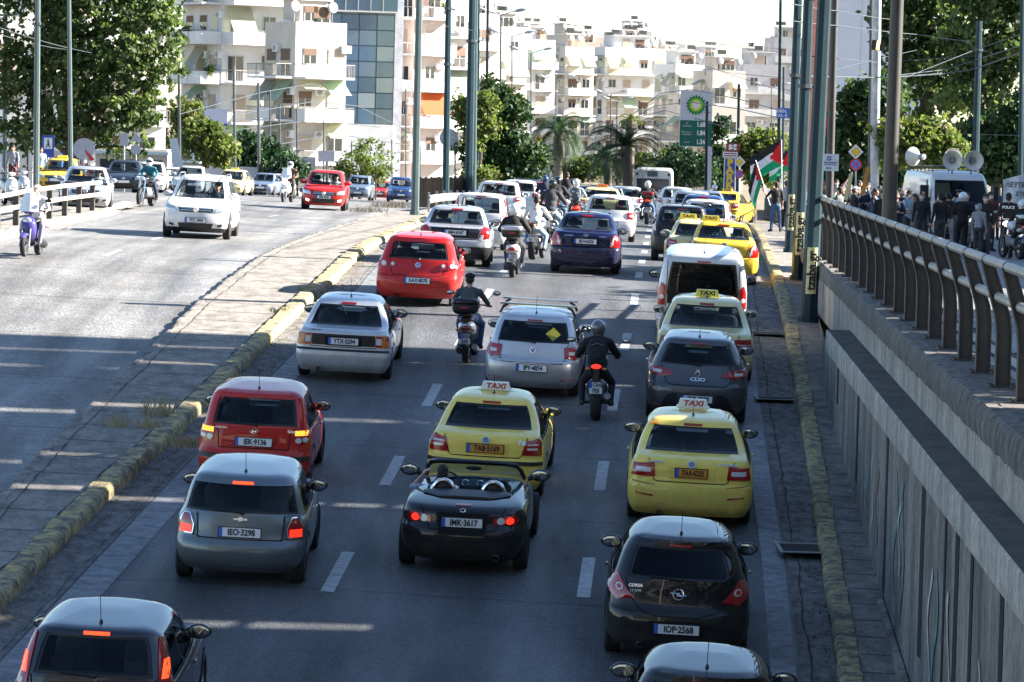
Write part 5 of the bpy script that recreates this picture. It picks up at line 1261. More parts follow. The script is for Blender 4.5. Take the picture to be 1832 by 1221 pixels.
def eyes():
    def mk():
        b = MB()
        for sx in (-1, 1): b.ell((sx*.030, .087, .018), (.012, .006, .006), M_WHITEP, 8, 6); b.ell((sx*.030, .092, .018), (.006, .003, .006), M_INK, 8, 6); b.box((sx*.030-.016, .088, .034), (sx*.030+.016, .096, .040), M_HAIRD)
        b.box((-.022, .088, -.052), (.022, .094, -.044), mat('lips', (.3, .1, .08), .5))
        return b.mesh('face_features')
    return shared('eyes', mk)
CLOTH = {}
def cloth(name, col): 
    if name not in CLOTH: CLOTH[name] = mat('cloth_'+name, col, .88, noise=.22, nscale=7, bump=.35, bscale=18)
    return CLOTH[name]
C_BLK = cloth('black', (.012, .012, .014)); C_WHT = cloth('white', (.62, .62, .62)); C_JEAN = cloth('jeans', (.05, .10, .19)); C_JEANL = cloth('pale_jeans', (.20, .28, .36)); C_GREY = cloth('grey', (.10, .11, .12)); C_DGREY = cloth('dark_grey', (.035, .037, .042))
C_TEAL = cloth('teal', (.01, .12, .17)); C_GRN = cloth('olive_green', (.05, .07, .03)); C_DGRN = cloth('dark_green', (.012, .05, .035)); C_NAVY = cloth('navy', (.012, .02, .045)); C_LBLUE = cloth('light_blue', (.30, .40, .52)); C_KHAKI = cloth('light_grey', (.26, .26, .28)); C_RED = cloth('red', (.25, .02, .03)); C_BLUEG = cloth('slate', (.06, .075, .085)); C_STR = cloth('striped_grey', (.13, .13, .14)); C_BORD = cloth('maroon', (.13, .02, .03))
H_BLK = mat('helmet_black', (.012, .012, .014), .15, coat=1); H_WHT = mat('helmet_white', (.7, .7, .7), .2, coat=1); H_GRY = mat('helmet_grey', (.10, .10, .11), .2, coat=1)
SKINS = [M_SKIN, mat('skin_light', (.52, .31, .22), .55), mat('skin_tan', (.33, .17, .10), .55)]
def person(label, loc, rz, pn='stand', top=C_BLK, bottom=C_DGREY, head='hair', headm=None, shoes=C_BLK, long=True, jacket=False, gloves=False, skin=0, scale=1.0, group=None, mask=False, backpack=None, extras=True, parts=('trousers', 'shoes'), rot=None, hairm=None):
    t = thing('person', label, 'person', loc, rz, group, rot=rot); t.scale = (scale,)*3
    p = pose(pn)
    o = obj('body', piece(pn, 'body'), t); setmat(o, SKINS[skin])
    if jacket: o = obj('jacket', piece(pn, 'jacket'), t); setmat(o, top)
    else:
        o = obj('shirt', piece(pn, 'shirt'), t); setmat(o, top)
        if long: q = obj('sleeves', piece(pn, 'sleeve'), t); setmat(q, top)
    if 'trousers' in parts: o = obj('trousers', piece(pn, 'trousers'), t); setmat(o, bottom)
    if 'shoes' in parts: o = obj('shoes', piece(pn, 'shoes'), t); setmat(o, shoes)
    if gloves: o = obj('gloves', piece(pn, 'gloves'), t); setmat(o, C_BLK)
    if head:
        o = obj(head, headpiece(head), t, p['hed']); setmat(o, headm or M_HAIRD)
        if head == 'helmet':
            obj('visor', visor(), o)
        if head in ('cap', 'peaked_cap'): h2 = obj('hair', headpiece('hair'), t, p['hed']); h2.scale = (.95, .95, .95); setmat(h2, M_HAIRD)
    if head != 'helmet': obj('face', eyes(), t, p['hed'])
    if mask:
        def mkm():
            b = MB(); b.ell((0, .055, -.035), (.062, .062, .05), M_SKIN, 14, 8); return b.mesh('face_mask')
        o = obj('face_mask', shared('mask', mkm), t, p['hed']); setmat(o, mask)
    if backpack:
        def mkb():
            b = MB(); k = 0
            b.ell((0, 0, 0), (1, 1, 1), M_SKIN, 20, 14)
            for i, v in enumerate(b.v): q = [math.copysign(abs(a)**.55, a) for a in v]; b.v[i] = (q[0]*.155, q[1]*.085, q[2]*.235)
            b.ell((0, -.085, -.06), (.11, .04, .12), M_SKIN, 14, 10)
            for sx in (-1, 1): b.tube([(sx*.10, .04, .22), (sx*.12, .16, .24), (sx*.13, .25, .10), (sx*.13, .20, -.1), (sx*.11, .06, -.18)], .018, M_SKIN, 6)
            return b.mesh('backpack')
        up = (p['nek']-p['pel']); th = math.atan2(-up.y, up.z)
        bp = thing('backpack', backpack[1], 'backpack'); bp.location = Vector(loc) + Matrix.Rotation(rz, 3, 'Z') @ ((p['che'] + V3(0, -.19, -.02))*scale); bp.rotation_euler = (th, 0, rz)
        o = obj('pack', shared('backpack', mkb), bp); setmat(o, backpack[0]); 
        def mkz():
            b = MB(); b.tube([(-.11, -.09, .08), (0, -.10, .12), (.11, -.09, .08)], .006, M_HUB, 5); return b.mesh('zip')
        obj('zip', shared('zip', mkz), bp)
    return t
# ================================================================ SCOOTERS AND MOTORCYCLES
def lofted(b, secs, m, n=14, pw=2.4):
    """secs: (y, cx_halfwidth, zcentre, halfheight)"""
    vs = []
    for (y, w, z, h) in secs:
        for k in range(n):
            a = 2*math.pi*k/n; c, s_ = math.cos(a), math.sin(a)
            vs.append((w*math.copysign(abs(c)**(2/pw), c), y, z + h*math.copysign(abs(s_)**(2/pw), s_)))
    k0 = len(secs)
    fs = [(i*n+k, i*n+(k+1) % n, (i+1)*n+(k+1) % n, (i+1)*n+k) for i in range(k0-1) for k in range(n)] + [tuple(range(n))[::-1], tuple((k0-1)*n+k for k in range(n))]
    b.add(vs, fs, m)
def bwheel(r, w, root, loc, spoke=True):
    def mkt():
        b = MB(); h = w/2; b.lathe([(-h*.55, r*.70), (-h*.95, r*.80), (-h, r*.90), (-h*.6, r*.985), (0, r), (h*.6, r*.985), (h, r*.90), (h*.95, r*.80), (h*.55, r*.70)], M_TYRE, 'x', n=28); return b.mesh('tyre', angle=50)
    def mkr():
        b = MB(); h = w/2*.5
        b.lathe([(-h, r*.72), (-h, r*.62), (h, r*.62), (h, r*.72)], M_HUB, 'x', n=28); b.lathe([(-h, .001), (-h, .06), (h, .06), (h, .001)], M_HUB, 'x', n=12)
        for k in range(5): b.box((-.012, -.02, .04), (.012, .02, r*.66), M_HUB, Matrix.Rotation(2*math.pi*k/5, 4, 'X'))
        for sg in (-1, 1): b.lathe([(sg*(h+.01), .05), (sg*(h+.014), .12), (sg*(h+.01), .12)], M_CHROME, 'x', n=18)
        return b.mesh('rim', angle=40)
    o = obj('wheel', shared(('bt', r, w), mkt), root, loc); obj('rim', shared(('br', r, w), mkr), o); return o
def bike(kind, label, loc, rz, col, plt=None, box=None, lit=False, group='scooters and motorcycles in the traffic', screen=False, headlit=True, boxm=None, lean=0., crash=False, pitch_=None):
    x, y = loc[0], loc[1]
    t = thing('scooter' if kind == 'scooter' else 'motorcycle', label, 'scooter' if kind == 'scooter' else 'motorcycle', loc, rz, group)
    if lean: t.rotation_euler = (0, lean, rz)
    fz = 1.32; rl = M_REDLIT if lit else M_RED
    if kind == 'scooter':
        r, w = .235, .12; bwheel(r, w, t, (0, 0, r)); bwheel(r, .10, t, (0, fz, r))
        b = MB(); lofted(b, [(-.30, .05, .70, .03), (-.26, .10, .68, .06), (-.10, .155, .66, .12), (.15, .165, .62, .16), (.42, .14, .56, .17), (.52, .10, .52, .16)], col); b.build('tail_body', t, angle=50)
        b = MB(); lofted(b, [(.45, .17, .28, .05), (.80, .17, .27, .05), (.98, .16, .32, .09)], M_BLACK); b.build('footboard', t, angle=50)
        b = MB(); 
        for i, (z, w_, yy) in enumerate([(.22, .10, 1.06), (.40, .20, 1.04), (.62, .22, 1.00), (.82, .17, .94), (.95, .10, .90)]): pass
        lofted_z = [(1.08, .10, .45, .20), (1.02, .20, .56, .26), (.96, .17, .72, .20)]
        lofted(b, [(1.16, .05, .62, .10), (1.12, .13, .60, .22), (1.04, .20, .58, .30), (.97, .19, .62, .28)], col); b.build('leg_shield', t, angle=50)
        b = MB(); lofted(b, [(1.02, .05, 1.0, .03), (.96, .13, 1.0, .06), (.88, .12, .99, .05), (.84, .05, .98, .03)], col); b.build('handlebar_cover', t, angle=50)
        b = MB(); lofted(b, [(-.22, .10, .80, .03), (-.05, .14, .81, .05), (.15, .15, .80, .06), (.38, .12, .78, .05), (.48, .07, .76, .03)], M_BLACK); b.build('seat', t, angle=50)
        b = MB(); lofted(b, [(-.12, .05, .24, .05), (.05, .085, .25, .09), (.35, .09, .30, .10), (.5, .07, .32, .08)], M_BLACK); 
        for i, v in enumerate(b.v): b.v[i] = (v[0]-.13, v[1], v[2])
        b.build('engine', t, angle=50)
        b = MB(); b.tube([(.15, .30, .26), (.16, .05, .27), (.17, -.22, .32)], [.045, .06, .055], M_HUB, 12); b.build('exhaust', t)
        b = MB()
        for sg in (-1, 1): b.tube([(sg*.10, fz, r), (sg*.09, 1.16, .62)], .022, M_HUB, 8)
        b.build('fork', t)
        b = MB(); lofted(b, [(fz-.28, .05, .42, .03), (fz-.1, .085, .49, .04), (fz+.1, .085, .50, .04), (fz+.27, .05, .42, .03)], col); b.build('mudguard', t, angle=50)
        zl, yl, pz, py_ = .66, -.315, .46, -.35; hz, hy, hx = 1.03, .90, .33
    else:
        r, w = .31, .17; bwheel(r, w, t, (0, 0, r)); bwheel(r, .12, t, (0, 1.42, r)); fz = 1.42
        b = MB(); lofted(b, [(-.36, .03, .93, .02), (-.30, .07, .91, .04), (-.1, .10, .86, .07), (.15, .12, .80, .10), (.35, .13, .74, .10)], col); b.build('tail_body', t, angle=50)
        b = MB(); lofted(b, [(-.22, .09, .91, .03), (0, .12, .87, .04), (.25, .14, .82, .05), (.42, .12, .83, .04)], M_BLACK); b.build('seat', t, angle=50)
        b = MB(); lofted(b, [(.38, .12, .86, .08), (.5, .17, .92, .14), (.75, .18, .93, .15), (.95, .12, .90, .12), (1.02, .06, .88, .08)], col); b.build('fuel_tank', t, angle=50)
        b = MB(); lofted(b, [(.28, .12, .45, .12), (.45, .18, .48, .18), (.8, .17, .48, .18), (.95, .12, .5, .14)], M_HUB); b.build('engine', t, angle=50)
        b = MB(); b.box((-.11, 0, .28), (-.08, .45, .34), M_BLACK); b.box((.08, 0, .28), (.11, .45, .34), M_BLACK); b.box((-.2, .28, .25), (.2, .34, .30), M_BLACK); b.build('swingarm', t, angle=30)
        b = MB(); b.tube([(.14, .5, .30), (.16, .1, .33), (.19, -.18, .42)], [.035, .06, .058], M_HUB, 12); b.build('exhaust', t)
        b = MB()
        for sg in (-1, 1): b.tube([(sg*.09, fz, r), (sg*.09, 1.12, .98)], .026, M_CHROME, 8)
        b.build('fork', t)
        b = MB(); lofted(b, [(fz-.30, .05, .52, .03), (fz-.1, .075, .635, .02), (fz+.1, .075, .635, .02), (fz+.2, .05, .58, .02)], M_BLACK); b.build('mudguard', t, angle=50)
        b = MB(); b.box((-.05, -.34, .55), (.05, -.30, .90), M_BLACK, None); b.build('plate_hanger', t, angle=30)
        zl, yl, pz, py_ = .915, -.375, .56, -.36; hz, hy, hx = 1.06, .88, .36
    b = MB(); b.ell((0, yl, zl), (.085, .03, .04), rl, 14, 8); b.build('tail_light', t)
    b = MB()
    for sg in (-1, 1): b.ell((sg*.14, yl+.03, zl-.03), (.035, .025, .022), M_AMBER, 8, 6)
    b.build('indicator', t) if False else None
    for sg in (-1, 1):
        b = MB(); b.ell((sg*.14, yl+.03, zl-.04), (.04, .025, .022), M_AMBER, 8, 6); b.tube([(sg*.14, yl+.04, zl-.04), (sg*.05, yl+.08, zl-.03)], .008, M_BLACK, 5); b.build('indicator', t)
    if plt is not None: plate(t, plt, (0, py_, pz), sq='moto', tilt=.12)
    # bars and mirrors, headlamp
    b = MB(); b.tube([(-hx, hy-.06, hz-.02), (-hx*.5, hy, hz), (0, hy+.04, hz), (hx*.5, hy, hz), (hx, hy-.06, hz-.02)], .014, M_BLACK, 7); 
    for sg in (-1, 1): b.tube([(sg*hx*.72, hy-.03, hz-.01), (sg*(hx+.02), hy-.065, hz-.02)], .020, M_BLACK, 8)
    b.build('handlebar', t)
    for sg in (-1, 1):
        b = MB(); b.tube([(sg*hx*.6, hy, hz), (sg*(hx*.9), hy+.04, hz+.14), (sg*(hx+.05), hy+.02, hz+.20)], .007, M_BLACK, 6); b.ell((sg*(hx+.10), hy+.01, hz+.22), (.075, .018, .045), M_BLACK, 12, 8); b.ell((sg*(hx+.10), hy-.008, hz+.22), (.062, .006, .035), M_MIRGL, 12, 8); b.build('mirror', t)
    b = MB(); b.ell((0, (1.10 if kind == 'scooter' else 1.24), (.80 if kind == 'scooter' else .95)), (.10, .05, .075), M_HEADLIT if headlit else M_HEAD, 14, 10); b.build('headlight', t)
    if screen:
        b = MB(); vs = []
        for j in range(6):
            for i in range(9): a = -1+2*i/8; vs.append((a*(.22-.10*(j/5)**2), 1.06-.16*j/5-.08*a*a, 1.0+.42*j/5))
        b.add(vs, [(j*9+i, j*9+i+1, (j+1)*9+i+1, (j+1)*9+i) for j in range(5) for i in range(8)], mat('cloudy_screen', (.75, .78, .82), .3)); b.build('windscreen', t)
    if box:
        b = MB(); z = .98 if kind != 'scooter' else .93; b.ell((0, 0, 0), (1, 1, 1), boxm or M_BLACK, 24, 16)
        for i, v in enumerate(b.v): q = [math.copysign(abs(a)**.5, a) for a in v]; b.v[i] = (q[0]*.245*(1+.08*q[2]), q[1]*.20-.30, q[2]*.155+z+.13)
        b.build('top_box', t)
        b = MB(); b.ell((0, 0, 0), (1, 1, 1), box, 24, 16)
        for i, v in enumerate(b.v): q = [math.copysign(abs(a)**.5, a) for a in v]; b.v[i] = (q[0]*.25, q[1]*.205-.30, q[2]*.07+z+.20)
        b.build('box_lid', t)
        b = MB(); b.ell((0, -.505, z+.10), (.09, .012, .022), M_RED, 12, 8); b.build('reflector', t); b = MB(); b.box((-.12, -.35, z-.06), (.12, .0, z-.02), M_BLACK); b.build('rack', t, smooth=False)
    return t
def rider(label, bk, rz, **k):
    """someone on a bike: the seat is above the axle"""
    return person(label, Vector(bk.location) + Vector((-math.sin(rz)*.12, math.cos(rz)*.12, 0)), rz, **k)
def bput(kind, px, py=None, d=None, yaw=0, face=False, **k):
    p = gp(px, py) if py else gd(px, d); rz = hd(p.x, p.y) + R(yaw) + (math.pi if face else 0)
    if face: p = Vector((p.x+math.sin(rz)*1.32*0, p.y - math.cos(rz)*(-1.32)*0, p.z)); q = p - Vector((-math.sin(rz), math.cos(rz), 0))*1.32; q.z = float(zs(q.x, q.y)); p = q
    return bike(kind, k.pop('label'), tuple(p), rz, **k), rz
RG = 'riders among the traffic'
b_, h_ = bput('scooter', 834, 650, label='dark scooter with black top box and plate ending 260', col=P_SILV, plt='BXN\n260', box=P_BLACK, yaw=-3); rider('rider in grey jumper and dark cap on the dark scooter with black top box', b_, h_, pn='scooter', top=C_BLUEG, bottom=C_JEAN, head='cap', headm=C_BLK, group=RG)
b_, h_ = bput('moto', 1065, 752, label='black naked motorcycle with lit tail lamp and plate ending 705', col=P_BLACK, plt='OHI\n705', lit=True, yaw=0); rider('rider in black with backpack and grey shiny helmet on the naked motorcycle', b_, h_, pn='moto', top=C_BLK, bottom=C_BLK, head='helmet', headm=H_GRY, jacket=True, gloves=True, shoes=C_DGREY, backpack=(C_BLK, 'black backpack on the back of the rider of the naked motorcycle'), group=RG)
b_, h_ = bput('scooter', 916, 497, label='white scooter with grey top box and plate ending 382', col=P_WHITE, plt='ZIZ\n382', box=P_SILV, yaw=-2); rider('rider in black jacket with striped white helmet on the white scooter', b_, h_, pn='scooter', top=C_BLK, bottom=C_DGREY, head='helmet', headm=H_WHT, jacket=True, gloves=True, group=RG)
b_, h_ = bput('moto', 953, 465, label='small motorcycle under the bare headed rider in white', col=P_WHITE, plt='IOH\n41', yaw=-8); rider('bare headed rider in white jumper and pale jeans', b_, h_, pn='moto', top=C_WHT, bottom=C_JEANL, head='hair', group=RG)
b_, h_ = bput('moto', 981, 435, label='motorcycle under the broad rider in dark jacket', col=P_GREY, plt='', yaw=-8); rider('broad rider in dark padded jacket and black helmet left of the dark blue saloon', b_, h_, pn='moto', top=C_DGREY, bottom=C_JEANL, head='helmet', headm=H_BLK, jacket=True, gloves=True, group=RG, scale=1.12)
b_, h_ = bput('moto', 993, 412, label='black motorcycle in front of the broad rider', col=P_BLACK, plt='', yaw=-5); rider('rider in black jacket and large black helmet ahead of the broad rider', b_, h_, pn='moto', top=C_BLK, bottom=C_JEAN, head='helmet', headm=H_BLK, jacket=True, gloves=True, group=RG, scale=1.08)
b_, h_ = bput('scooter', 972, d=136, label='scooter partly hidden behind the broad rider', col=P_NAVY, plt='', yaw=-5); rider('rider in dark blue helmet behind the broad rider', b_, h_, pn='scooter', top=C_NAVY, bottom=C_DGREY, head='helmet', headm=mat('helmet_blue', (.02, .04, .12), .2, coat=1), jacket=True, group=RG)
b_, h_ = bput('scooter', 1012, d=143, label='pale scooter of the rider with bare head far ahead', col=P_WHITE, plt='', yaw=0); rider('bare headed rider in black leather seen beyond the large black helmet', b_, h_, pn='scooter', top=C_BLK, bottom=C_BLK, head='hair', jacket=True, group=RG, scale=1.1)
b_, h_ = bput('scooter', 1029, d=128, label='red and black scooter of the rider in blue and grey', col=P_RED, plt='', yaw=0, lit=True); rider('rider in blue shirt with white helmet and grey backpack', b_, h_, pn='scooter', top=C_LBLUE, bottom=C_DGREY, head='helmet', headm=H_WHT, backpack=(C_GREY, 'grey backpack on the rider in blue and white helmet'), group=RG)
b_, h_ = bput('moto', 1157, 402, label='motorcycle with dark red top box between the white hatchback and the kerb lane', col=P_BLACK, plt='AXN\n617', box=paint('box_red', (.2, .01, .01)), yaw=0, lit=True); rider('rider in black jacket with white helmet behind the dark red top box', b_, h_, pn='moto', top=C_BLK, bottom=C_JEAN, head='helmet', headm=H_WHT, jacket=True, group=RG)
b_, h_ = bput('scooter', 1277, d=176, label='scooter hidden among the cars near the parking sign', col=P_GREY, plt=''); rider('far rider with round white helmet near the parking sign', b_, h_, pn='scooter', top=C_DGREY, bottom=C_JEAN, head='helmet', headm=H_WHT, jacket=True, group=RG, scale=1.05)
# coming towards the camera
b_, h_ = bput('scooter', 43, 463, face=True, label='purple and white scooter with cloudy screen at the left edge', col=paint('purple', (.05, .04, .2)), screen=True, headlit=False, yaw=-4); rider('rider in white shirt and shorts behind the cloudy screen at the left edge', b_, h_, pn='scooter', top=C_WHT, bottom=C_KHAKI, long=False, head='cap', headm=C_WHT, group=RG, skin=1, scale=.97)
b_, h_ = bput('moto', 252, 370, face=True, label='small thin motorcycle of the rider in teal', col=P_BLACK, headlit=False, yaw=-8); rider('rider in teal jumper with white open helmet', b_, h_, pn='moto', top=C_TEAL, bottom=C_NAVY, head='helmet', headm=H_WHT, group=RG)
b_, h_ = bput('scooter', 507, 362, face=True, label='white and blue scooter right of the dark grey hatchback', col=P_WHITE, yaw=-8, screen=True); rider('rider in brown jacket with white helmet on the white and blue scooter', b_, h_, pn='scooter', top=cloth('brown', (.10, .06, .04)), bottom=C_DGREY, head='helmet', headm=H_WHT, jacket=True, group=RG, scale=1.0)
# drivers inside the cars
for (root, L, dcol, kind) in DRIVERS:
    c = {'white': C_WHT, 'dark': C_DGREY}[dcol]; Mx = root.matrix_basis
    tm = Matrix.Translation(root.location) @ root.rotation_euler.to_matrix().to_4x4(); sz = .14 if kind in ('suv', 'tiguan', 'doblo') else 0
    q = tm @ Vector((-.36, L*.42+.12, .40+sz)); person('driver in %s top inside the %s' % ({'white': 'pale', 'dark': 'dark'}[dcol], ' '.join(root['label'].split()[:10])), q, root.rotation_euler.z, pn='drive', top=c, bottom=C_DGREY, head='hair', parts=('trousers',), skin=1, group='drivers seen through the glass', long=True, rot=tuple(root.rotation_euler), scale=.97)

# ================================================================ OPEN TWO-SEATER
def roadster():
    Lr, Hr = 3.97, .92
    s = Shell(Lr, 1.68, Hr, [(.18, .14), (.30, .04), (.5, 0), (.60, .03), (.64, .07), (.80, .10), (.865, .2), (.90, .5), (.92, .85)],
        [(.18, .18), (.30, .08), (.45, .03), (.58, .10), (.68, .3), (.78, .8), (.86, 1.25), (.90, 1.5), (.92, 1.75)], [(.18, .75), (.3, .81), (.5, .84), (.75, .83), (.84, .79), (.885, .74), (.91, .62), (.92, .56)], .80, .86, .70, .72, crad=.34, t0=.52, cr=.14, taper=(.03, .12))
    P = s.ring(); n = len(P); Z = s.z; Vv = [s.pt(p, z) for z in Z for p in P]; b = MB()
    fs = [(i*n+k, i*n+(k+1) % n, (i+1)*n+(k+1) % n, (i+1)*n+k) for i in range(len(Z)-1) for k in range(n)]
    b.add(Vv, fs, P_BLACK)
    p = gp(829, 1012); h = hd(p.x, p.y)+R(-.4); ax = .72; loc = (p.x+math.sin(h)*ax, p.y-math.cos(h)*ax)
    za = float(zs(*loc[:2])); zb = float(zs(loc[0]-math.sin(h)*Lr, loc[1]+math.cos(h)*Lr)); pt_ = math.atan2(zb-za, Lr)
    t = thing('convertible', 'open black two seater with lowered roof, red lamps and plate ending 3617', 'car', (loc[0], loc[1], za), 0, CARS_G, rot=(pt_, .02, h))
    b.build('body', t, angle=38)
    b = MB(); T = len(Z)-1; rim = [Vv[T*n+k] for k in range(n)]; ya, yb_ = 1.02, 2.32; xw = .60; zt = Hr
    # upper surface with the cockpit opening: rear deck, hood, side sills
    ins = []
    for v in rim:
        x = max(-xw, min(xw, v[0]*1.02)); y = min(max(v[1], ya), yb_); ins.append((x*(.97 if abs(v[0]) > .1 else 1), y, zt+.005 if y > 1.5 else zt-.005))
    b.add(rim+ins, [(k, (k+1) % n, n+(k+1) % n, n+k) for k in range(n)], P_BLACK)
    b.build('deck', t, angle=50)
    b = MB(); b.add(ins + [(v[0], v[1], .45) for v in ins] , [(k, n+k, n+(k+1) % n, (k+1) % n) for k in range(n)] + [tuple(n+k for k in range(n))], M_UNDER); b.build('cockpit', t, angle=50)
    sm = shared(('seat', 'roadster'), lambda: mk_seat(M_BLACK))
    for x in (-.33, .33):
        obj('seat', sm, t, (x, 1.34, -.17))
        b = MB(); b.tube([(x+.15*math.cos(a), 1.13, .86+.19*math.sin(a)) for a in lin(0, math.pi, 14)], .030, M_CHROME, 10); b.build('roll_hoop', t)
        b = MB(); b.ell((x, 1.16, .90), (.135, .03, .175), M_BLACK, 16, 10); b.build('head_restraint', t)
    b = MB(); lofted(b, [(2.02, .58, .80, .03), (2.12, .60, .84, .06), (2.28, .62, .86, .06), (2.4, .6, .88, .03)], mat('teal_dash', (.02, .045, .05), .5)); b.build('dashboard', t)
    for x in (-.1, .1, .52): b = MB(); b.lathe([(2.02, .03), (2.0, .045), (2.03, .05)], M_CHROME, 'y', (x, 0, .87), 14); b.build('air_vent', t)
    b = MB(); b.tube([(-.33+.17*math.cos(a), 1.88+.05*math.sin(a), .86+.16*math.sin(a)) for a in lin(0, 2*math.pi, 18)], .014, M_BLACK, 7); b.build('steering_wheel', t)
    fr = [(-.66, 2.50, .90), (-.62, 2.25, 1.05), (-.57, 2.07, 1.13), (-.45, 2.02, 1.155), (0, 1.98, 1.165), (.45, 2.02, 1.155), (.57, 2.07, 1.13), (.62, 2.25, 1.05), (.66, 2.50, .90)]
    b = MB(); b.tube(fr, .032, P_BLACK, 8); b.build('windscreen_frame', t)
    b = MB(); vs = []
    for j in range(5):
        tt = j/4
        for i in range(7): a = -1+2*i/6; vs.append((a*(.66-.10*tt), 2.5+.16*(1-a*a)-(.48)*tt-.10*(1-a*a)*tt, .90+.25*tt))
    b.add(vs, [(j*7+i, j*7+i+1, (j+1)*7+i+1, (j+1)*7+i) for j in range(4) for i in range(6)], GLASS); b.build('windscreen', t)
    b = MB(); b.ell((0, 2.06, 1.07), (.11, .02, .03), M_BLACK, 12, 8); b.build('rear_view_mirror', t)
    b = MB(); lofted(b, [(.62, .35, .915, .02), (.85, .56, .925, .035), (1.0, .58, .93, .03), (1.08, .56, .92, .02)], M_BLACK); b.build('folded_roof', t)
    for sg in (1, -1):
        b = MB(); s.patch(b, 'r', [(sg*.40, .66), (sg*.40, .75), (sg*.66, .78), (sg*.72, .72), (sg*.66, .65)], M_RED, off=.02, thick=.03)
        for x, m in ((.49, M_CLEAR), (.60, M_REDLIT)): s.patch(b, 'r', [(sg*x+.05*math.cos(a), .712+.048*math.sin(a)) for a in [i*math.pi/6 for i in range(12)]], m, off=.026)
        obj('tail_light', b.mesh('tail_light'), t)
    b = MB(); s.patch(b, 'r', [(-.30, .53), (.30, .53), (.34, .80), (-.34, .80)], M_UNDER, off=.006, rows=4); s.stroke(b, 'r', [(-.55, .86), (-.42, .58), (.42, .58), (.55, .86)], .012, M_UNDER, off=.008); obj('plate_recess', b.mesh('plate_recess'), t)
    plate(t, 'IMK·3617', (0, s.surf('r', 0, .68).y-.03, .685), tilt=.05)
    b = MB(); b.tube([(.035*math.cos(a), s.surf('r', 0, .83).y-.012, .835+.022*math.sin(a)) for a in lin(0, 2*math.pi, 14)], .006, M_CHROME, 5); b.build('badge', t)
    b = MB(); s.patch(b, 'r', [(-.10, .872), (.10, .872), (.10, .884), (-.10, .884)], M_RED, off=.01, rows=1, cols=3); obj('brake_light', b.mesh('brake_light'), t)
    for sg in (1, -1):
        for y in (ax, Lr-.8):
            w = obj('wheel', shared(('tyre', .30), lambda: mk_tyre(.30, .2)), t, (sg*.74, y, .30)); obj('rim', shared(('rim', .30, True), lambda: mk_rim(.30, .2, True)), w)
        pp = s.sidept(sg, 2.42, .88); o = obj('wing_mirror', shared(('mir', P_BLACK.name, False), lambda: mk_mirror(P_BLACK, 1.0)), t, (sg*.78, 2.40, .96)); o.scale = (sg, 1, 1); obj('mirror_glass', shared('mirg', lambda: mk_mirglass()), o)
    b = MB(); b.lathe([(-.03, .04), (.12, .042), (.12, .02), (-.02, .03)], M_HUB, 'y', (.45, .06, .24), 12); b.build('exhaust', t)
    tm = Matrix.Translation(t.location) @ t.rotation_euler.to_matrix().to_4x4()
    person('driver of the open black two seater resting a raised left arm on the door', tm @ Vector((-.36, 1.52, .33)), h, pn='drive_arm', top=C_LBLUE, bottom=C_JEAN, head='hair', long=False, parts=('trousers',), skin=1, group='drivers seen through the glass', scale=.92)
roadster()
# ================================================================ TREES
def leafmat(name, col, tr=.45):
    m = bpy.data.materials.new(name); m.use_nodes = True; nt = m.node_tree; b = nt.nodes['Principled BSDF']; o = nt.nodes['Material Output']
    b.inputs['Base Color'].default_value = (*col, 1); b.inputs['Roughness'].default_value = .55; b.inputs['Specular IOR Level'].default_value = .3
    t = nt.nodes.new('ShaderNodeBsdfTranslucent'); t.inputs[0].default_value = (col[0]*1.35, col[1]*1.45, col[2]*.8, 1)
    mx = nt.nodes.new('ShaderNodeMixShader'); mx.inputs[0].default_value = tr; nt.links.new(b.outputs[0], mx.inputs[1]); nt.links.new(t.outputs[0], mx.inputs[2]); nt.links.new(mx.outputs[0], o.inputs[0]); return m
LF = [leafmat('leaf_green', (.065, .098, .036)), leafmat('leaf_light', (.115, .155, .055)), leafmat('leaf_dark', (.030, .052, .020))]
LFD = [leafmat('leaf_deep', (.020, .050, .022), .25), leafmat('leaf_deep_mid', (.035, .075, .025), .3), leafmat('leaf_deep_blue', (.016, .040, .022), .2)]
LFY = [leafmat('leaf_fresh', (.10, .14, .035)), leafmat('leaf_yellow', (.14, .155, .045)), leafmat('leaf_mid', (.06, .09, .03))]
M_BARK = mat('bark', (.085, .065, .05), .9, noise=.35, nscale=5, bump=.8, bscale=12)
M_PALMB = mat('palm_bark', (.20, .16, .12), .9, noise=.4, nscale=9, bump=1, bscale=9)
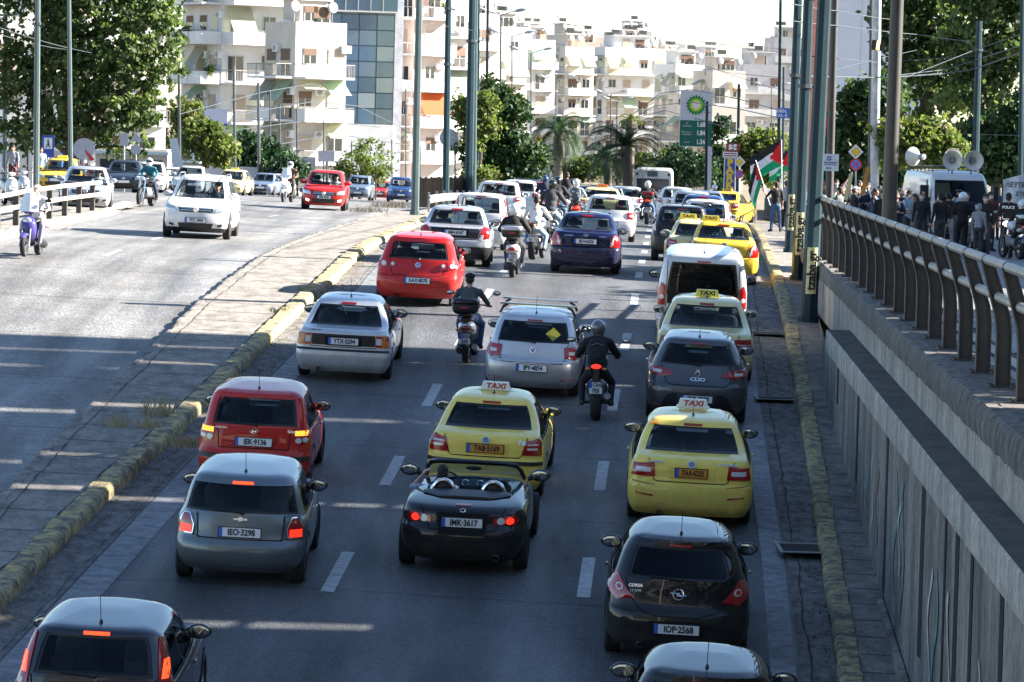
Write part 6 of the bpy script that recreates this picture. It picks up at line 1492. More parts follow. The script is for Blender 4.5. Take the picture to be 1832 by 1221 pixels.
def crown_mesh(name, blobs, n, size, mats, clump=.55, seed=1):
    """leaf clumps: blobs = [(centre, (rx,ry,rz))] in local metres"""
    r = np.random.default_rng(seed); vol = np.array([b[1][0]*b[1][2] + b[1][1]*b[1][2] for b in blobs]); vol = vol/vol.sum()
    V = []; MI = []; per = 26; nc = max(4, n//per)
    bi = r.choice(len(blobs), nc, p=vol)
    C = np.array([blobs[i][0] for i in bi], float); Rr = np.array([blobs[i][1] for i in bi], float)
    d = r.normal(size=(nc, 3)); d /= np.linalg.norm(d, axis=1)[:, None]; rad = r.uniform(.35, 1.04, nc)**.55
    cc = C + d*Rr*rad[:, None]; cs = clump*r.uniform(.5, 1.3, nc); tone = r.choice(3, nc, p=[.5, .3, .2])
    idx = np.repeat(np.arange(nc), per); m = len(idx)
    P = cc[idx] + r.normal(size=(m, 3))*(cs[idx, None]*np.array([.42, .42, .30]))
    a = r.normal(size=(m, 3)) + d[idx]*.5; a[:, 2] -= .25; a /= np.linalg.norm(a, axis=1)[:, None]
    u = np.cross(a, r.normal(size=(m, 3))); u /= np.linalg.norm(u, axis=1)[:, None]
    sz = size*r.uniform(.6, 1.35, m)[:, None]
    v0 = P - a*sz*.5; v1 = P + u*sz*.34; v2 = P + a*sz*.5; v3 = P - u*sz*.34
    VV = np.stack([v0, v1, v2, v3], 1).reshape(-1, 3)
    tn = np.where(r.random(m) < .25, r.integers(0, 3, m), tone[idx])
    me = bpy.data.meshes.new(name); me.vertices.add(m*4); me.vertices.foreach_set('co', VV.ravel()); me.loops.add(m*4); me.loops.foreach_set('vertex_index', np.arange(m*4))
    me.polygons.add(m); me.polygons.foreach_set('loop_start', np.arange(m)*4); me.polygons.foreach_set('loop_total', np.full(m, 4)); 
    for q in mats: me.materials.append(q)
    me.polygons.foreach_set('material_index', tn.astype(np.int32)); me.update(calc_edges=True); return me
def trunk_mesh(b, base, top, r0, r1, limbs, m=None):
    m = m or M_BARK; base, top = Vector(base), Vector(top); mid = base.lerp(top, .5)+Vector((random.uniform(-.1, .1), 0, 0))
    b.tube([base, mid, top], [r0, (r0+r1)/2, r1], m, 9)
    for q in limbs:
        q = Vector(q); s_ = base.lerp(top, random.uniform(.7, 1)); mm = s_.lerp(q, .5)+Vector((0, 0, (q-s_).length*.12)); b.tube([s_, mm, q], [r1*.8, r1*.45, r1*.12], m, 6)
def tree(name, label, d, base_px, blobs_px, n, size, mats, cat='tree', depthf=.8, seed=1, group=None, tr=.18, clump=.55, z0=None):
    """blobs_px: (px, py, r_px[, ry_px[, dd]])"""
    g = gd(base_px, d); 
    if z0 is not None: g.z = z0
    s_ = F_PX/d; bl = []
    for q in blobs_px:
        dd = q[4] if len(q) > 4 else 0; c = at(q[0], q[1], d+dd) - g; ry = q[3] if len(q) > 3 and q[3] else q[2]; bl.append((tuple(c), (q[2]/s_, q[2]/s_*depthf, ry/s_)))
    t = thing(name, label, cat, g, 0, group)
    obj('crown', crown_mesh('crown', bl, n, size, mats, clump, seed), t)
    cz = sum(b[0][2] for b in bl)/len(bl); cx = sum(b[0][0] for b in bl)/len(bl); lo = min(b[0][2]-b[1][2]*.4 for b in bl)
    b = MB(); trunk_mesh(b, (0, 0, -.1), (cx*.25, 0, max(lo, .5)), tr, tr*.65, [(q[0][0], q[0][1], q[0][2]) for q in bl]); b.build('trunk', t); return t
tree('plane_tree', 'very large leafy tree filling the upper left corner', 188, 114, [(60,50,110),(180,40,130),(262,40,78),(200,150,105),(275,120,55),(110,150,95),(215,215,60,50),(150,240,55,35),(30,240,60,35),(10,120,80),(245,190,45),(100,-60,130),(220,-50,120),(60,225,70,30),(225,262,50,22)], 24000, .31, LF, seed=3, tr=.32, clump=.62)
tree('small_tree', 'small round street tree behind the white off roader', 235, 361, [(350,240,28),(385,262,34),(338,262,22),(372,235,22),(398,278,24)], 3800, .30, LFY, seed=5, tr=.14)
tree('street_tree', 'loose green tree at the foot of the white balcony block', 262, 318, [(318,200,26),(338,215,28),(308,238,28),(345,195,18)], 1900, .34, LFY, seed=6)
tree('bushy_tree', 'dark bushy tree left of the oncoming red hatchback', 258, 455, [(445,272,44,38),(478,285,42,34),(432,296,40,26),(500,295,28,24)], 7000, .30, LFD, seed=7)
tree('bushy_tree', 'dark low tree just left of the oncoming red hatchback', 250, 525, [(520,300,36,26),(495,308,26,20)], 2600, .28, LFD, seed=8)
tree('shrub', 'yellow green shrub right of the oncoming red hatchback', 270, 645, [(640,298,34,26),(612,310,26,18),(670,312,26,16)], 2800, .24, LFY, cat='shrub', seed=9)
tree('thin_tree', 'thin sparse sapling in front of the white wall under the glass tower', 262, 672, [(668,265,20,24),(690,285,22,20),(650,262,12,14)], 600, .22, LFY, seed=10, tr=.05)
tree('dark_tree', 'tall dark tree right of the three median poles', 205, 892, [(885,235,48,62),(915,225,38,55),(868,270,45,50),(930,275,42,45),(890,300,60,36),(880,165,24,30),(905,185,26,30),(950,300,40,35)], 11000, .27, [LFD[1], LF[2], LFD[0]], seed=11, tr=.2)
tree('street_tree', 'lit left side of the tall dark tree, built apart with lighter leaves', 196, 862, [(862,192,24,28),(868,225,22,26),(850,240,20,26),(828,190,16,20),(836,215,14,18)], 3000, .24, LFY, seed=12, tr=.1)  # sunlit side of the dark tree, its light put into lighter leaf colours
tree('hedge', 'round clipped hedge behind the guard rail of the median', 192, 866, [(862,312,24,9),(842,316,14,7)], 1800, .16, LFY, cat='hedge', seed=13, tr=.04)
tree('leafy_bush', 'pale green bush between the two palms', 240, 1035, [(1030,305,26,20),(1060,300,30,20),(1012,315,18,14)], 2600, .24, LFY, cat='bush', seed=14, tr=.08)
tree('leafy_bush', 'pale green bush behind the bus', 262, 1160, [(1150,295,30,22),(1190,290,26,22),(1130,308,24,18)], 2400, .26, LFY, cat='bush', seed=15, tr=.08)
tree('dark_tree', 'dark tree left of the fuel price sign pole', 245, 1222, [(1222,300,42,34),(1195,310,24,26),(1250,305,34,30),(1212,275,24,18)], 5200, .26, LFD, seed=16, tr=.15)
tree('dark_tree', 'dark tree between the fuel price sign and the parking sign', 250, 1290, [(1285,300,28,40),(1282,250,18,30),(1292,225,14,22)], 3400, .26, LFD, seed=17, tr=.12)
tree('leafy_bush', 'bright green round tree behind the red black and green flag', 205, 1350, [(1352,262,36,30),(1382,262,34,28),(1335,285,28,26),(1365,300,36,34),(1395,275,24,26)], 6500, .25, LFY, seed=18, tr=.14)
TG = 'tall trees behind the demonstration'
tree('leafy_tree', 'dark leafy tree nearest the grey sign poles on the right', 165, 1545, [(1545,205,50,60),(1520,250,42,40),(1575,170,45),(1560,265,50,40)], 7500, .28, [LF[0], LFD[1], LF[2]], seed=20, group=TG, tr=.18, z0=0)
tree('leafy_tree', 'tall tree rising behind the van with loudspeakers', 185, 1655, [(1640,70,75),(1690,120,90),(1645,160,70),(1610,40,55),(1700,30,70),(1660,-40,90)], 11500, .32, [LF[0], LF[1], LF[2]], seed=21, group=TG, tr=.25, z0=0)
tree('leafy_tree', 'largest tree in the upper right corner', 178, 1780, [(1780,70,85),(1810,150,90),(1745,180,70),(1830,20,80),(1760,-40,90),(1840,-60,90),(1730,90,60)], 12500, .32, [LF[1], LF[0], LF[2]], seed=22, group=TG, tr=.28, z0=0)
tree('leafy_tree', 'low bright tree directly behind the single loudspeaker horn', 150, 1630, [(1625,262,42,34),(1660,245,40,32),(1600,240,26,28),(1690,275,40,34)], 8000, .25, LFY, seed=23, group=TG, tr=.15, z0=0)
tree('leafy_tree', 'dark ivy covered tree behind the two forward horns', 160, 1780, [(1770,260,60,55),(1810,280,55,60),(1735,285,50,45),(1830,220,50,60)], 9500, .26, [LFD[1], LF[2], LFD[0]], seed=24, group=TG, tr=.2, z0=0)
tree('leafy_tree', 'dark leafy mass low behind the crowd', 170, 1500, [(1500,300,32,30),(1560,310,50,30),(1600,305,50,32),(1530,285,40,30)], 7000, .25, LFD, seed=25, group=TG, tr=.15, z0=0)
def palm(label, px, py, r_px, d, n=34, seed=1, base=None, col=None, skirt=10):
    rr = random.Random(seed); g = gd(base or px, d); c = at(px, py, d) - g; s_ = F_PX/d; L = r_px/s_*1.15; t = thing('palm_tree', label, 'palm', g)
    b = MB(); b.tube([(0, 0, -.1), (c.x*.4, 0, c.z*.5), (c.x, c.y, c.z)], [.30, .24, .28], M_PALMB, 12); b.build('trunk', t)
    b = MB(); m = col or LFD
    for k in range(n+skirt):
        az = rr.uniform(0, 6.283); el = rr.uniform(-.1, 1.35) if k < n else rr.uniform(-1.0, -.3); ln = L*rr.uniform(.8, 1.1); p = Vector(c); pts = []; e = el
        for i in range(12):
            pts.append(p.copy()); st = ln/11; p = p + Vector((math.cos(az)*math.cos(e), math.sin(az)*math.cos(e), math.sin(e)))*st; e -= (.10+.10*i/11*2)*(1.0 if el > 0 else .7)
        b.tube(pts, [.035*(1-.9*i/11) for i in range(12)], M_PALMB if k >= n else m[1], 4)
        for i in range(1, 12):
            t_ = (pts[min(i+1, 11)]-pts[i-1]).normalized(); sd_ = t_.cross(Vector((0, 0, 1))); sd_ = sd_.normalized() if sd_.length > .01 else Vector((1, 0, 0))
            for h in (0, .5):
                q = pts[i].lerp(pts[min(i+1, 11)], h)
                for sg in (-1, 1):
                    ll = L*.22*math.sin(math.pi*(i+h)/12.5)**.5; tip = q + (sd_*sg*.75+t_*.6+Vector((0, 0, -.35)))*ll; w = t_*.028
                    b.add([q-w, q+w, tip], [(0, 1, 2)], m[rr.randrange(3)])
    b.build('crown', t, smooth=False)
    return t
palm('dusty palm with hanging yellow fruit left of the pale bush', 1000, 235, 62, 210, seed=2, base=998)
b = MB(); rr = random.Random(4)
for i in range(60): a = rr.uniform(0, 6.28); b.ell(at(962, 248, 209.4)+Vector((rr.gauss(0, .16), rr.gauss(0, .1), rr.gauss(0, .12))), (.04, .04, .04), mat('yellow_fruit', (.5, .35, .03), .6), 6, 4)
tag(b.build('palm_fruit'), 'cluster of yellow palm fruit hanging on the left palm', 'fruit')
palm('broad grey green palm left of the fuel price sign', 1118, 262, 78, 225, n=44, seed=5, base=1122)
palm('young upright palm behind the broad palm', 1128, 218, 28, 250, n=22, seed=8, base=1128, skirt=0, col=LFY)
palm('low palm at the right edge of the dark median trees', 965, 285, 52, 218, n=26, seed=11, base=962, skirt=4)
palm('palm tree behind the single pole of the traffic lights', 1085, 285, 48, 232, n=26, seed=14, base=1088, skirt=4)

# ================================================================ BUILDINGS
M_WALLS = [mat('render_white', (.62, .61, .59), .85, noise=.12, nscale=.6, bump=.1), mat('render_cream', (.56, .50, .43), .85, noise=.14, nscale=.6), mat('render_grey', (.42, .41, .42), .85, noise=.12, nscale=.7), mat('render_pink', (.52, .42, .37), .85, noise=.1, nscale=.6)]
M_SLAB = mat('balcony_concrete', (.66, .65, .63), .8, noise=.12, nscale=1.5); M_RAILW = mat('railing_paint', (.30, .27, .25), .6); M_PANE = mat('window_pane', (.02, .025, .03), .08, coat=.6); M_FRAMEW = mat('window_frame_paint', (.55, .53, .5), .6)
M_SHUT = [mat('shutter_beige', (.42, .33, .25), .7), mat('shutter_brown', (.14, .08, .05), .7), mat('shutter_white', (.55, .54, .52), .7)]
def awn(nm, c):
    return leafmat('awning_'+nm, c, .5)
M_AWN = [awn('pale_green', (.36, .48, .45)), awn('white', (.48, .47, .44)), awn('grey', (.30, .33, .35)), awn('orange', (.50, .13, .04)), awn('green', (.02, .17, .13))]
def win_mesh(k):
    b = MB(); w, h = (1.5, 2.1) if k % 2 == 0 else (1.2, 1.25); z0 = .05 if k % 2 == 0 else .95
    b.box((-w/2, -.05, z0), (w/2, .02, z0+h), M_FRAMEW)
    b.box((-w/2+.07, -.056, z0+.07), (-.04, -.05, z0+h-.07), M_PANE); b.box((.04, -.056, z0+.07), (w/2-.07, -.05, z0+h-.07), M_PANE)
    sh = [1.0, .45, .0][(k//2) % 3]*h
    if sh > 0: b.box((-w/2+.03, -.075, z0+h-sh*.98), (w/2-.03, -.058, z0+h-.02), M_SHUT[(k//2) % 3])
    return b.mesh('window', smooth=False)
def balc_mesh(w, dep, style):
    b = MB(); b.box((-w/2, -dep, -.16), (w/2, 0, 0), M_SLAB)
    if style == 0:
        b.box((-w/2, -dep, 0), (w/2, -dep+.08, .85), M_SLAB); b.tube([(-w/2, -dep+.04, .98), (w/2, -dep+.04, .98)], .025, M_RAILW, 5)
        for x in (-w/2, w/2-.08): b.box((x, -dep+.08, 0), (x+.08, 0, .85), M_SLAB)
    else:
        k = int(w/.14)
        for i in range(k+1): x = -w/2 + w*i/k; b.box((x-.012, -dep+.02, 0), (x+.012, -dep+.045, .95), M_RAILW)
        b.box((-w/2, -dep+.01, .93), (w/2, -dep+.06, 1.0), M_RAILW)
        for x in (-w/2, w/2-.03): b.box((x, -dep+.06, .93), (x+.03, 0, 1.0), M_RAILW); b.box((x, -dep*.5, 0), (x+.03, -dep*.5+.03, .93), M_RAILW)
        if style == 2: b.box((-w*.2, -dep, .05), (w*.3, -dep+.018, .9), M_SLAB)
    return b.mesh('balcony', smooth=False)
def awn_mesh(w, out, drop, m):
    b = MB(); n = 6; vs = []
    for i in range(n+1):
        t = i/n
        for x in (-w/2, 0, w/2): vs.append((x, -.1-out*t, -drop*t - .05*math.sin(t*3.1)))
    b.add(vs, [(3*i+j, 3*i+j+1, 3*i+j+4, 3*i+j+3) for i in range(n) for j in (0, 1)], m); b.tube([(-w/2, -.1-out, -drop), (w/2, -.1-out, -drop)], .03, M_RAILW, 5)
    b.tube([(-w/2, -.1, -drop*.9), (-w/2, -.1-out, -drop)], .015, M_RAILW, 4); b.tube([(w/2, -.1, -drop*.9), (w/2, -.1-out, -drop)], .015, M_RAILW, 4)
    return b.mesh('awning', angle=60)
def mk_ac():
    b = MB(); b.box((-.4, -.34, 0), (.4, -.02, .6), M_SLAB); b.lathe([(-.35, .0), (-.35, .24)], M_RAILW, 'y', (-.08, 0, .3), 12); return b.mesh('air_conditioner', smooth=False)
def apt(label, px0, px1, ytop, d, rot=35, dep=11, wall=0, seed=1, fh=3.05, bd=1.3, awning=.35, group='apartment buildings along the avenue', detail=2, ground=-3.0, roofbits=True, loc=None, W_=None, H_=None, sides=True):
    rr = random.Random(seed); th = R(rot); s_ = F_PX/d
    if loc is None:
        ext = (px1-px0)/s_; Wd = max(4, (ext - dep*abs(math.sin(th)))/math.cos(th)); z1 = at((px0+px1)/2, ytop, d).z
        cx = at((px0+px1)/2, 200, d).x; cy = d
    else: (cx, cy), Wd, z1 = loc, W_, H_
    nf = max(1, int(round((z1-ground)/fh))); H = z1 - ground; fh = H/nf
    t = thing('apartment_building', label, 'building', (cx, cy, ground), th, group)
    # local frame: front face at y=-dep/2 with normal -y
    b = MB(); b.box((-Wd/2, -dep/2, 0), (Wd/2, dep/2, H), M_WALLS[wall]); b.box((-Wd/2+.0, -dep/2+.0, H), (Wd/2, -dep/2+.15, H+.9), M_WALLS[wall]); b.box((-Wd/2, -dep/2+.15, H), (-Wd/2+.15, dep/2, H+.9), M_WALLS[wall]); b.box((Wd/2-.15, -dep/2+.15, H), (Wd/2, dep/2, H+.9), M_WALLS[wall])
    b.build('wall', t, smooth=False)
    wms = [shared(('win', k), lambda k=k: win_mesh(k)) for k in range(6)]; cnt = {'window': 0, 'balcony': 0, 'awning': 0}
    def faces():
        yield (Wd, Matrix.Rotation(0, 4, 'Z'), -dep/2, 0)
        if sides: yield (dep, Matrix.Rotation(-math.pi/2, 4, 'Z'), -Wd/2, -math.pi/2)
    for (fw, M, off, rz) in faces():
        bays = max(1, int(fw/2.15)); bw = fw/bays; skipcol = rr.randrange(bays) if bays > 3 else -1
        for f in range(nf-1, -1, -1):
            z = f*fh
            if z < 1.0: continue
            # balcony runs
            i = 0; st = rr.choice([0, 1, 2, 2])
            while i < bays:
                run = min(bays-i, rr.choice([2, 3, bays]))
                if rr.random() < .95 and cnt['balcony'] < 98:
                    w_ = round(bw*run-.15, 1); x = -fw/2 + bw*(i+run/2); o = obj('balcony', shared(('balc', w_, bd, st), lambda: balc_mesh(w_, bd, st)), t); o.matrix_local = M @ Matrix.Translation((x, off-.001, z)); cnt['balcony'] += 1
                    for j in range(run):
                        if rr.random() < awning and cnt['awning'] < 98 and detail > 0:
                            am = M_AWN[rr.choice([0, 0, 0, 1, 1, 2, 3 if wall == 3 else 1])]; aw = round(bw*.8, 1); dr = rr.choice([.7, 1.1, 1.6, 2.0]); o = obj('awning', shared(('awn', aw, dr, am.name), lambda: awn_mesh(aw, 1.35, dr, am)), t); o.matrix_local = M @ Matrix.Translation((-fw/2+bw*(i+j+.5), off, z+fh-.25)); cnt['awning'] += 1
                if detail > 1 and rr.random() < .4 and d < 420:
                    o = obj('balcony_plants', shared(('bpl', rr.randrange(3)), lambda: crown_mesh('balcony_plants', [((0, -.9, .7), (.45, .3, .35)), ((.25, -.9, .85), (.3, .25, .35))], 620, .22, LFY, .42, 5)), t); o.matrix_local = M @ Matrix.Translation((-fw/2+bw*(i+run*.5)+rr.uniform(-.8, .8), off, z)); 
                i += run
            for i in range(bays):
                if cnt['window'] >= 98: break
                if detail > 1 and rr.random() < .3: o = obj('air_conditioner', shared('ac', mk_ac), t); o.matrix_local = M @ Matrix.Translation((-fw/2+bw*(i+.5)+1.0, off, z+1.9))
                k = rr.randrange(6); o = obj('window', wms[k], t); o.matrix_local = M @ Matrix.Translation((-fw/2+bw*(i+.5)+rr.uniform(-.3, .3), off, z+.02)); cnt['window'] += 1
    if roofbits:
        pw = Wd*.55; b = MB(); b.box((-pw/2, -dep*.25, H), (pw/2, dep*.3, H+2.6), M_WALLS[wall]); b.box((-pw/2-.3, -dep*.3, H+2.6), (pw/2+.3, dep*.35, H+2.75), M_SLAB); b.build('penthouse', t, smooth=False)
        for k in range(2): o = obj('window', wms[rr.randrange(6)], t); o.matrix_local = Matrix.Translation((rr.uniform(-pw*.35, pw*.35), -dep*.25, H+.02))
        for k in range(rr.randrange(1, 4)):
            b = MB(); x = rr.uniform(-Wd*.4, Wd*.4); zz = H+2.75 if abs(x) < pw/2 else H; b.tube([(x-.5, 0, zz+.9), (x+.5, 0, zz+.9)], .25, M_SLAB, 8); b.box((x-.6, -.9, zz+.25), (x+.6, -.85, zz+.8), M_PANE); b.build('water_heater', t, angle=40)
        for k in range(rr.randrange(1, 3)):
            b = MB(); x = rr.uniform(-Wd*.45, Wd*.45); b.tube([(x, -dep*.3, H), (x, -dep*.3, H+1.9)], .03, M_RAILW, 5); b.ell((x, -dep*.3-.1, H+2.1), (.45, .08, .45), M_WALLS[2], 14, 8); b.build('satellite_dish', t)
        for k in range(rr.randrange(1, 4)):
            b = MB(); x = rr.uniform(-Wd*.45, Wd*.45); y = rr.uniform(-2, 3); h_ = rr.uniform(2.6, 5); b.tube([(x, y, H), (x, y, H+h_)], .025, M_RAILW, 5)
            for q in range(4): b.tube([(x-.5, y, H+h_-.2*q), (x+.5, y, H+h_-.2*q)], .012, M_RAILW, 4)
            b.build('antenna', t)
    return t
apt('cream apartment block with deep balconies and pale green awnings right of the big tree', 322, 560, -60, 300, rot=32, dep=7, seed=2, bd=1.8, awning=.6, wall=0)
apt('lower white apartment block with rounded corner terraces beside the glass tower', 470, 618, 62, 288, rot=32, dep=5, seed=5, bd=1.6, awning=.65, wall=1)
apt('white building glimpsed through the branches of the big left tree', -60, 300, 60, 250, rot=20, dep=7, seed=7, wall=0, awning=.1)
apt('tall balconied block with orange awning just right of the glass tower', 688, 762, -30, 335, rot=40, dep=7, seed=9, wall=3, awning=.5)
apt('white block behind the first median pole', 742, 815, 12, 370, rot=38, dep=7, seed=12, wall=0, awning=.4)
apt('pale block between the two thick median poles', 795, 872, 40, 405, rot=34, dep=7, seed=14, wall=0, awning=.3)
apt('low cream roof terrace block behind the street lamp', 850, 935, 62, 470, rot=30, dep=7, seed=17, wall=1, awning=.3)
apt('white block with roof boxes under the nearest street lamp head', 905, 990, 84, 500, rot=24, dep=7, seed=19, wall=0, awning=.2)
apt('beige block with striped balconies behind the palms', 975, 1060, 96, 520, rot=22, dep=7, seed=23, wall=1, awning=.35)
apt('long white block with tall pilasters and penthouse at the end of the avenue', 1045, 1192, 98, 540, rot=20, dep=8, seed=26, wall=0, awning=.45, bd=1.6)
apt('far grey block with dark water tanks above the long white block', 1095, 1160, 66, 640, rot=15, dep=8, seed=29, wall=2, awning=.1)
apt('block with green awnings behind the fuel price sign', 1170, 1262, 128, 500, rot=22, dep=7, seed=31, wall=0, awning=.7)
apt('low block with green tin roof right of the fuel price sign', 1240, 1330, 140, 470, rot=18, dep=7, seed=33, wall=1, awning=.5)
apt('grey windowless party wall block right of the green roof', 1310, 1400, 128, 520, rot=10, dep=7, seed=35, wall=2, awning=.0, sides=False)
apt('far pale tower behind the right hand poles', 1366, 1440, 78, 620, rot=10, dep=7, seed=37, wall=2, awning=0, sides=False)
apt('distant low white block on the skyline centre right', 1150, 1250, 104, 720, rot=12, dep=8, seed=39, wall=0, awning=.1)
apt('distant low white block on the skyline left of centre', 870, 980, 70, 700, rot=12, dep=8, seed=41, wall=2, awning=.1)
apt('street corner block at the far end behind the traffic lights', 1195, 1330, 205, 380, rot=15, dep=7, seed=43, wall=1, awning=.5, roofbits=False)
rr = random.Random(77)
for k in range(13):
    px = 862 + k*37 + rr.uniform(-8, 8); w_ = rr.uniform(46, 72); apt('hazy distant apartment block number %d from the left on the skyline' % (k+1), px, px+w_, (70 if px < 1010 else 88 if px < 1180 else 118)+rr.uniform(-8, 26), 575+rr.uniform(0, 110), rot=rr.uniform(12, 34), dep=7, seed=200+k, wall=rr.choice([0, 0, 1, 2, 3]), awning=.35, detail=1)
# blank gable wall on the right with an orange red strip
def gable():
    d = 215; x0 = xd(1486, d); x1 = xd(1660, d); t = thing('tall_building', 'tall pale windowless gable wall with orange red strip behind the right trees', 'building', (x0, d, 0)); b = MB(); b.box((0, 0, 0), (x1-x0, 14, 26), mat('gable_shade_lavender', (.60, .59, .63), .85, noise=.06, nscale=.4)); b.build('wall', t, smooth=False)  # lavender cast of the shaded side is put into the wall colour
    for k in range(1, 4): b = MB(); b.box((k*1.45, -.01, 0), (k*1.45+.03, .0, 26), M_WALLS[2]); b.build('joint', t, smooth=False)
    for z in (6.0, 9.2, 12.4): o = obj('window', shared(('win', 1), lambda: win_mesh(1)), t, (4.6, 0, z))
    b = MB(); b.box((-.75, 1, 0), (0, 9, 26), mat('orange_red_cladding', (.62, .09, .03), .6)); b.build('cladding_strip', t, smooth=False)
    b = MB(); b.box((-.95, .6, 2.6), (-.05, 1.0, 4.6), mat('red_sign', (.55, .02, .02), .5)); b.build('shop_sign', t, smooth=False)
gable()
# glass tower
def glass_tower():
    d = 322; s_ = F_PX/d; th = R(12); t = thing('glass_tower', 'office tower of dark blue glass with pale marble edge', 'building', at(636, 330, d), th); t.location.z = -3
    pane = []
    for i, c in enumerate([(.04, .09, .14), (.10, .16, .21), (.22, .28, .31), (.06, .13, .20)]): pane.append(mat('tower_glass_%s' % 'abcd'[i], c, .06, coat=1, metal=.35))
    fr = mat('tower_frame', (.03, .05, .07), .4); W2 = 5.9/2+.2
    zt = 26.; zb = at(640, 222, d).z+3
    b = MB(); b.box((-W2, 0, zb), (W2, 10, zt), fr); b.build('wall', t, smooth=False)
    b = MB(); b.box((W2+.005, -.15, 0), (W2+.75, 10, zt), mat('marble', (.55, .54, .55), .4, noise=.3, nscale=1.2)); b.build('marble_edge', t, smooth=False)
    b = MB(); b.box((-W2-.3, -.4, 0), (W2, 10, zb-.01), M_WALLS[0]); b.build('podium', t, smooth=False)
    rr = random.Random(3); cols = 4; cw = 2*W2/cols; rows = int((zt-zb)/1.36)
    for r_ in range(rows):
        for c in range(cols):
            b = MB(); z = zb+.05+r_*1.36; b.box((-W2+c*cw+.05, -.03, z), (-W2+(c+1)*cw-.05, .0, z+1.27), pane[rr.choice([0, 1, 2, 2, 3]) if r_ < 5 else rr.choice([0, 1, 1, 3])]); b.build('window', t, smooth=False)
    b = MB(); z = at(640, 20, d).z+3; b.box((-W2-1.6, -1.2, z), (W2, 0, zt), pane[0]); b.box((-W2-1.62, -1.22, z-.12), (W2+.1, 0, z-.002), M_FRAMEW)
    for c in range(7): b.box((-W2-1.6+c*1.1, -1.23, z), (-W2-1.55+c*1.1, -1.2, zt), M_FRAMEW)
    b.build('upper_bay', t, smooth=False)
glass_tower()
# unseen blocks added to shade the roads, and behind the viewer to darken reflections
OFF = 'unseen buildings added for shade and dark reflections'
apt('tall block on the right beyond the picture shading the near lanes', 0, 0, 0, 70, rot=90, dep=12, seed=51, wall=1, awning=.2, loc=((31.5, 75.2), ), W_=22, H_=17.5, ground=0) if False else None
def block(label, x, y, w, dep, h, rot, seed, ground=0.):
    t = apt(label, 0, 0, 0, 100, rot=rot, dep=dep, wall=seed % 3, seed=seed, loc=(x, y), W_=w, H_=ground+h, awning=.2, ground=ground, group=OFF, sides=False); return t
SHADE = True
if SHADE:
    yy_ = 42.5
    for k, (w_, gap, h_) in enumerate([(5.5, .3, 14.5), (4.5, .35, 14.5), (3.2, .2, 14.5), (2.7, .14, 19.5), (2.2, .0, 20), (2.6, .26, 21), (2.0, .0, 21), (2.9, .16, 20.5), (2.0, .1, 20), (1.9, .18, 21)]):  # added slim blocks, their gaps shaped to let sun streaks reach the road
        block('unseen narrow shading block number %s along the right pavement outside the view' % ('one', 'two', 'three', 'four', 'five', 'six', 'seven', 'eight', 'nine', 'ten')[k], 30, yy_+w_/2, w_, 7, h_, -82, 80+k); yy_ += w_ + gap
    block('low right hand block near the viewer, added outside the view for shade', 27, 27, 22, 10, 13, -90, 63)
    block('long low block added outside the view to shade the demonstration', 34, 106, 44, 10, 9.0, -90, 64)
    block('unseen grey block added behind the viewer on the left to darken reflections', -24, -30, 26, 12, 30, 180, 65)  # tall blocks added out of view so car paint and glass reflect darker
    block('unseen cream block added behind the viewer in the middle to darken reflections', 2, -34, 25, 12, 32, 180, 68)
    block('unseen cream block added behind the viewer on the right to darken reflections', 28, -30, 26, 12, 30, 180, 71)
def offtree(label, x, y, z, r, h, seed, n=5000):
    rr = random.Random(seed); t = thing('street_tree', label, 'tree', (x, y, z), 0, 'street trees outside the view on the right'); bl = [((rr.uniform(-r*.4, r*.4), rr.uniform(-r*.6, r*.6), h-r*.7+rr.uniform(-r*.5, r*.3)), (r*.6, r*.6, r*.5)) for k in range(6)]
    obj('crown', crown_mesh('crown', bl, n, .34, LF, .7, seed), t); b = MB(); trunk_mesh(b, (0, 0, -.1), (0, 0, h-r*1.2), .2, .12, [q[0] for q in bl]); b.build('trunk', t)
if SHADE:
    offtree('street tree on the right nearest the viewer', 15.5, 40, 0, 3.0, 10.5, 71)
    offtree('street tree on the right shading the red hatchback', 15.5, 51, 0, 2.8, 11, 72)
    offtree('street tree on the right by the middle of the wall', 18.5, 62.5, 0, 1.9, 8.5, 73, 2200)
    offtree('street tree on the right shading the silver hatchback', 19, 84, 0, 2.0, 8, 74, 2500)
    offtree('street tree on the right before the demonstration', 19.5, 94, 0, 1.9, 8.2, 75, 2500)

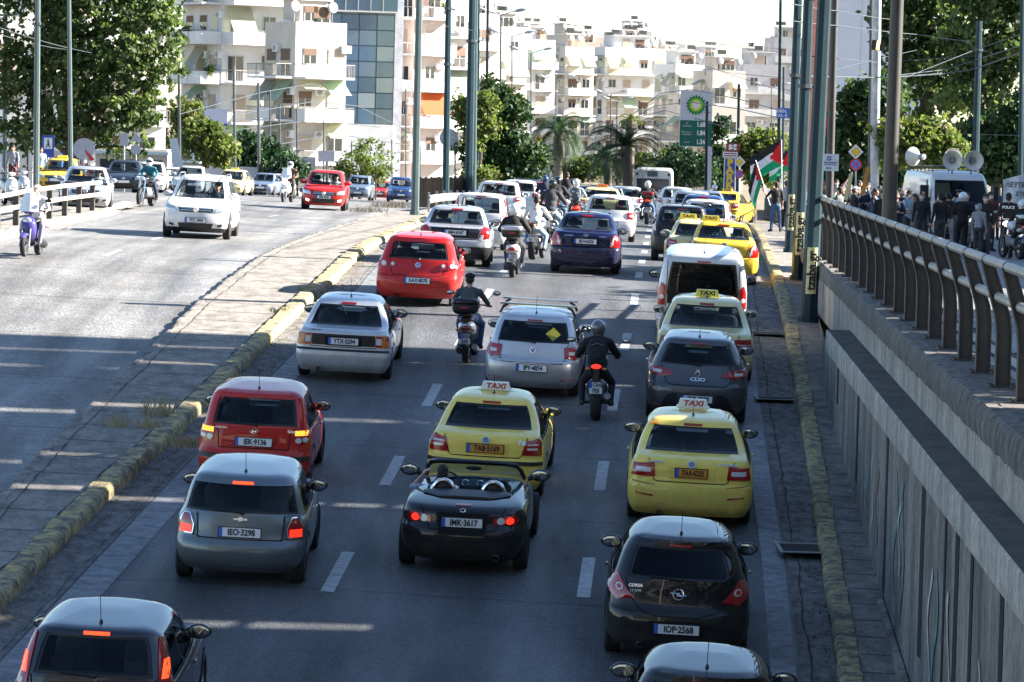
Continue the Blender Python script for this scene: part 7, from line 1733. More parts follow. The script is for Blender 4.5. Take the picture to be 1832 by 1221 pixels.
# ================================================================ POLES, LAMPS, SIGNS, WIRES
M_GREENP = mat('pole_dark_green', (.010, .034, .044), .5, noise=.18, nscale=2, spec=.25); M_GREENL = mat('pole_grey_green', (.06, .09, .09), .45, noise=.2, nscale=2); M_BROWNP = mat('pole_brown', (.034, .030, .027), .5, noise=.25, nscale=2); M_GALV = mat('pole_galvanised', (.34, .36, .38), .5, metal=.4, noise=.35, nscale=3)
M_DARKP = mat('pole_dark', (.04, .05, .06), .5); M_BLUEP = mat('pole_blue', (.10, .28, .62), .5)
def pole(label, bpx, d, tpx, tpy, thick, m, name='street_pole', group='steel poles of the avenue', n=8, taper=.8, bpy_=None, z0=None, bands=(), cat='pole'):
    g = gp(bpx, bpy_) if bpy_ else gd(bpx, d); 
    if z0 is not None:
        g.z = z0; 
    d = g.y; s_ = F_PX/d; top = at(tpx, tpy, d); t = thing(name, label, cat, g, 0, group); v = top - g; r = thick/s_/2
    b = MB(); k = 5; b.tube([v*(i/k) for i in range(k+1)], [r*(1+(taper-1)*i/k) for i in range(k+1)], m, n); b.build('shaft', t, angle=30 if n < 10 else 60)
    b = MB(); b.tube([(0, 0, -.05), (0, 0, .25)], r*1.25, m, n); b.build('base', t, angle=30)
    for q in bands:
        b = MB(); b.tube([v*q, v*(q+.012)], r*1.18, M_DARKP, n); b.box((r*.9, -.03, v.z*q), (r*1.9, .03, v.z*q+.06), M_DARKP, Matrix.Translation((v.x*q, v.y*q, 0))); b.build('band', t, angle=30)
    return t, v, r
M_STICK = mat('sticker_cream', (.62, .58, .30), .6, noise=.25, nscale=20)
def sticker(t, v, r, z, h):
    o = MB(); n = 6; f = z/v.z; c = v*f; vs = []
    for zz in (z-h/2, z+h/2):
        cc = v*(zz/v.z)
        for i in range(n+1): a = -math.pi/2 - .62 + 1.24*i/n; vs.append((cc.x+(r*1.0+.012)*math.cos(a), cc.y+(r+.012)*math.sin(a), zz))
    o.add(vs, [(i, i+1, n+2+i, n+1+i) for i in range(n)], M_STICK); s_ = o.build('sticker', t)
    tilt = math.atan2(v.x, v.z)
    text('tzaba.gr', h*.27, M_INK, s_, (c.x, c.y-r-.022, z), (math.pi/2, -math.pi/2+tilt, 0), bold=.035, extr=.003)
for i, (bx, by, tx, th, sz) in enumerate([(1446,588,1478,30,(.92,.95)), (1426,512,1449,22,(1.05,.95)), (1412,461,1430,18,(1.05,.95))]):
    t, v, r = pole(['nearest thick dark green pole with tzaba.gr sticker by the railing', 'middle dark green pole with tzaba.gr sticker by the railing', 'farthest dark green pole with tzaba.gr sticker by the railing'][i], bx, None, tx, -60, th, M_GREENP, bpy_=by, bands=(.62, .9) if i else (.93,), group='green poles on the right pavement')
    sy = (484, 418, 380)[i]; g = Vector(t.location); zc = at(bx, sy, g.y).z - g.z; sticker(t, v, r, zc, (.95, .95, .95)[i]*(84, 76, 66)[i]/84*g.y/75 if False else ((525-442)/(F_PX/g.y), (456-380)/(F_PX/g.y), (412-348)/(F_PX/g.y))[i])
pole('thick green pole standing on the median behind the silver grey saloon', 742, None, 751, -40, 15, M_GREENL, bpy_=392)
pole('second thick green pole on the median', 797, 160, 803, -40, 13, M_GREENP, bands=(.62, .86))
pole('third thick green pole right beside a pale one', 838, 175, 846, -40, 16, M_GREENP, bands=(.72,))
pole('pale narrow pole between two green poles on the median', 848, 186, 853, -40, 7, M_GREENL)
pole('narrow green pole right of the pale narrow pole', 854, 200, 857, -40, 5, M_GREENP)
pole('thin dark pole above the lit side of the tall dark tree', 869, 215, 873, -40, 6, M_DARKP)
pole('green pole at the far left edge behind the tree', 10, 190, 10, 22, 10, M_GREENL, bands=(.9,))
pole('grey green pole left of the blue pedestrian sign', 64, None, 68, -40, 12, M_GREENL, bpy_=386, bands=(.8,))
pole('grey green pole between the two round sign backs and the tree', 127, 150, 123, -40, 9, M_GREENL)
for k, (bx, d, tx, ty, th, lb) in enumerate([(322,230,320,115,6,'left of the small round street tree'), (421,245,418,118,6,'in front of the white balcony block'), (464,250,462,148,6,'beside the dark bushy tree'), (483,268,483,162,4,'right of the dark bushy tree'), (501,275,500,186,4,'above the dark low tree'), (532,262,531,195,4,'above the red hatchback'), (579,270,579,218,3,'left of the grey sign back'), (586,262,585,248,4,'carrying the grey sign back'), (630,275,629,252,3,'in front of the white wall'), (702,285,701,250,3,'below the orange awning block'), (726,300,726,160,3,'left of the first median pole'), (752,330,752,262,3,'right of the first median pole'), (815,300,814,252,4,'left of the lit side of the tall dark tree')]):
    pole('thin dark catenary pole ' + lb, bx, d, tx, ty, th, M_DARKP, group='thin poles far along the road', n=8)
pole('dark green pole in front of the fuel price sign', 1262, 225, 1265, 182, 6, M_GREENP, bands=(.9,)); pole('dark green pole above the parking sign', 1318, 215, 1322, 151, 6, M_GREENP)
pole('thin green pole behind the flags', 1391, 185, 1397, -40, 6, M_GREENP, bands=(.45,)); pole('short green pole right behind the thin one', 1400, 200, 1402, 120, 5, M_GREENP)
pole('brown steel pole behind the white emblem sign', 1481, 118, 1495, -40, 15, M_BROWNP, z0=0, n=14)
pole('thick brown steel pole in the crowd behind the railing', 1586, 92, 1607, -40, 27, M_BROWNP, z0=0, n=14, taper=.85)
pole('mottled galvanised pole carrying the orange signal', 1563, 150, 1571, -40, 16, M_GALV, z0=0, n=12)
pole('dark pole right behind the mottled galvanised pole', 1554, 160, 1560, -40, 8, M_DARKP, z0=0)
pole('dark green pole with free top among the right trees', 1741, 148, 1752, 38, 14, M_GREENP, z0=0, bands=(.85,)); pole('narrow green pole at the right edge', 1824, 140, 1830, -40, 10, M_GREENP, z0=0)
for px, ty, d, lb in ((6, 165, 205, 'leftmost'), (109, 178, 200, 'beside the blue pedestrian sign')):
    t, v, r = pole('light blue lamp post with white arm lamp, ' + lb, px, d, px+1, ty, 6, M_BLUEP, name='lamp_post', cat='lamp post', group='light blue lamp posts')
    z = v.z*.84; b = MB(); b.tube([(0, 0, z), (.75, 0, z)], .03, M_BLUEP, 6); b.build('arm', t); b = MB(); b.tube([(.7, 0, z), (1.4, 0, z-.05)], [.07, .10], M_SLAB, 8); b.build('lamp', t)
# double headed street lamps down the avenue
def dlamp(label, bx, d, tx, ty, th, arm_px, heads=2):
    t, v, r = pole(label, bx, d, tx, ty, th, M_DARKP, name='street_lamp', cat='street lamp', group='street lamps down the avenue'); a = arm_px/(F_PX/d)
    for sg in ((-1, 1) if heads == 2 else (1,)):
        b = MB(); b.tube([v, v+Vector((sg*a*.5, 0, .18*a)), v+Vector((sg*a, 0, .32*a))], .035, M_GALV, 6); b.build('arm', t)
        b = MB(); b.ell((0, 0, 0), (.42, .18, .11), M_GALV, 14, 8); o = b.build('lamp_head', t); o.location = v+Vector((sg*(a+.2), 0, .36*a)); o.rotation_euler = (0, -sg*.25, 0)
for q in (('nearest street lamp with two heads', 895, 232, 896, 28, 4, 30), ('second street lamp with two heads', 916, 262, 916, 66, 3, 26), ('third street lamp with two heads', 950, 290, 950, 96, 3, 26), ('fourth street lamp with two heads', 994, 330, 995, 145, 3, 22), ('street lamp above the traffic lights', 1092, 350, 1093, 170, 3, 20), ('farthest street lamp right of the traffic lights', 1103, 370, 1104, 182, 3, 18)): dlamp(*q)
dlamp('single lamp head left of the right hand poles', 1381, 330, 1380, 158, 2, 22)
def signal(label, c, m, arm=None):
    t = thing('traffic_light', label, 'traffic light', c); b = MB(); b.box((-.17, -.1, -.5), (.17, .1, .5), M_BLACK); b.build('housing', t, smooth=False)
    for k, z in enumerate((.32, 0, -.32)): b = MB(); b.lathe([(-.115, .0), (-.115, .11)], m if k == 2 else M_UNDER, 'y', (0, 0, z), 14); b.lathe([(-.22, .125), (-.1, .13)], M_BLACK, 'y', (0, 0, z), 14); b.build('lamp' if k == 2 else 'lens', t)
    return t
M_GO = mat('signal_green', (.0, .5, .3), .3, emis=(.05, 1, .55), es=4); M_ORL = mat('signal_orange', (.8, .4, .05), .3, emis=(1, .5, .1), es=5)
d = 260; signal('green traffic light on a curved overhead arm in front of the palms', at(1087, 284, d), M_GO); signal('green traffic light left of the fuel price sign', at(1194, 293, 270), M_GO); signal('second green traffic light left of the fuel price sign', at(1200, 294, 275), M_GO)
t = thing('signal_gantry', 'thin curved grey mast arm reaching left from the traffic light pole', 'mast arm', gd(1096, d)); g = Vector(t.location); b = MB(); P_ = [at(1096, 330, d)-g, at(1092, 300, d)-g, at(1082, 290, d)-g, at(1060, 286, d)-g, at(1012, 290, d)-g]; P_[0].z = 0; b.tube(P_, .06, M_GALV, 8); b.build('arm', t)
b = MB(); b.tube([at(1010, 283, d)-g, at(1084, 280, d)-g], .035, M_GALV, 6); b.build('tie_rod', t)
t = thing('warning_signal', 'black signal box with glowing orange bar high on the mottled pole', 'signal', at(1571, 82, 148)); b = MB(); M = Matrix.Rotation(.12, 4, 'Y'); b.box((-.27, -.1, -.2), (.27, .1, .2), M_BLACK, M); b.build('housing', t, smooth=False); b = MB(); b.box((-.06, -.13, -.17), (.04, -.105, .17), M_ORL, M); b.build('lamp', t, smooth=False)
# flat signs
M_SIGNBACK = mat('sign_back_grey', (.33, .33, .38), .55, noise=.1, nscale=3); M_SWHITE = mat('sign_white', (.62, .62, .64), .5); M_SBLUE = mat('sign_blue', (.02, .06, .30), .5); M_SYEL = mat('sign_yellow', (.62, .42, .02), .5); M_SRED = mat('sign_red', (.45, .02, .02), .5); M_SGRN = mat('sign_green', (.0, .13, .075), .5); M_MAR = mat('sign_maroon', (.22, .03, .03), .5)
def disc(b, r, y, m, n=28, sx=1., c=(0, 0)):
    vs = [(c[0]+sx*r*math.cos(2*math.pi*k/n), y, c[1]+r*math.sin(2*math.pi*k/n)) for k in range(n)] + [(c[0]+sx*r*math.cos(2*math.pi*k/n), y+.02, c[1]+r*math.sin(2*math.pi*k/n)) for k in range(n)]
    b.add(vs, [tuple(range(n)), tuple(range(2*n-1, n-1, -1))] + [(k, n+k, n+(k+1) % n, (k+1) % n) for k in range(n)], m)
def poly(b, pts, y, m, th=.02):
    n = len(pts); vs = [(p[0], y, p[1]) for p in pts] + [(p[0], y+th, p[1]) for p in pts]; b.add(vs, [tuple(range(n)), tuple(range(2*n-1, n-1, -1))] + [(k, n+k, n+(k+1) % n, (k+1) % n) for k in range(n)], m)
def signpost(name, label, px, py, d, bpx=None, th=.035, m=M_GALV, z0=None, cat='sign'):
    g = gd(bpx or px, d); 
    if z0 is not None: g.z = z0
    c = at(px, py, d) - g; t = thing(name, label, cat, g); b = MB(); b.tube([(0, .06, -.05), (c.x, .06, c.z+.25)], th, m, 8); b.build('post', t); return t, c
def face(t, name, b, c): o = b.build(name, t, smooth=False); o.location = c; return o
s_ = F_PX/140.
t, c = signpost('road_sign', 'large round grey sign back on the striped pole at the left island', 150, 267, 136, th=.05, m=M_SIGNBACK); b = MB(); disc(b, .40, 0, M_SIGNBACK); face(t, 'sign_plate', b, c)
b = MB()
for k in range(9): z = .55+k*.17; b.tube([(0, .06, z), (0, .06, z+.09)], .062, M_SRED if k % 2 else M_SWHITE, 8)
b.build('warning_tape', t)
for k in range(4): b = MB(); a = .9+k*.25; b.add([(0, .0, a), (0, .0, a+.08), (.28+.1*(k % 2), -.05, a-.28), (.24, -.05, a-.36)], [(0, 1, 2, 3)], M_SRED if k % 2 else M_SWHITE); b.build('loose_tape', t, smooth=False)
t, c = signpost('pedestrian_sign', 'blue sign with white walking figure panel beside the light blue lamp post', 86, 262, 168); b = MB(); b.box((-.28, 0, -.5), (.28, .02, .5), M_SBLUE); b.box((-.19, -.004, -.12), (.19, 0, .38), M_SWHITE); face(t, 'sign_plate', b, c)
b = MB(); disc(b, .035, -.012, M_INK, c=(0, .28)); poly(b, [(-.03, .24), (.03, .24), (.05, .1), (.10, -.06), (.06, -.08), (0, .06), (-.07, -.08), (-.11, -.06), (-.03, .12)], -.012, M_INK, .006); face(t, 'pictogram', b, c)
for k, (px, py, lb) in enumerate(((222, 250, 'rectangular grey sign back above the dark blue hatchback'), (243, 268, 'small round grey sign back above the rider in teal'))):
    t, c = signpost('road_sign', lb, px, py, 178+k*4); b = MB()
    if k == 0: b.box((-.2, 0, -.3), (.2, .02, .3), M_SIGNBACK)
    else: disc(b, .25, 0, M_SIGNBACK); poly(b, [(-.3, .4), (.3, .4), (0, .85)], 0, M_SIGNBACK)
    face(t, 'sign_plate', b, c)
t, c = signpost('road_sign', 'grey rectangular sign back on dark pole right of the red hatchback', 584, 280, 258, m=M_DARKP, th=.07); b = MB(); b.box((-.58, -.08, -.38), (.58, -.05, .38), M_SIGNBACK); face(t, 'sign_plate', b, c)
t, c = signpost('notice_board', 'grey upright board left of the grey sign back', 552, 294, 262, m=M_DARKP, th=.05); b = MB(); b.box((-.5, -.06, -.55), (.5, 0, .5), M_SIGNBACK); face(t, 'board', b, c)
t, c = signpost('advert_board', 'leaning white advertising board behind the white off roader', 312, 272, 215, m=M_DARKP); b = MB(); poly(b, [(-.3, .75), (.15, .78), (.55, -.95), (-.05, -.95)], -.1, M_SWHITE, .08); face(t, 'board', b, c)
t, c = signpost('advert_board', 'pale blue grey billboard low on the white balcony block', 386, 208, 284, m=M_DARKP, th=.06); b = MB(); b.box((-.9, -.06, -.55), (.9, 0, .55), mat('billboard_lavender', (.5, .5, .6), .5)); b.box((-.9, -.07, -.75), (.9, -.01, -.56), M_SBLUE); face(t, 'board', b, c)
t, c = signpost('round_sign', 'large round pale grey sign back behind the second median pole', 803, 247, 205); b = MB(); disc(b, .52, 0, M_SIGNBACK); b.box((-.4, -.004, .02), (.3, 0, .05), M_SWHITE); face(t, 'sign_plate', b, c)
def diamond(lb, px, py, d, r, z0=None, bpx=None):
    t, c = signpost('priority_sign', lb, px, py, d, z0=z0, bpx=bpx)
    for k, (q, m) in enumerate(((1, M_SWHITE), (.66, M_INK), (.60, M_SYEL))): b = MB(); poly(b, [(0, r*q), (r*q, 0), (0, -r*q), (-r*q, 0)], -.01-.006*k, m, .008); face(t, ('sign_plate', 'border', 'yellow_panel')[k], b, c)
    return t, c
def nostop(lb, px, py, d, r, z0=None):
    t, c = signpost('no_stopping_sign', lb, px, py, d, z0=z0); b = MB(); disc(b, r, -.01, M_SRED); face(t, 'sign_plate', b, c); b = MB(); disc(b, r*.76, -.016, mat('sign_bright_blue', (.03, .16, .6), .5)); face(t, 'blue_panel', b, c)
    for a in (math.pi/4, -math.pi/4): b = MB(); b.box((-r*.78, -.022 if a > 0 else -.025, -r*.1), (r*.78, -.017, r*.1), M_SRED, Matrix.Rotation(a, 4, 'Y')); face(t, 'red_bar', b, c)
diamond('yellow and white diamond sign beside the parking sign', 1323, 290, 196, .32); nostop('round red and blue sign under the diamond beside the parking sign', 1322, 312, 195.5, .23)
t, c = diamond('yellow and white diamond sign above the crowd', 1531, 272, 150, .31, z0=0); nostop('round red and blue sign above the crowd', 1531, 295, 149.5, .24, z0=0)
# emblem sign
t = thing('notice_sign', 'white notice with round cross emblem on the brown pole', 'sign', at(1483, 291, 117)); b = MB(); b.box((-.31, -.02, -.27), (.31, 0, .27), M_SWHITE); b.build('sign_plate', t, smooth=False)
b = MB(); disc(b, .075, -.026, M_SBLUE, c=(0, .13)); b.box((-.055, -.032, .118), (.055, -.027, .142), M_SWHITE); b.box((-.012, -.034, .075), (.012, -.0325, .185), M_SWHITE); b.build('emblem', t, smooth=False)
text('ΕΛΛΗΝΙΚΗ ΔΗΜΟΚΡΑΤΙΑ', .055, M_SBLUE, t, (0, -.025, 0), bold=.02, sx=.8); text('ΥΠΟΥΡΓΕΙΟ ΥΓΕΙΑΣ', .055, M_SBLUE, t, (0, -.025, -.07), bold=.02, sx=.9); text('ΕΚΑΒ', .06, M_SBLUE, t, (0, -.025, -.18), bold=.03)
t = thing('street_name_sign', 'blue street name sign with cream letters on the thin green pole', 'sign', at(1402, 203, 184)); b = MB(); b.box((-.36, -.03, -.26), (.36, 0, .26), mat('sign_mid_blue', (.03, .12, .42), .5)); b.build('sign_plate', t, smooth=False); text('Οδός', .2, M_SIGNW, t, (-.1, -.035, .1), bold=.03); text('Αλεξ', .2, M_SIGNW, t, (-.05, -.035, -.12), bold=.03)
# fuel price totem
def totem():
    d = 232; s_ = F_PX/d; g = gd(1267, d); t = thing('fuel_price_sign', 'tall fuel price sign with green and yellow sunburst and white digits', 'sign', g); w = 57/s_; x0 = at(1217, 200, d).x-g.x; zt = at(1245, 162, d).z-g.z; zm = at(1245, 216, d).z-g.z; zb = at(1245, 262, d).z-g.z
    b = MB(); b.box((at(1262, 300, d).x-g.x, -.05, 0), (at(1273, 300, d).x-g.x, .2, zb), M_SWHITE); b.build('post', t, smooth=False)
    b = MB(); b.box((x0, 0, zb-.05), (x0+w, .35, zt), M_SWHITE); b.build('panel', t, smooth=False)
    b = MB(); b.box((x0, -.015, zb), (x0+w, -.002, zm), M_SGRN); b.build('price_panel', t, smooth=False)
    cx = x0+w*.49; cz = (zt+zm)/2+.02
    cols = [mat('sun_green', (.0, .20, .06), .5), mat('sun_light_green', (.12, .45, .03), .5), mat('sun_yellow', (.8, .75, .05), .5), mat('sun_white', (.8, .8, .7), .5)]
    b = MB(); Rr_ = .66
    for li, (ro, ri, m) in enumerate(((1, .78, cols[0]), (.78, .6, cols[1]), (.60, .46, cols[2]), (.42, .33, cols[3]))):
        n = 18; pts = []
        for k in range(2*n): a = math.pi*k/n + li*math.pi/n*1.0; q = (ro if k % 2 == 0 else ri)*Rr_; pts.append((cx+q*math.sin(a), cz+q*math.cos(a)))
        for k in range(2*n): p, q = pts[k], pts[(k+1) % (2*n)]; b.add([(cx, -.02-.006*li, cz), (p[0], -.02-.006*li, p[1]), (q[0], -.02-.006*li, q[1])], [(0, 1, 2)], m)
    b.build('sunburst_emblem', t, smooth=False)
    h = (zm-zb)
    for k, (tx, pr, f) in enumerate((('95\nUnleaded', '1.683', .83), ('100 ultimate\nUnleaded', '1.843', .5), ('Diesel', '1.345', .15))):
        text(tx, .15, M_SWHITE, t, (x0+.45, -.022, zb+h*f), bold=.01); text(pr, .40, M_WHITEP, t, (x0+w*.70, -.022, zb+h*f+.02), bold=.05, sx=.78)
totem()
def parking():
    d = 192; s_ = F_PX/d; g = gd(1303, d); t = thing('parking_sign', 'tall narrow blue parking sign with yellow letters under a maroon board', 'sign', g); ze = lambda y: at(1303, y, d).z-g.z
    b = MB(); b.box((-.26, 0, .2), (.26, .15, ze(284)), M_SBLUE); b.box((-.30, .01, .15), (.30, .14, ze(283)), M_SWHITE); b.build('panel', t, smooth=False)
    for k, ch in enumerate('PARKI'): text(ch, .50, M_SYEL, t, (0, -.012, ze(292+13.2*k)), bold=.06, sx=1.1)
    b = MB(); b.box((-.38, -.02, ze(282)), (.38, .1, ze(272)), M_SWHITE); b.build('lower_board', t, smooth=False); b = MB()
    for z in (275, 279): b.box((-.33, -.026, ze(z)-.03), (.33, -.021, ze(z)+.03), M_MAR)
    b.build('faded_lettering', t, smooth=False)
    b = MB(); b.box((-.22, -.02, ze(271)), (.46, .1, ze(257)), M_MAR); b.build('price_board', t, smooth=False); text('5€', .34, M_WHITEP, t, (.12, -.03, ze(264)), bold=.05, sx=1.1)
parking()
# overhead wires
WN = [0]
def wire(label, pts, r=.011, sag=.0):
    P_ = [at(*p) for p in pts]; Q = []
    for a, c in zip(P_, P_[1:]):
        for i in range(10): t = i/10; q = a.lerp(c, t); q.z -= sag*4*t*(1-t); Q.append(q)
    Q.append(P_[-1]); o_ = Q[0].copy(); b = MB(); b.tube([q-o_ for q in Q], r, M_DARKP, 5); o = b.build('overhead_wire'); o.location = o_; tag(o, label, 'wire', 'overhead wires')
for q in [('wire sagging across the big left tree to the white block', [(0,50,150),(180,98,190),(420,150,245)], .02, .1), ('lower wire across the trunk of the big left tree', [(0,62,150),(130,90,190),(320,118,230)], .02, .1),
    ('wire running left from the left edge pole', [(0,30,180),(12,33,190),(70,60,150)], .014, .05), ('wire over the dark bushy tree', [(320,205,230),(470,165,250),(560,150,262),(590,165,280)], .03, 0), ('upper wire under the glass tower', [(430,205,250),(560,182,262),(640,190,290),(742,240,330)], .03, 0),
    ('middle wire under the glass tower', [(430,232,250),(560,215,262),(680,228,290)], .03, 0), ('wire over the thin sparse sapling', [(480,262,262),(600,240,275),(742,262,300)], .03, 0), ('wire low behind the red hatchback', [(570,300,262),(650,275,275),(800,270,300)], .03, 0),
    ('topmost arched wire before the fuel price sign', [(1120,215,260),(1180,168,250),(1235,160,230),(1322,178,215),(1391,197,185)], .028, 0), ('second arched wire before the fuel price sign', [(1100,235,260),(1170,190,250),(1235,183,230),(1320,195,215),(1388,210,185)], .028, 0),
    ('third arched wire crossing the price digits', [(1110,218,260),(1190,198,250),(1265,218,225),(1330,238,215)], .028, 0), ('fourth arched wire left of the price digits', [(1090,245,260),(1160,212,250),(1240,238,230)], .024, 0), ('fifth arched wire low over the palms', [(1110,250,260),(1160,232,250),(1230,250,230)], .024, 0),
    ('long thin wire over the far roofs', [(960,20,300),(1150,55,300),(1400,95,185)], .012, .1), ('second long thin wire over the far roofs', [(940,30,300),(1150,62,300),(1400,88,185)], .012, .1), ('wire from the lamp head to the right poles', [(1280,125,300),(1380,157,250),(1420,163,180)], .02, 0), ('wire between the far roofs and the right poles', [(1215,105,300),(1300,130,280),(1400,140,185)], .02, 0),
    ('highest wire on the pale gable wall', [(1420,8,90),(1500,20,118),(1600,36,150)], .016, .02), ('second wire on the pale gable wall', [(1420,38,90),(1500,46,118),(1640,62,150),(1740,75,148)], .016, .02), ('third wire on the pale gable wall', [(1440,100,118),(1500,105,118),(1570,112,150),(1750,100,148)], .016, 0), ('crossing wire on the pale gable wall', [(1440,140,118),(1560,108,150),(1640,90,160)], .012, .0),
    ('thick wire bundle below the right trees', [(1450,137,118),(1565,139,150),(1605,138,92+50),(1690,132,148),(1743,124,148),(1832,92,140)], .03, 0), ('upper bundle wire rising to the right edge', [(1605,135,142),(1690,125,148),(1745,108,148),(1832,80,140)], .018, 0), ('wire rising past the free pole top', [(1620,139,142),(1743,90,148),(1832,60,140)], .014, 0), ('lowest wire in front of the ivy covered tree', [(1605,232,150),(1720,240,150),(1832,243,150)], .010, 0),
    ('wire from the third median pole toward the far roofs', [(857,60,200),(960,62,300),(1090,95,350)], .012, 0.1), ('wire between the median poles', [(751,40,129),(803,48,160),(846,55,175)], .010, 0)]: wire(*q)

# ================================================================ FENCES AND RAILS
def fence(label, name, pts, h, m, step, bar, name_post='post'):
    """pts world xy; picket fence"""
    t = thing(name, label, 'fence', (pts[0][0], pts[0][1], 0)); P_ = [Vector((p[0], p[1], p[2])) for p in pts]; o_ = Vector(t.location); b = MB(); 
    for a, c in zip(P_, P_[1:]):
        L = (c-a).length; k = int(L/bar)
        for i in range(k): q = a.lerp(c, i/k)-o_; b.box((q.x-.012, q.y-.012, q.z+.1), (q.x+.012, q.y+.012, q.z+h), m)
    b.build('pickets', t, smooth=False)
    for z in (.12, h): b = MB(); b.tube([q-o_+Vector((0, 0, z)) for q in P_], .028, m, 6); b.build('rail', t)
    for a, c in zip(P_, P_[1:]):
        k = max(1, int((c-a).length/step))
        for i in range(k+1): q = a.lerp(c, i/k)-o_; b = MB(); b.box((q.x-.035, q.y-.035, q.z-.05), (q.x+.035, q.y+.035, q.z+h+.06), m); b.build(name_post, t, smooth=False)
    return t
M_IRON = mat('dark_iron', (.03, .045, .05), .5)
def G2(x, y, dz=.14): return (x, y, float(zs(x, y))+dz)
fence('dark iron picket fence by the man with the flag', 'picket_fence', [G2(9.75, 124), G2(9.9, 134), G2(10.7, 150), G2(12.5, 185)], 1.0, M_IRON, 2.5, .13)
# upper street edge seen beyond the poles
Lg = thing('pipe_railing', 'old guard rail with two pale pipes and brown posts at the left edge', 'railing', (0, 0, 0))
lg = [(-12.75, 84), (-12.7, 96), (-12.75, 104), (-12.6, 112)]
for z in (.62, .98): b = MB(); b.tube([(x, y, float(zs(x, y))+z) for x, y in lg], .065, M_PIPE, 8); b.build('pipe_rail', Lg)
for y in np.arange(84.5, 112.5, 3.4): x = -12.8; z = float(zs(x, y)); b = MB(); b.box((x-.08, y-.1, z), (x+.06, y+.1, z+.95), M_STEEL); b.build('post', Lg, smooth=False)
sheet('left_island', lambda y: lin(-15.5, -12.35, 3), [y for y in np.arange(60, 124, 2)], M_PAVE, .12)
kerb('kerb', lambda y: np.interp(y, [60, 88, 112, 124], [-12.3, -12.3, -12.28, -12.9]), -1, .3, .16, M_CONCL, 60, 124, 'pale kerb of the island at the left edge')
# guard rail and reed fence on the median by the green pole
GR2 = thing('guard_rail', 'white guard rail on the median behind the silver grey saloon', 'guard rail', (0, 0, 0)); b = MB(); vs = []; yy = list(np.arange(133, 160, 2.)); mm = lambda y: float(kerbL(y))-.6
for y in yy:
    for dx, z in pr: x = mm(y)+dx; vs.append((x, y, float(zs(x, y))+z+.15))
b.add(vs, [(i*5+j, i*5+j+1, (i+1)*5+j+1, (i+1)*5+j) for i in range(len(yy)-1) for j in range(4)], mat('guard_white', (.28, .28, .29), .5, metal=.3, noise=.2)); b.build('beam', GR2)
for y in np.arange(134, 160, 4): x = mm(y)-.08; z = float(zs(x, y)); b = MB(); b.box((x-.05, y-.05, z), (x+.03, y+.05, z+.85), M_GALV); b.build('post', GR2, smooth=False)
rf = thing('reed_fence', 'dark ragged reed screen between the median poles', 'fence', (0, 0, 0)); b = MB(); rr = random.Random(9)
pa, pb = at(750, 350, 168), at(836, 346, 176)
for i in range(150):
    t_ = i/149; q = pa.lerp(pb, t_); z = float(zs(q.x, q.y)); w = .045; hh = at(750, 318, 170).z - z + rr.uniform(-.12, .06); b.box((q.x-w, q.y-.02+rr.uniform(-.05, .05), z), (q.x+w, q.y+.02, z+hh), mat('dark_reed', (.045, .035, .028), .95))
b.build('reeds', rf, smooth=False)

# ================================================================ BUS, VAN, LOUDSPEAKERS
def bus():
    d = 235; g = gd(1166, d); t = thing('bus', 'white city bus seen from behind at the head of the queue', 'bus', g, -.05); Wb = mat('bus_white', (.66, .66, .64), .4, coat=.3); b = MB()
    secs = [(0, 1.20, 1.6, 1.28), (.08, 1.25, 1.62, 1.36), (11.5, 1.25, 1.62, 1.36), (11.7, 1.18, 1.6, 1.3)]; lofted(b, secs, Wb, 28, 9); b.build('body', t, angle=30)
    b = MB(); b.box((-1.02, -.03, 1.55), (1.02, .01, 2.35), M_PANE); b.build('rear_window', t, smooth=False); b = MB(); b.box((-.35, -.03, 2.48), (.3, .01, 2.82), mat('grey_display', (.10, .13, .16), .3)); b.build('route_display', t, smooth=False)
    for sg in (-1, 1):
        b = MB(); b.ell((sg*1.02, -.01, 2.62), (.09, .03, .09), M_BLACK, 12, 8); b.build('lamp', t); b = MB(); b.box((sg*1.12-.09, -.03, .75), (sg*1.12+.09, 0, 1.3), M_RED); b.build('tail_light', t, smooth=False)
        for y in (2.8, 9): o = obj('wheel', shared(('bt', .48, .3), lambda: 0) if False else shared(('tyre', .48), lambda: mk_tyre(.48, .28)), t, (sg*1.05, y, .48))
    b = MB(); b.box((-1.1, -.05, .35), (1.1, 0, .6), M_BLACK); b.build('bumper', t, smooth=False)
bus()
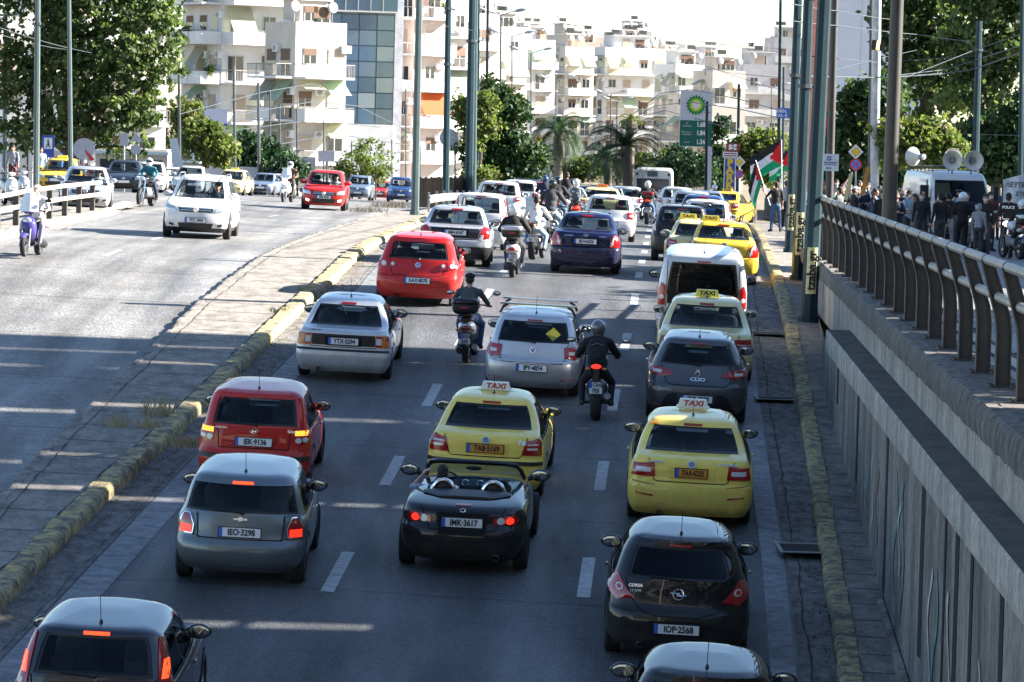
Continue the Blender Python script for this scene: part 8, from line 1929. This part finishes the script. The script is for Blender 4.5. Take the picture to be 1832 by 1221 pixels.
def van():
    s = Shell(5.6, 1.98, 2.32, [(.22, .05), (.4, .0), (1.2, .02), (2.1, .06), (2.24, .12), (2.30, .3), (2.32, .9)], [(.22, .12), (.35, .03), (.6, .0), (.95, .08), (1.12, .25), (1.25, .62), (2.05, 1.15), (2.22, 1.45), (2.30, 1.9), (2.32, 2.6)],
        [(.22, .92), (.4, .97), (.6, .99), (1.25, .98), (2.05, .90), (2.22, .84), (2.29, .70), (2.315, .45), (2.32, .4)], 1.25, 2.02, 1.4, 1.9, tw=.7, tf=.90, cr=.02, crad=.10, t0=.86, cf=.12, taper=(.005, .06))
    s.glass = GLASSD; white = paint('van_white', (.60, .60, .60)); me, gl = s.meshes(white, low=M_BLACK, lowz=.42, ub=.80, uf=.90)
    d = 113; c = at(1728, 430, d); rz = math.pi + R(5); t = thing('van', 'old white van with loudspeaker horns on its roof rack', 'van', (c.x, c.y, .02), rz)
    org = Matrix.Rotation(rz, 4, 'Z') @ Vector((0, 5.6, 0)); t.location = Vector((c.x, c.y, .02)) - org
    obj('body', me, t)
    for g, nm in (('front', 'windscreen'), ('rear', 'rear_window'), ('right', 'side_window'), ('left', 'side_window')):
        if g in gl: obj(nm, gl[g], t)
    for sg in (-1, 1):
        for y in (1.2, 4.6): o = obj('wheel', shared(('tyre', .34), lambda: mk_tyre(.34, .2)), t, (sg*.88, y, .34)); obj('rim', shared(('rim', .34, False), lambda: mk_rim(.34, .2, False)), o)
        b = MB(); p = s.surf('f', sg*.7, .85); b.ell(p+Vector((0, .0, 0)), (.16, .05, .11), M_HEAD, 14, 8); b.build('headlight', t)
        b = MB(); b.box((sg*1.02-.03, 4.45, 1.35), (sg*1.22+.03, 4.55, 1.85), M_BLACK); b.tube([(sg*.92, 4.5, 1.4), (sg*1.1, 4.5, 1.5)], .02, M_BLACK, 6); b.build('wing_mirror', t, angle=30)
    b = MB(); s.patch(b, 'f', [(-.5, .72), (.5, .72), (.52, .96), (-.52, .96)], M_BLACK, off=.01); obj('grille', b.mesh('grille'), t); b = MB(); s.patch(b, 'f', [(-.88, .42), (.88, .42), (.88, .62), (-.88, .62)], M_BLACK, off=.03); obj('bumper', b.mesh('bumper'), t)
    b = MB()
    for sg in (-1, 1): b.tube([(sg*.8, y, 2.42) for y in lin(.4, 4.2, 8)], .022, M_BLACK, 6)
    for y in lin(.5, 4.1, 6): b.tube([(-.8, y, 2.42), (.8, y, 2.42)], .018, M_BLACK, 6); b.tube([(-.8, y, 2.25), (-.8, y, 2.42)], .018, M_BLACK, 5); b.tube([(.8, y, 2.25), (.8, y, 2.42)], .018, M_BLACK, 5)
    b.build('roof_rack', t)
    def horn(lb, px, py, rzh, dd):
        h = thing('loudspeaker_horn', lb, 'loudspeaker', at(px, py, dd), rzh, 'loudspeaker horns on the van'); b = MB(); W_ = mat('horn_cream', (.62, .60, .54), .45)
        b.lathe([(-.30, .29), (-.31, .30), (-.29, .305), (-.22, .24), (-.12, .15), (.02, .09), (.12, .07)], W_, 'y', n=30); b.lathe([(-.30, .285), (-.22, .225), (-.12, .14), (.0, .08), (.05, .0)], W_, 'y', n=30); b.build('bell', h); b = MB(); b.lathe([(-.14, .0), (-.14, .07), (-.02, .075), (.0, .03)], M_HUB, 'y', n=16); b.lathe([(.08, .0), (.08, .09), (.24, .09), (.26, .0)], M_HUB, 'y', n=16); b.build('driver_unit', h)
        b = MB(); b.tube([(0, .1, -.08), (0, .1, -.42)], .02, M_BLACK, 6); b.build('bracket', h)
    horn('single white horn turned away at the rear of the van roof', 1644, 281, R(215), d+3.6); horn('left forward facing horn on the van roof', 1704, 287, R(-6), d+.6); horn('right forward facing horn on the van roof', 1739, 288, R(4), d+.5); horn('horn half hidden behind the left forward horn', 1700, 283, R(12), d+1.2)
van()
# ================================================================ FLAGS, BANNER
F_BLK = cloth('flag_black', (.012, .012, .014)); F_WHT = cloth('flag_white', (.7, .7, .7)); F_GRN = cloth('flag_green', (.0, .30, .12)); F_RED = cloth('flag_red', (.62, .015, .02))
def flag(label, p0, p1, w, h, away=1, droop=.2, ang=0., inv=False, seed=1):
    """pole from p0 (bottom) to p1 (top); cloth hangs from the top"""
    t = thing('flag', label, 'flag', p0, 0, 'striped flags with red triangle'); p0, p1 = Vector(p0), Vector(p1); v = p1-p0; b = MB(); b.tube([Vector((0, 0, 0)), v], .016, M_SWHITE, 6); b.build('flagpole', t); u = v.normalized(); out = Vector((away*math.cos(ang), math.sin(ang), -droop)).normalized(); n, m = 14, 12; fs = {k: [] for k in range(4)}; vs = []
    for j in range(m+1):
        for i in range(n+1):
            s_ = i/n; q = v - u*h*(j/m) + out*w*s_ + Vector((0, 1, 0))*(.10*math.sin(s_*8+j*.35+seed)*s_) + Vector((0, 0, -1))*(.12*w*s_*s_ + .04*math.sin(s_*9+seed)*s_); vs.append(q)
    for j in range(m):
        for i in range(n):
            s_ = (i+.5)/n; tt = (j+.5)/m; k = 3 if s_ < .42*(1-abs(2*tt-1)) else (0 if tt < 1/3 else 1 if tt < 2/3 else 2)
            fs[k].append((j*(n+1)+i, j*(n+1)+i+1, (j+1)*(n+1)+i+1, (j+1)*(n+1)+i))
    b = MB(); 
    for k, mt in enumerate((F_BLK, F_WHT, F_GRN, F_RED)): 
        b.mi(mt)
    b.v = [tuple(q) for q in vs]
    for k in range(4):
        for f in fs[k]: b.f.append(f); b.m.append(k)
    b.build('cloth', t, angle=80); return t
flag('large raised flag above the man in black by the picket fence', at(1399, 345, 134), at(1398, 250, 134), 1.25, .95, away=-1, droop=.5, seed=2)
flag('smaller flag held by the man in black by the picket fence', at(1378, 368, 131), at(1352, 287, 131), .95, .75, away=-.3, droop=1.2, seed=5)
flag('flag partly hidden behind the farthest green pole', at(1412, 350, 140), at(1412, 268, 140), .9, .7, away=-1, droop=.7, seed=8)
flag('dark flag held low at the left of the crowd', at(1499, 350, 112), at(1525, 308, 112), .75, .6, away=-1, droop=1.1, seed=3)
flag('green and white flag hanging in front of the crossed arms man', at(1624, 420, 112), at(1620, 380, 112), .3, .55, away=-.3, droop=.8, seed=6)
t = thing('banner', 'white protest banner with black lettering between two sticks at the right edge', 'banner', at(1812, 330, 108)); b = MB(); n = 16; vs = []
for j in range(6):
    for i in range(n+1): x = -.30+1.5*i/n; top = .12+.22*math.sin(i/n*2.2); vs.append((x, .06*math.sin(i*.9+j*.3), top - (.95)*j/5*(1-.1*i/n)))
b.add(vs, [(j*(n+1)+i, j*(n+1)+i+1, (j+1)*(n+1)+i+1, (j+1)*(n+1)+i) for j in range(5) for i in range(n)], F_WHT); b.build('cloth', t, angle=80)
text('ΛΕΥΤΕΡΙΑ', .2, M_INK, t, (.2, -.09, -.02), bold=.02, sx=.9, shear=.2); text('ΣΤΗΝ', .16, M_INK, t, (.3, -.09, -.28), bold=.02)
for x in (-.3, 1.2): b = MB(); b.tube([(x, .02, -1.5), (x, .02, .5)], .02, M_BARK, 6); b.build('stick', t)
# placards on sticks
for px, py, hh, m, lb in ((1548, 325, .85, mat('orange_card', (.5, .22, .03), .7), 'orange rolled placard raised over the crowd'), (1518, 335, .8, mat('cream_card', (.6, .52, .3), .7), 'cream placard raised over the crowd')):
    t = thing('placard', lb, 'placard', at(px, py, 109), 0, None, rot=(0, .18, 0)); b = MB(); b.box((-.06, 0, -hh/2), (.06, .03, hh/2), m); b.build('card', t, smooth=False)

# ================================================================ THE CROWD AND OTHER PEDESTRIANS
def walker(label, px, head_y, rz=0., h=1.75, **k):
    """stand someone on the upper street so that head and size agree"""
    s_ = (head_y - (235+.026*(px-916))) / (HC-h); d = F_PX/s_; x = at(px, head_y, d).x; k.setdefault('group', 'people of the demonstration'); return person(label, (x, d, .02), R(rz), scale=h/1.75, **k)
mk_ = C_LBLUE
walker('woman with long dark hair and grey top at the left end of the crowd', 1466, 334, rz=150, head='long_hair', top=C_KHAKI, pn='stand')
walker('masked man in pale shirt behind the dark flag', 1497, 323, rz=170, top=C_KHAKI, mask=C_LBLUE, pn='stand')
walker('person in grey shirt leaning at the low flag', 1503, 336, rz=60, top=C_GREY, pn='hold', long=False)
walker('man in dark jacket and white cap', 1529, 335, rz=-80, top=C_BLK, jacket=True, head='cap', headm=C_WHT, pn='stand')
walker('man in navy jumper with blue mask holding a white helmet', 1545, 333, rz=-150, top=C_NAVY, bottom=C_JEANL, mask=C_LBLUE, pn='hold')
walker('bare headed man standing behind the white cap', 1537, 324, rz=-100, top=C_GREY, pn='stand')
walker('man in navy top with phone left of the thick brown pole', 1566, 339, rz=-120, top=C_NAVY, bottom=C_JEAN, pn='phone')
walker('man in dark jacket hidden behind the thick brown pole', 1580, 342, rz=180, top=C_BLK, pn='stand')
walker('man in dark polo with crossed arms right of the thick brown pole', 1604, 345, rz=175, top=C_NAVY, bottom=C_BLK, long=False, pn='cross', mask=C_BLK)
walker('masked man in pale blue shirt by the van side', 1627, 342, rz=-140, top=C_LBLUE, bottom=C_DGREY, mask=C_WHT, pn='hold')
walker('woman with long dark hair and striped grey top by the van', 1638, 348, rz=110, h=1.68, head='long_hair', top=C_STR, bottom=C_GREY, pn='cross', backpack=(C_NAVY, 'dark blue backpack on the woman with long dark hair'))
walker('man in olive jacket with green hood seen from behind', 1668, 338, rz=10, top=C_GRN, bottom=C_DGREY, pn='stand', jacket=True)
walker('man in dark green shirt and light trousers seen from behind', 1697, 345, rz=-15, top=C_DGRN, bottom=C_KHAKI, pn='raise', long=False, backpack=(C_BLK, 'black backpack on the man in dark green'))
walker('policeman in pale blue shirt and peaked cap on the phone', 1717, 341, rz=-200, top=C_LBLUE, bottom=C_DGREY, head='peaked_cap', headm=C_DGREY, long=False, pn='phone', mask=C_BLK)
walker('grey haired person in grey shirt beside the police motorcycle', 1752, 366, rz=-30, h=1.5, top=C_KHAKI, pn='stand', headm=C_KHAKI)
walker('masked man standing right of the van', 1781, 336, rz=175, top=C_GREY, mask=C_LBLUE, pn='stand')
t = walker('policeman with POLICE on his back and white belt', 1805, 347, rz=-8, h=1.8, top=C_BLK, bottom=C_BLK, long=False, pn='stand', gloves=False)
text('POLICE', .105, M_WHITEP, t, (0, -.150, 1.36), bold=.03, extr=.002)
b = MB(); b.lathe([(0, .17), (.055, .17)], C_WHT, 'z', (0, 0, 1.0), 18); o = b.build('belt', t); o.scale = (1, .75, 1)
for k, (px, hy, c, rz, pn) in enumerate([(1480, 329, C_DGREY, 160, 'stand'), (1512, 330, C_BORD, 200, 'stand'), (1553, 328, C_GREY, 170, 'stand'), (1592, 333, C_BLK, 190, 'cross'), (1617, 333, C_NAVY, 150, 'stand'), (1772, 345, C_BORD, 200, 'stand'), (1508, 333, C_BLK, 175, 'hold'), (1521, 331, C_DGREY, 190, 'stand'), (1574, 334, C_TEAL, 170, 'stand'), (1600, 337, C_WHT, 185, 'stand'), (1612, 340, C_BLK, 150, 'hold'), (1650, 345, C_BLK, 160, 'stand'), (1655, 338, C_NAVY, 200, 'phone'), (1683, 347, C_BLK, 30, 'stand'), (1730, 346, C_NAVY, 190, 'hold'), (1764, 349, C_BLK, 170, 'stand')]):
    walker(['man in dark grey at the back left of the crowd', 'man in maroon top at the back of the crowd', 'man in grey top between cap and phone, back row', 'man in black, back row right of the thick pole', 'man in navy in the back row beside the van', 'person in maroon between van and banner', 'person in black holding something near the low dark flag', 'person in dark grey between the two placards', 'person in teal in the back row left of the thick brown pole', 'person in white in the back row right of the thick brown pole', 'person in black reading, beside the man with crossed arms', 'person in black beside the front of the van side', 'person in navy on the phone left of the olive jacket', 'person in black right of the olive jacket', 'person in navy between the two policemen and the van', 'person in black right of the grey haired person'][k], px, hy, rz=rz, top=c, pn=pn, mask=C_WHT if k % 2 else False)
def ground_person(label, px, py, rz, **k):
    p = gp(px, py, .14); return person(label, p, R(rz), **k)
ground_person('man in black shirt and jeans holding a flag by the picket fence', 1387, 415, 12, pn='raise', top=C_BLK, bottom=C_JEAN, long=False, h=None) if False else ground_person('man in black shirt and jeans holding a flag by the picket fence', 1387, 415, 12, pn='raise', top=C_BLK, bottom=C_JEAN, long=False)
ground_person('second person in black beside the man with the flag', 1405, 408, -10, pn='stand', top=C_KHAKI, bottom=C_BLK)
# police motorcycles on the upper street
for px, d, lb, rl in ((1757, 105, 'police motorcycle with white top box under the officer in white helmet', 'officer in black with white helmet leaning on the motorcycle'), (1826, 102, 'second police motorcycle at the right edge', 'officer with white helmet on the motorcycle at the right edge')):
    x = at(px, 450, d).x; bk = bike('moto', lb, (x, d, .02), R(6 if px < 1800 else 12), P_BLACK if px < 1800 else P_WHITE, plt='KXK\n2780', box=P_WHITE, lit=True, group='police motorcycles')
    person(rl, Vector((x, d, .02)) + (Vector((-.55, .35, 0)) if px < 1800 else Vector((.0, .12, 0))), R(-15), pn='hold' if px < 1800 else 'cop_sit', top=C_BLK, bottom=C_BLK, head='helmet', headm=H_WHT, jacket=True, group='police officers')
# left edge
LP = 'people waiting at the left edge'
for px, d, lb, top_, bot, rz, hd_ in ((22, 150, 'woman with brown hair and dark red trousers at the left edge', C_KHAKI, C_BORD, 170, 'long_hair'), (72, 158, 'person in pale blue behind the grey green pole', C_LBLUE, C_DGREY, 200, 'hair')):
    g = gd(px, d); g.z += .1; person(lb, g, R(rz), top=top_, bottom=bot, head=hd_, group=LP)
for px, d, lb in ((8, 118, 'white parked scooter at the far left edge'), (30, 122, 'silver parked scooter behind the pipe railing')):
    g = gd(px, d); bike('scooter', lb, tuple(g), R(200), P_WHITE if px < 20 else P_SILV, group='parked scooters', headlit=False)
# low wall and kiosk by the left trees
for (px0, px1, y0, y1, d, m, lb) in ((0, 60, 235, 300, 232, M_WALLS[0], 'white shop front behind the blue lamp post'), (70, 112, 270, 300, 210, M_WALLS[3], 'low beige wall under the big left tree'), (300, 470, 300, 318, 250, M_WALLS[2], 'low grey wall under the dark bushy tree'), (170, 300, 268, 305, 225, M_WALLS[1], 'cream shop front behind the parked cars')):
    a, c = at(px0, y1, d), at(px1, y0, d); g = float(zs(a.x, d)); t = thing('low_building' if y1-y0 > 30 else 'garden_wall', lb, 'building' if y1-y0 > 30 else 'wall', (a.x, d, g)); b = MB(); b.box((0, 0, -.2), (c.x-a.x, 2.5 if y1-y0 > 30 else .3, c.z-g), m); b.build('wall', t, smooth=False)
    if y1-y0 > 30:
        for k in range(3): w = (c.x-a.x)/3; b = MB(); b.box((w*k+.3, -.04, .3), (w*(k+1)-.3, -.003, (c.z-g)*.75), M_PANE); b.build('shop_window', t, smooth=False)
        b = MB(); b.box((-.1, -.5, c.z-g-.35), (c.x-a.x+.1, 0, c.z-g-.15), M_SWHITE); b.build('canopy', t, smooth=False)
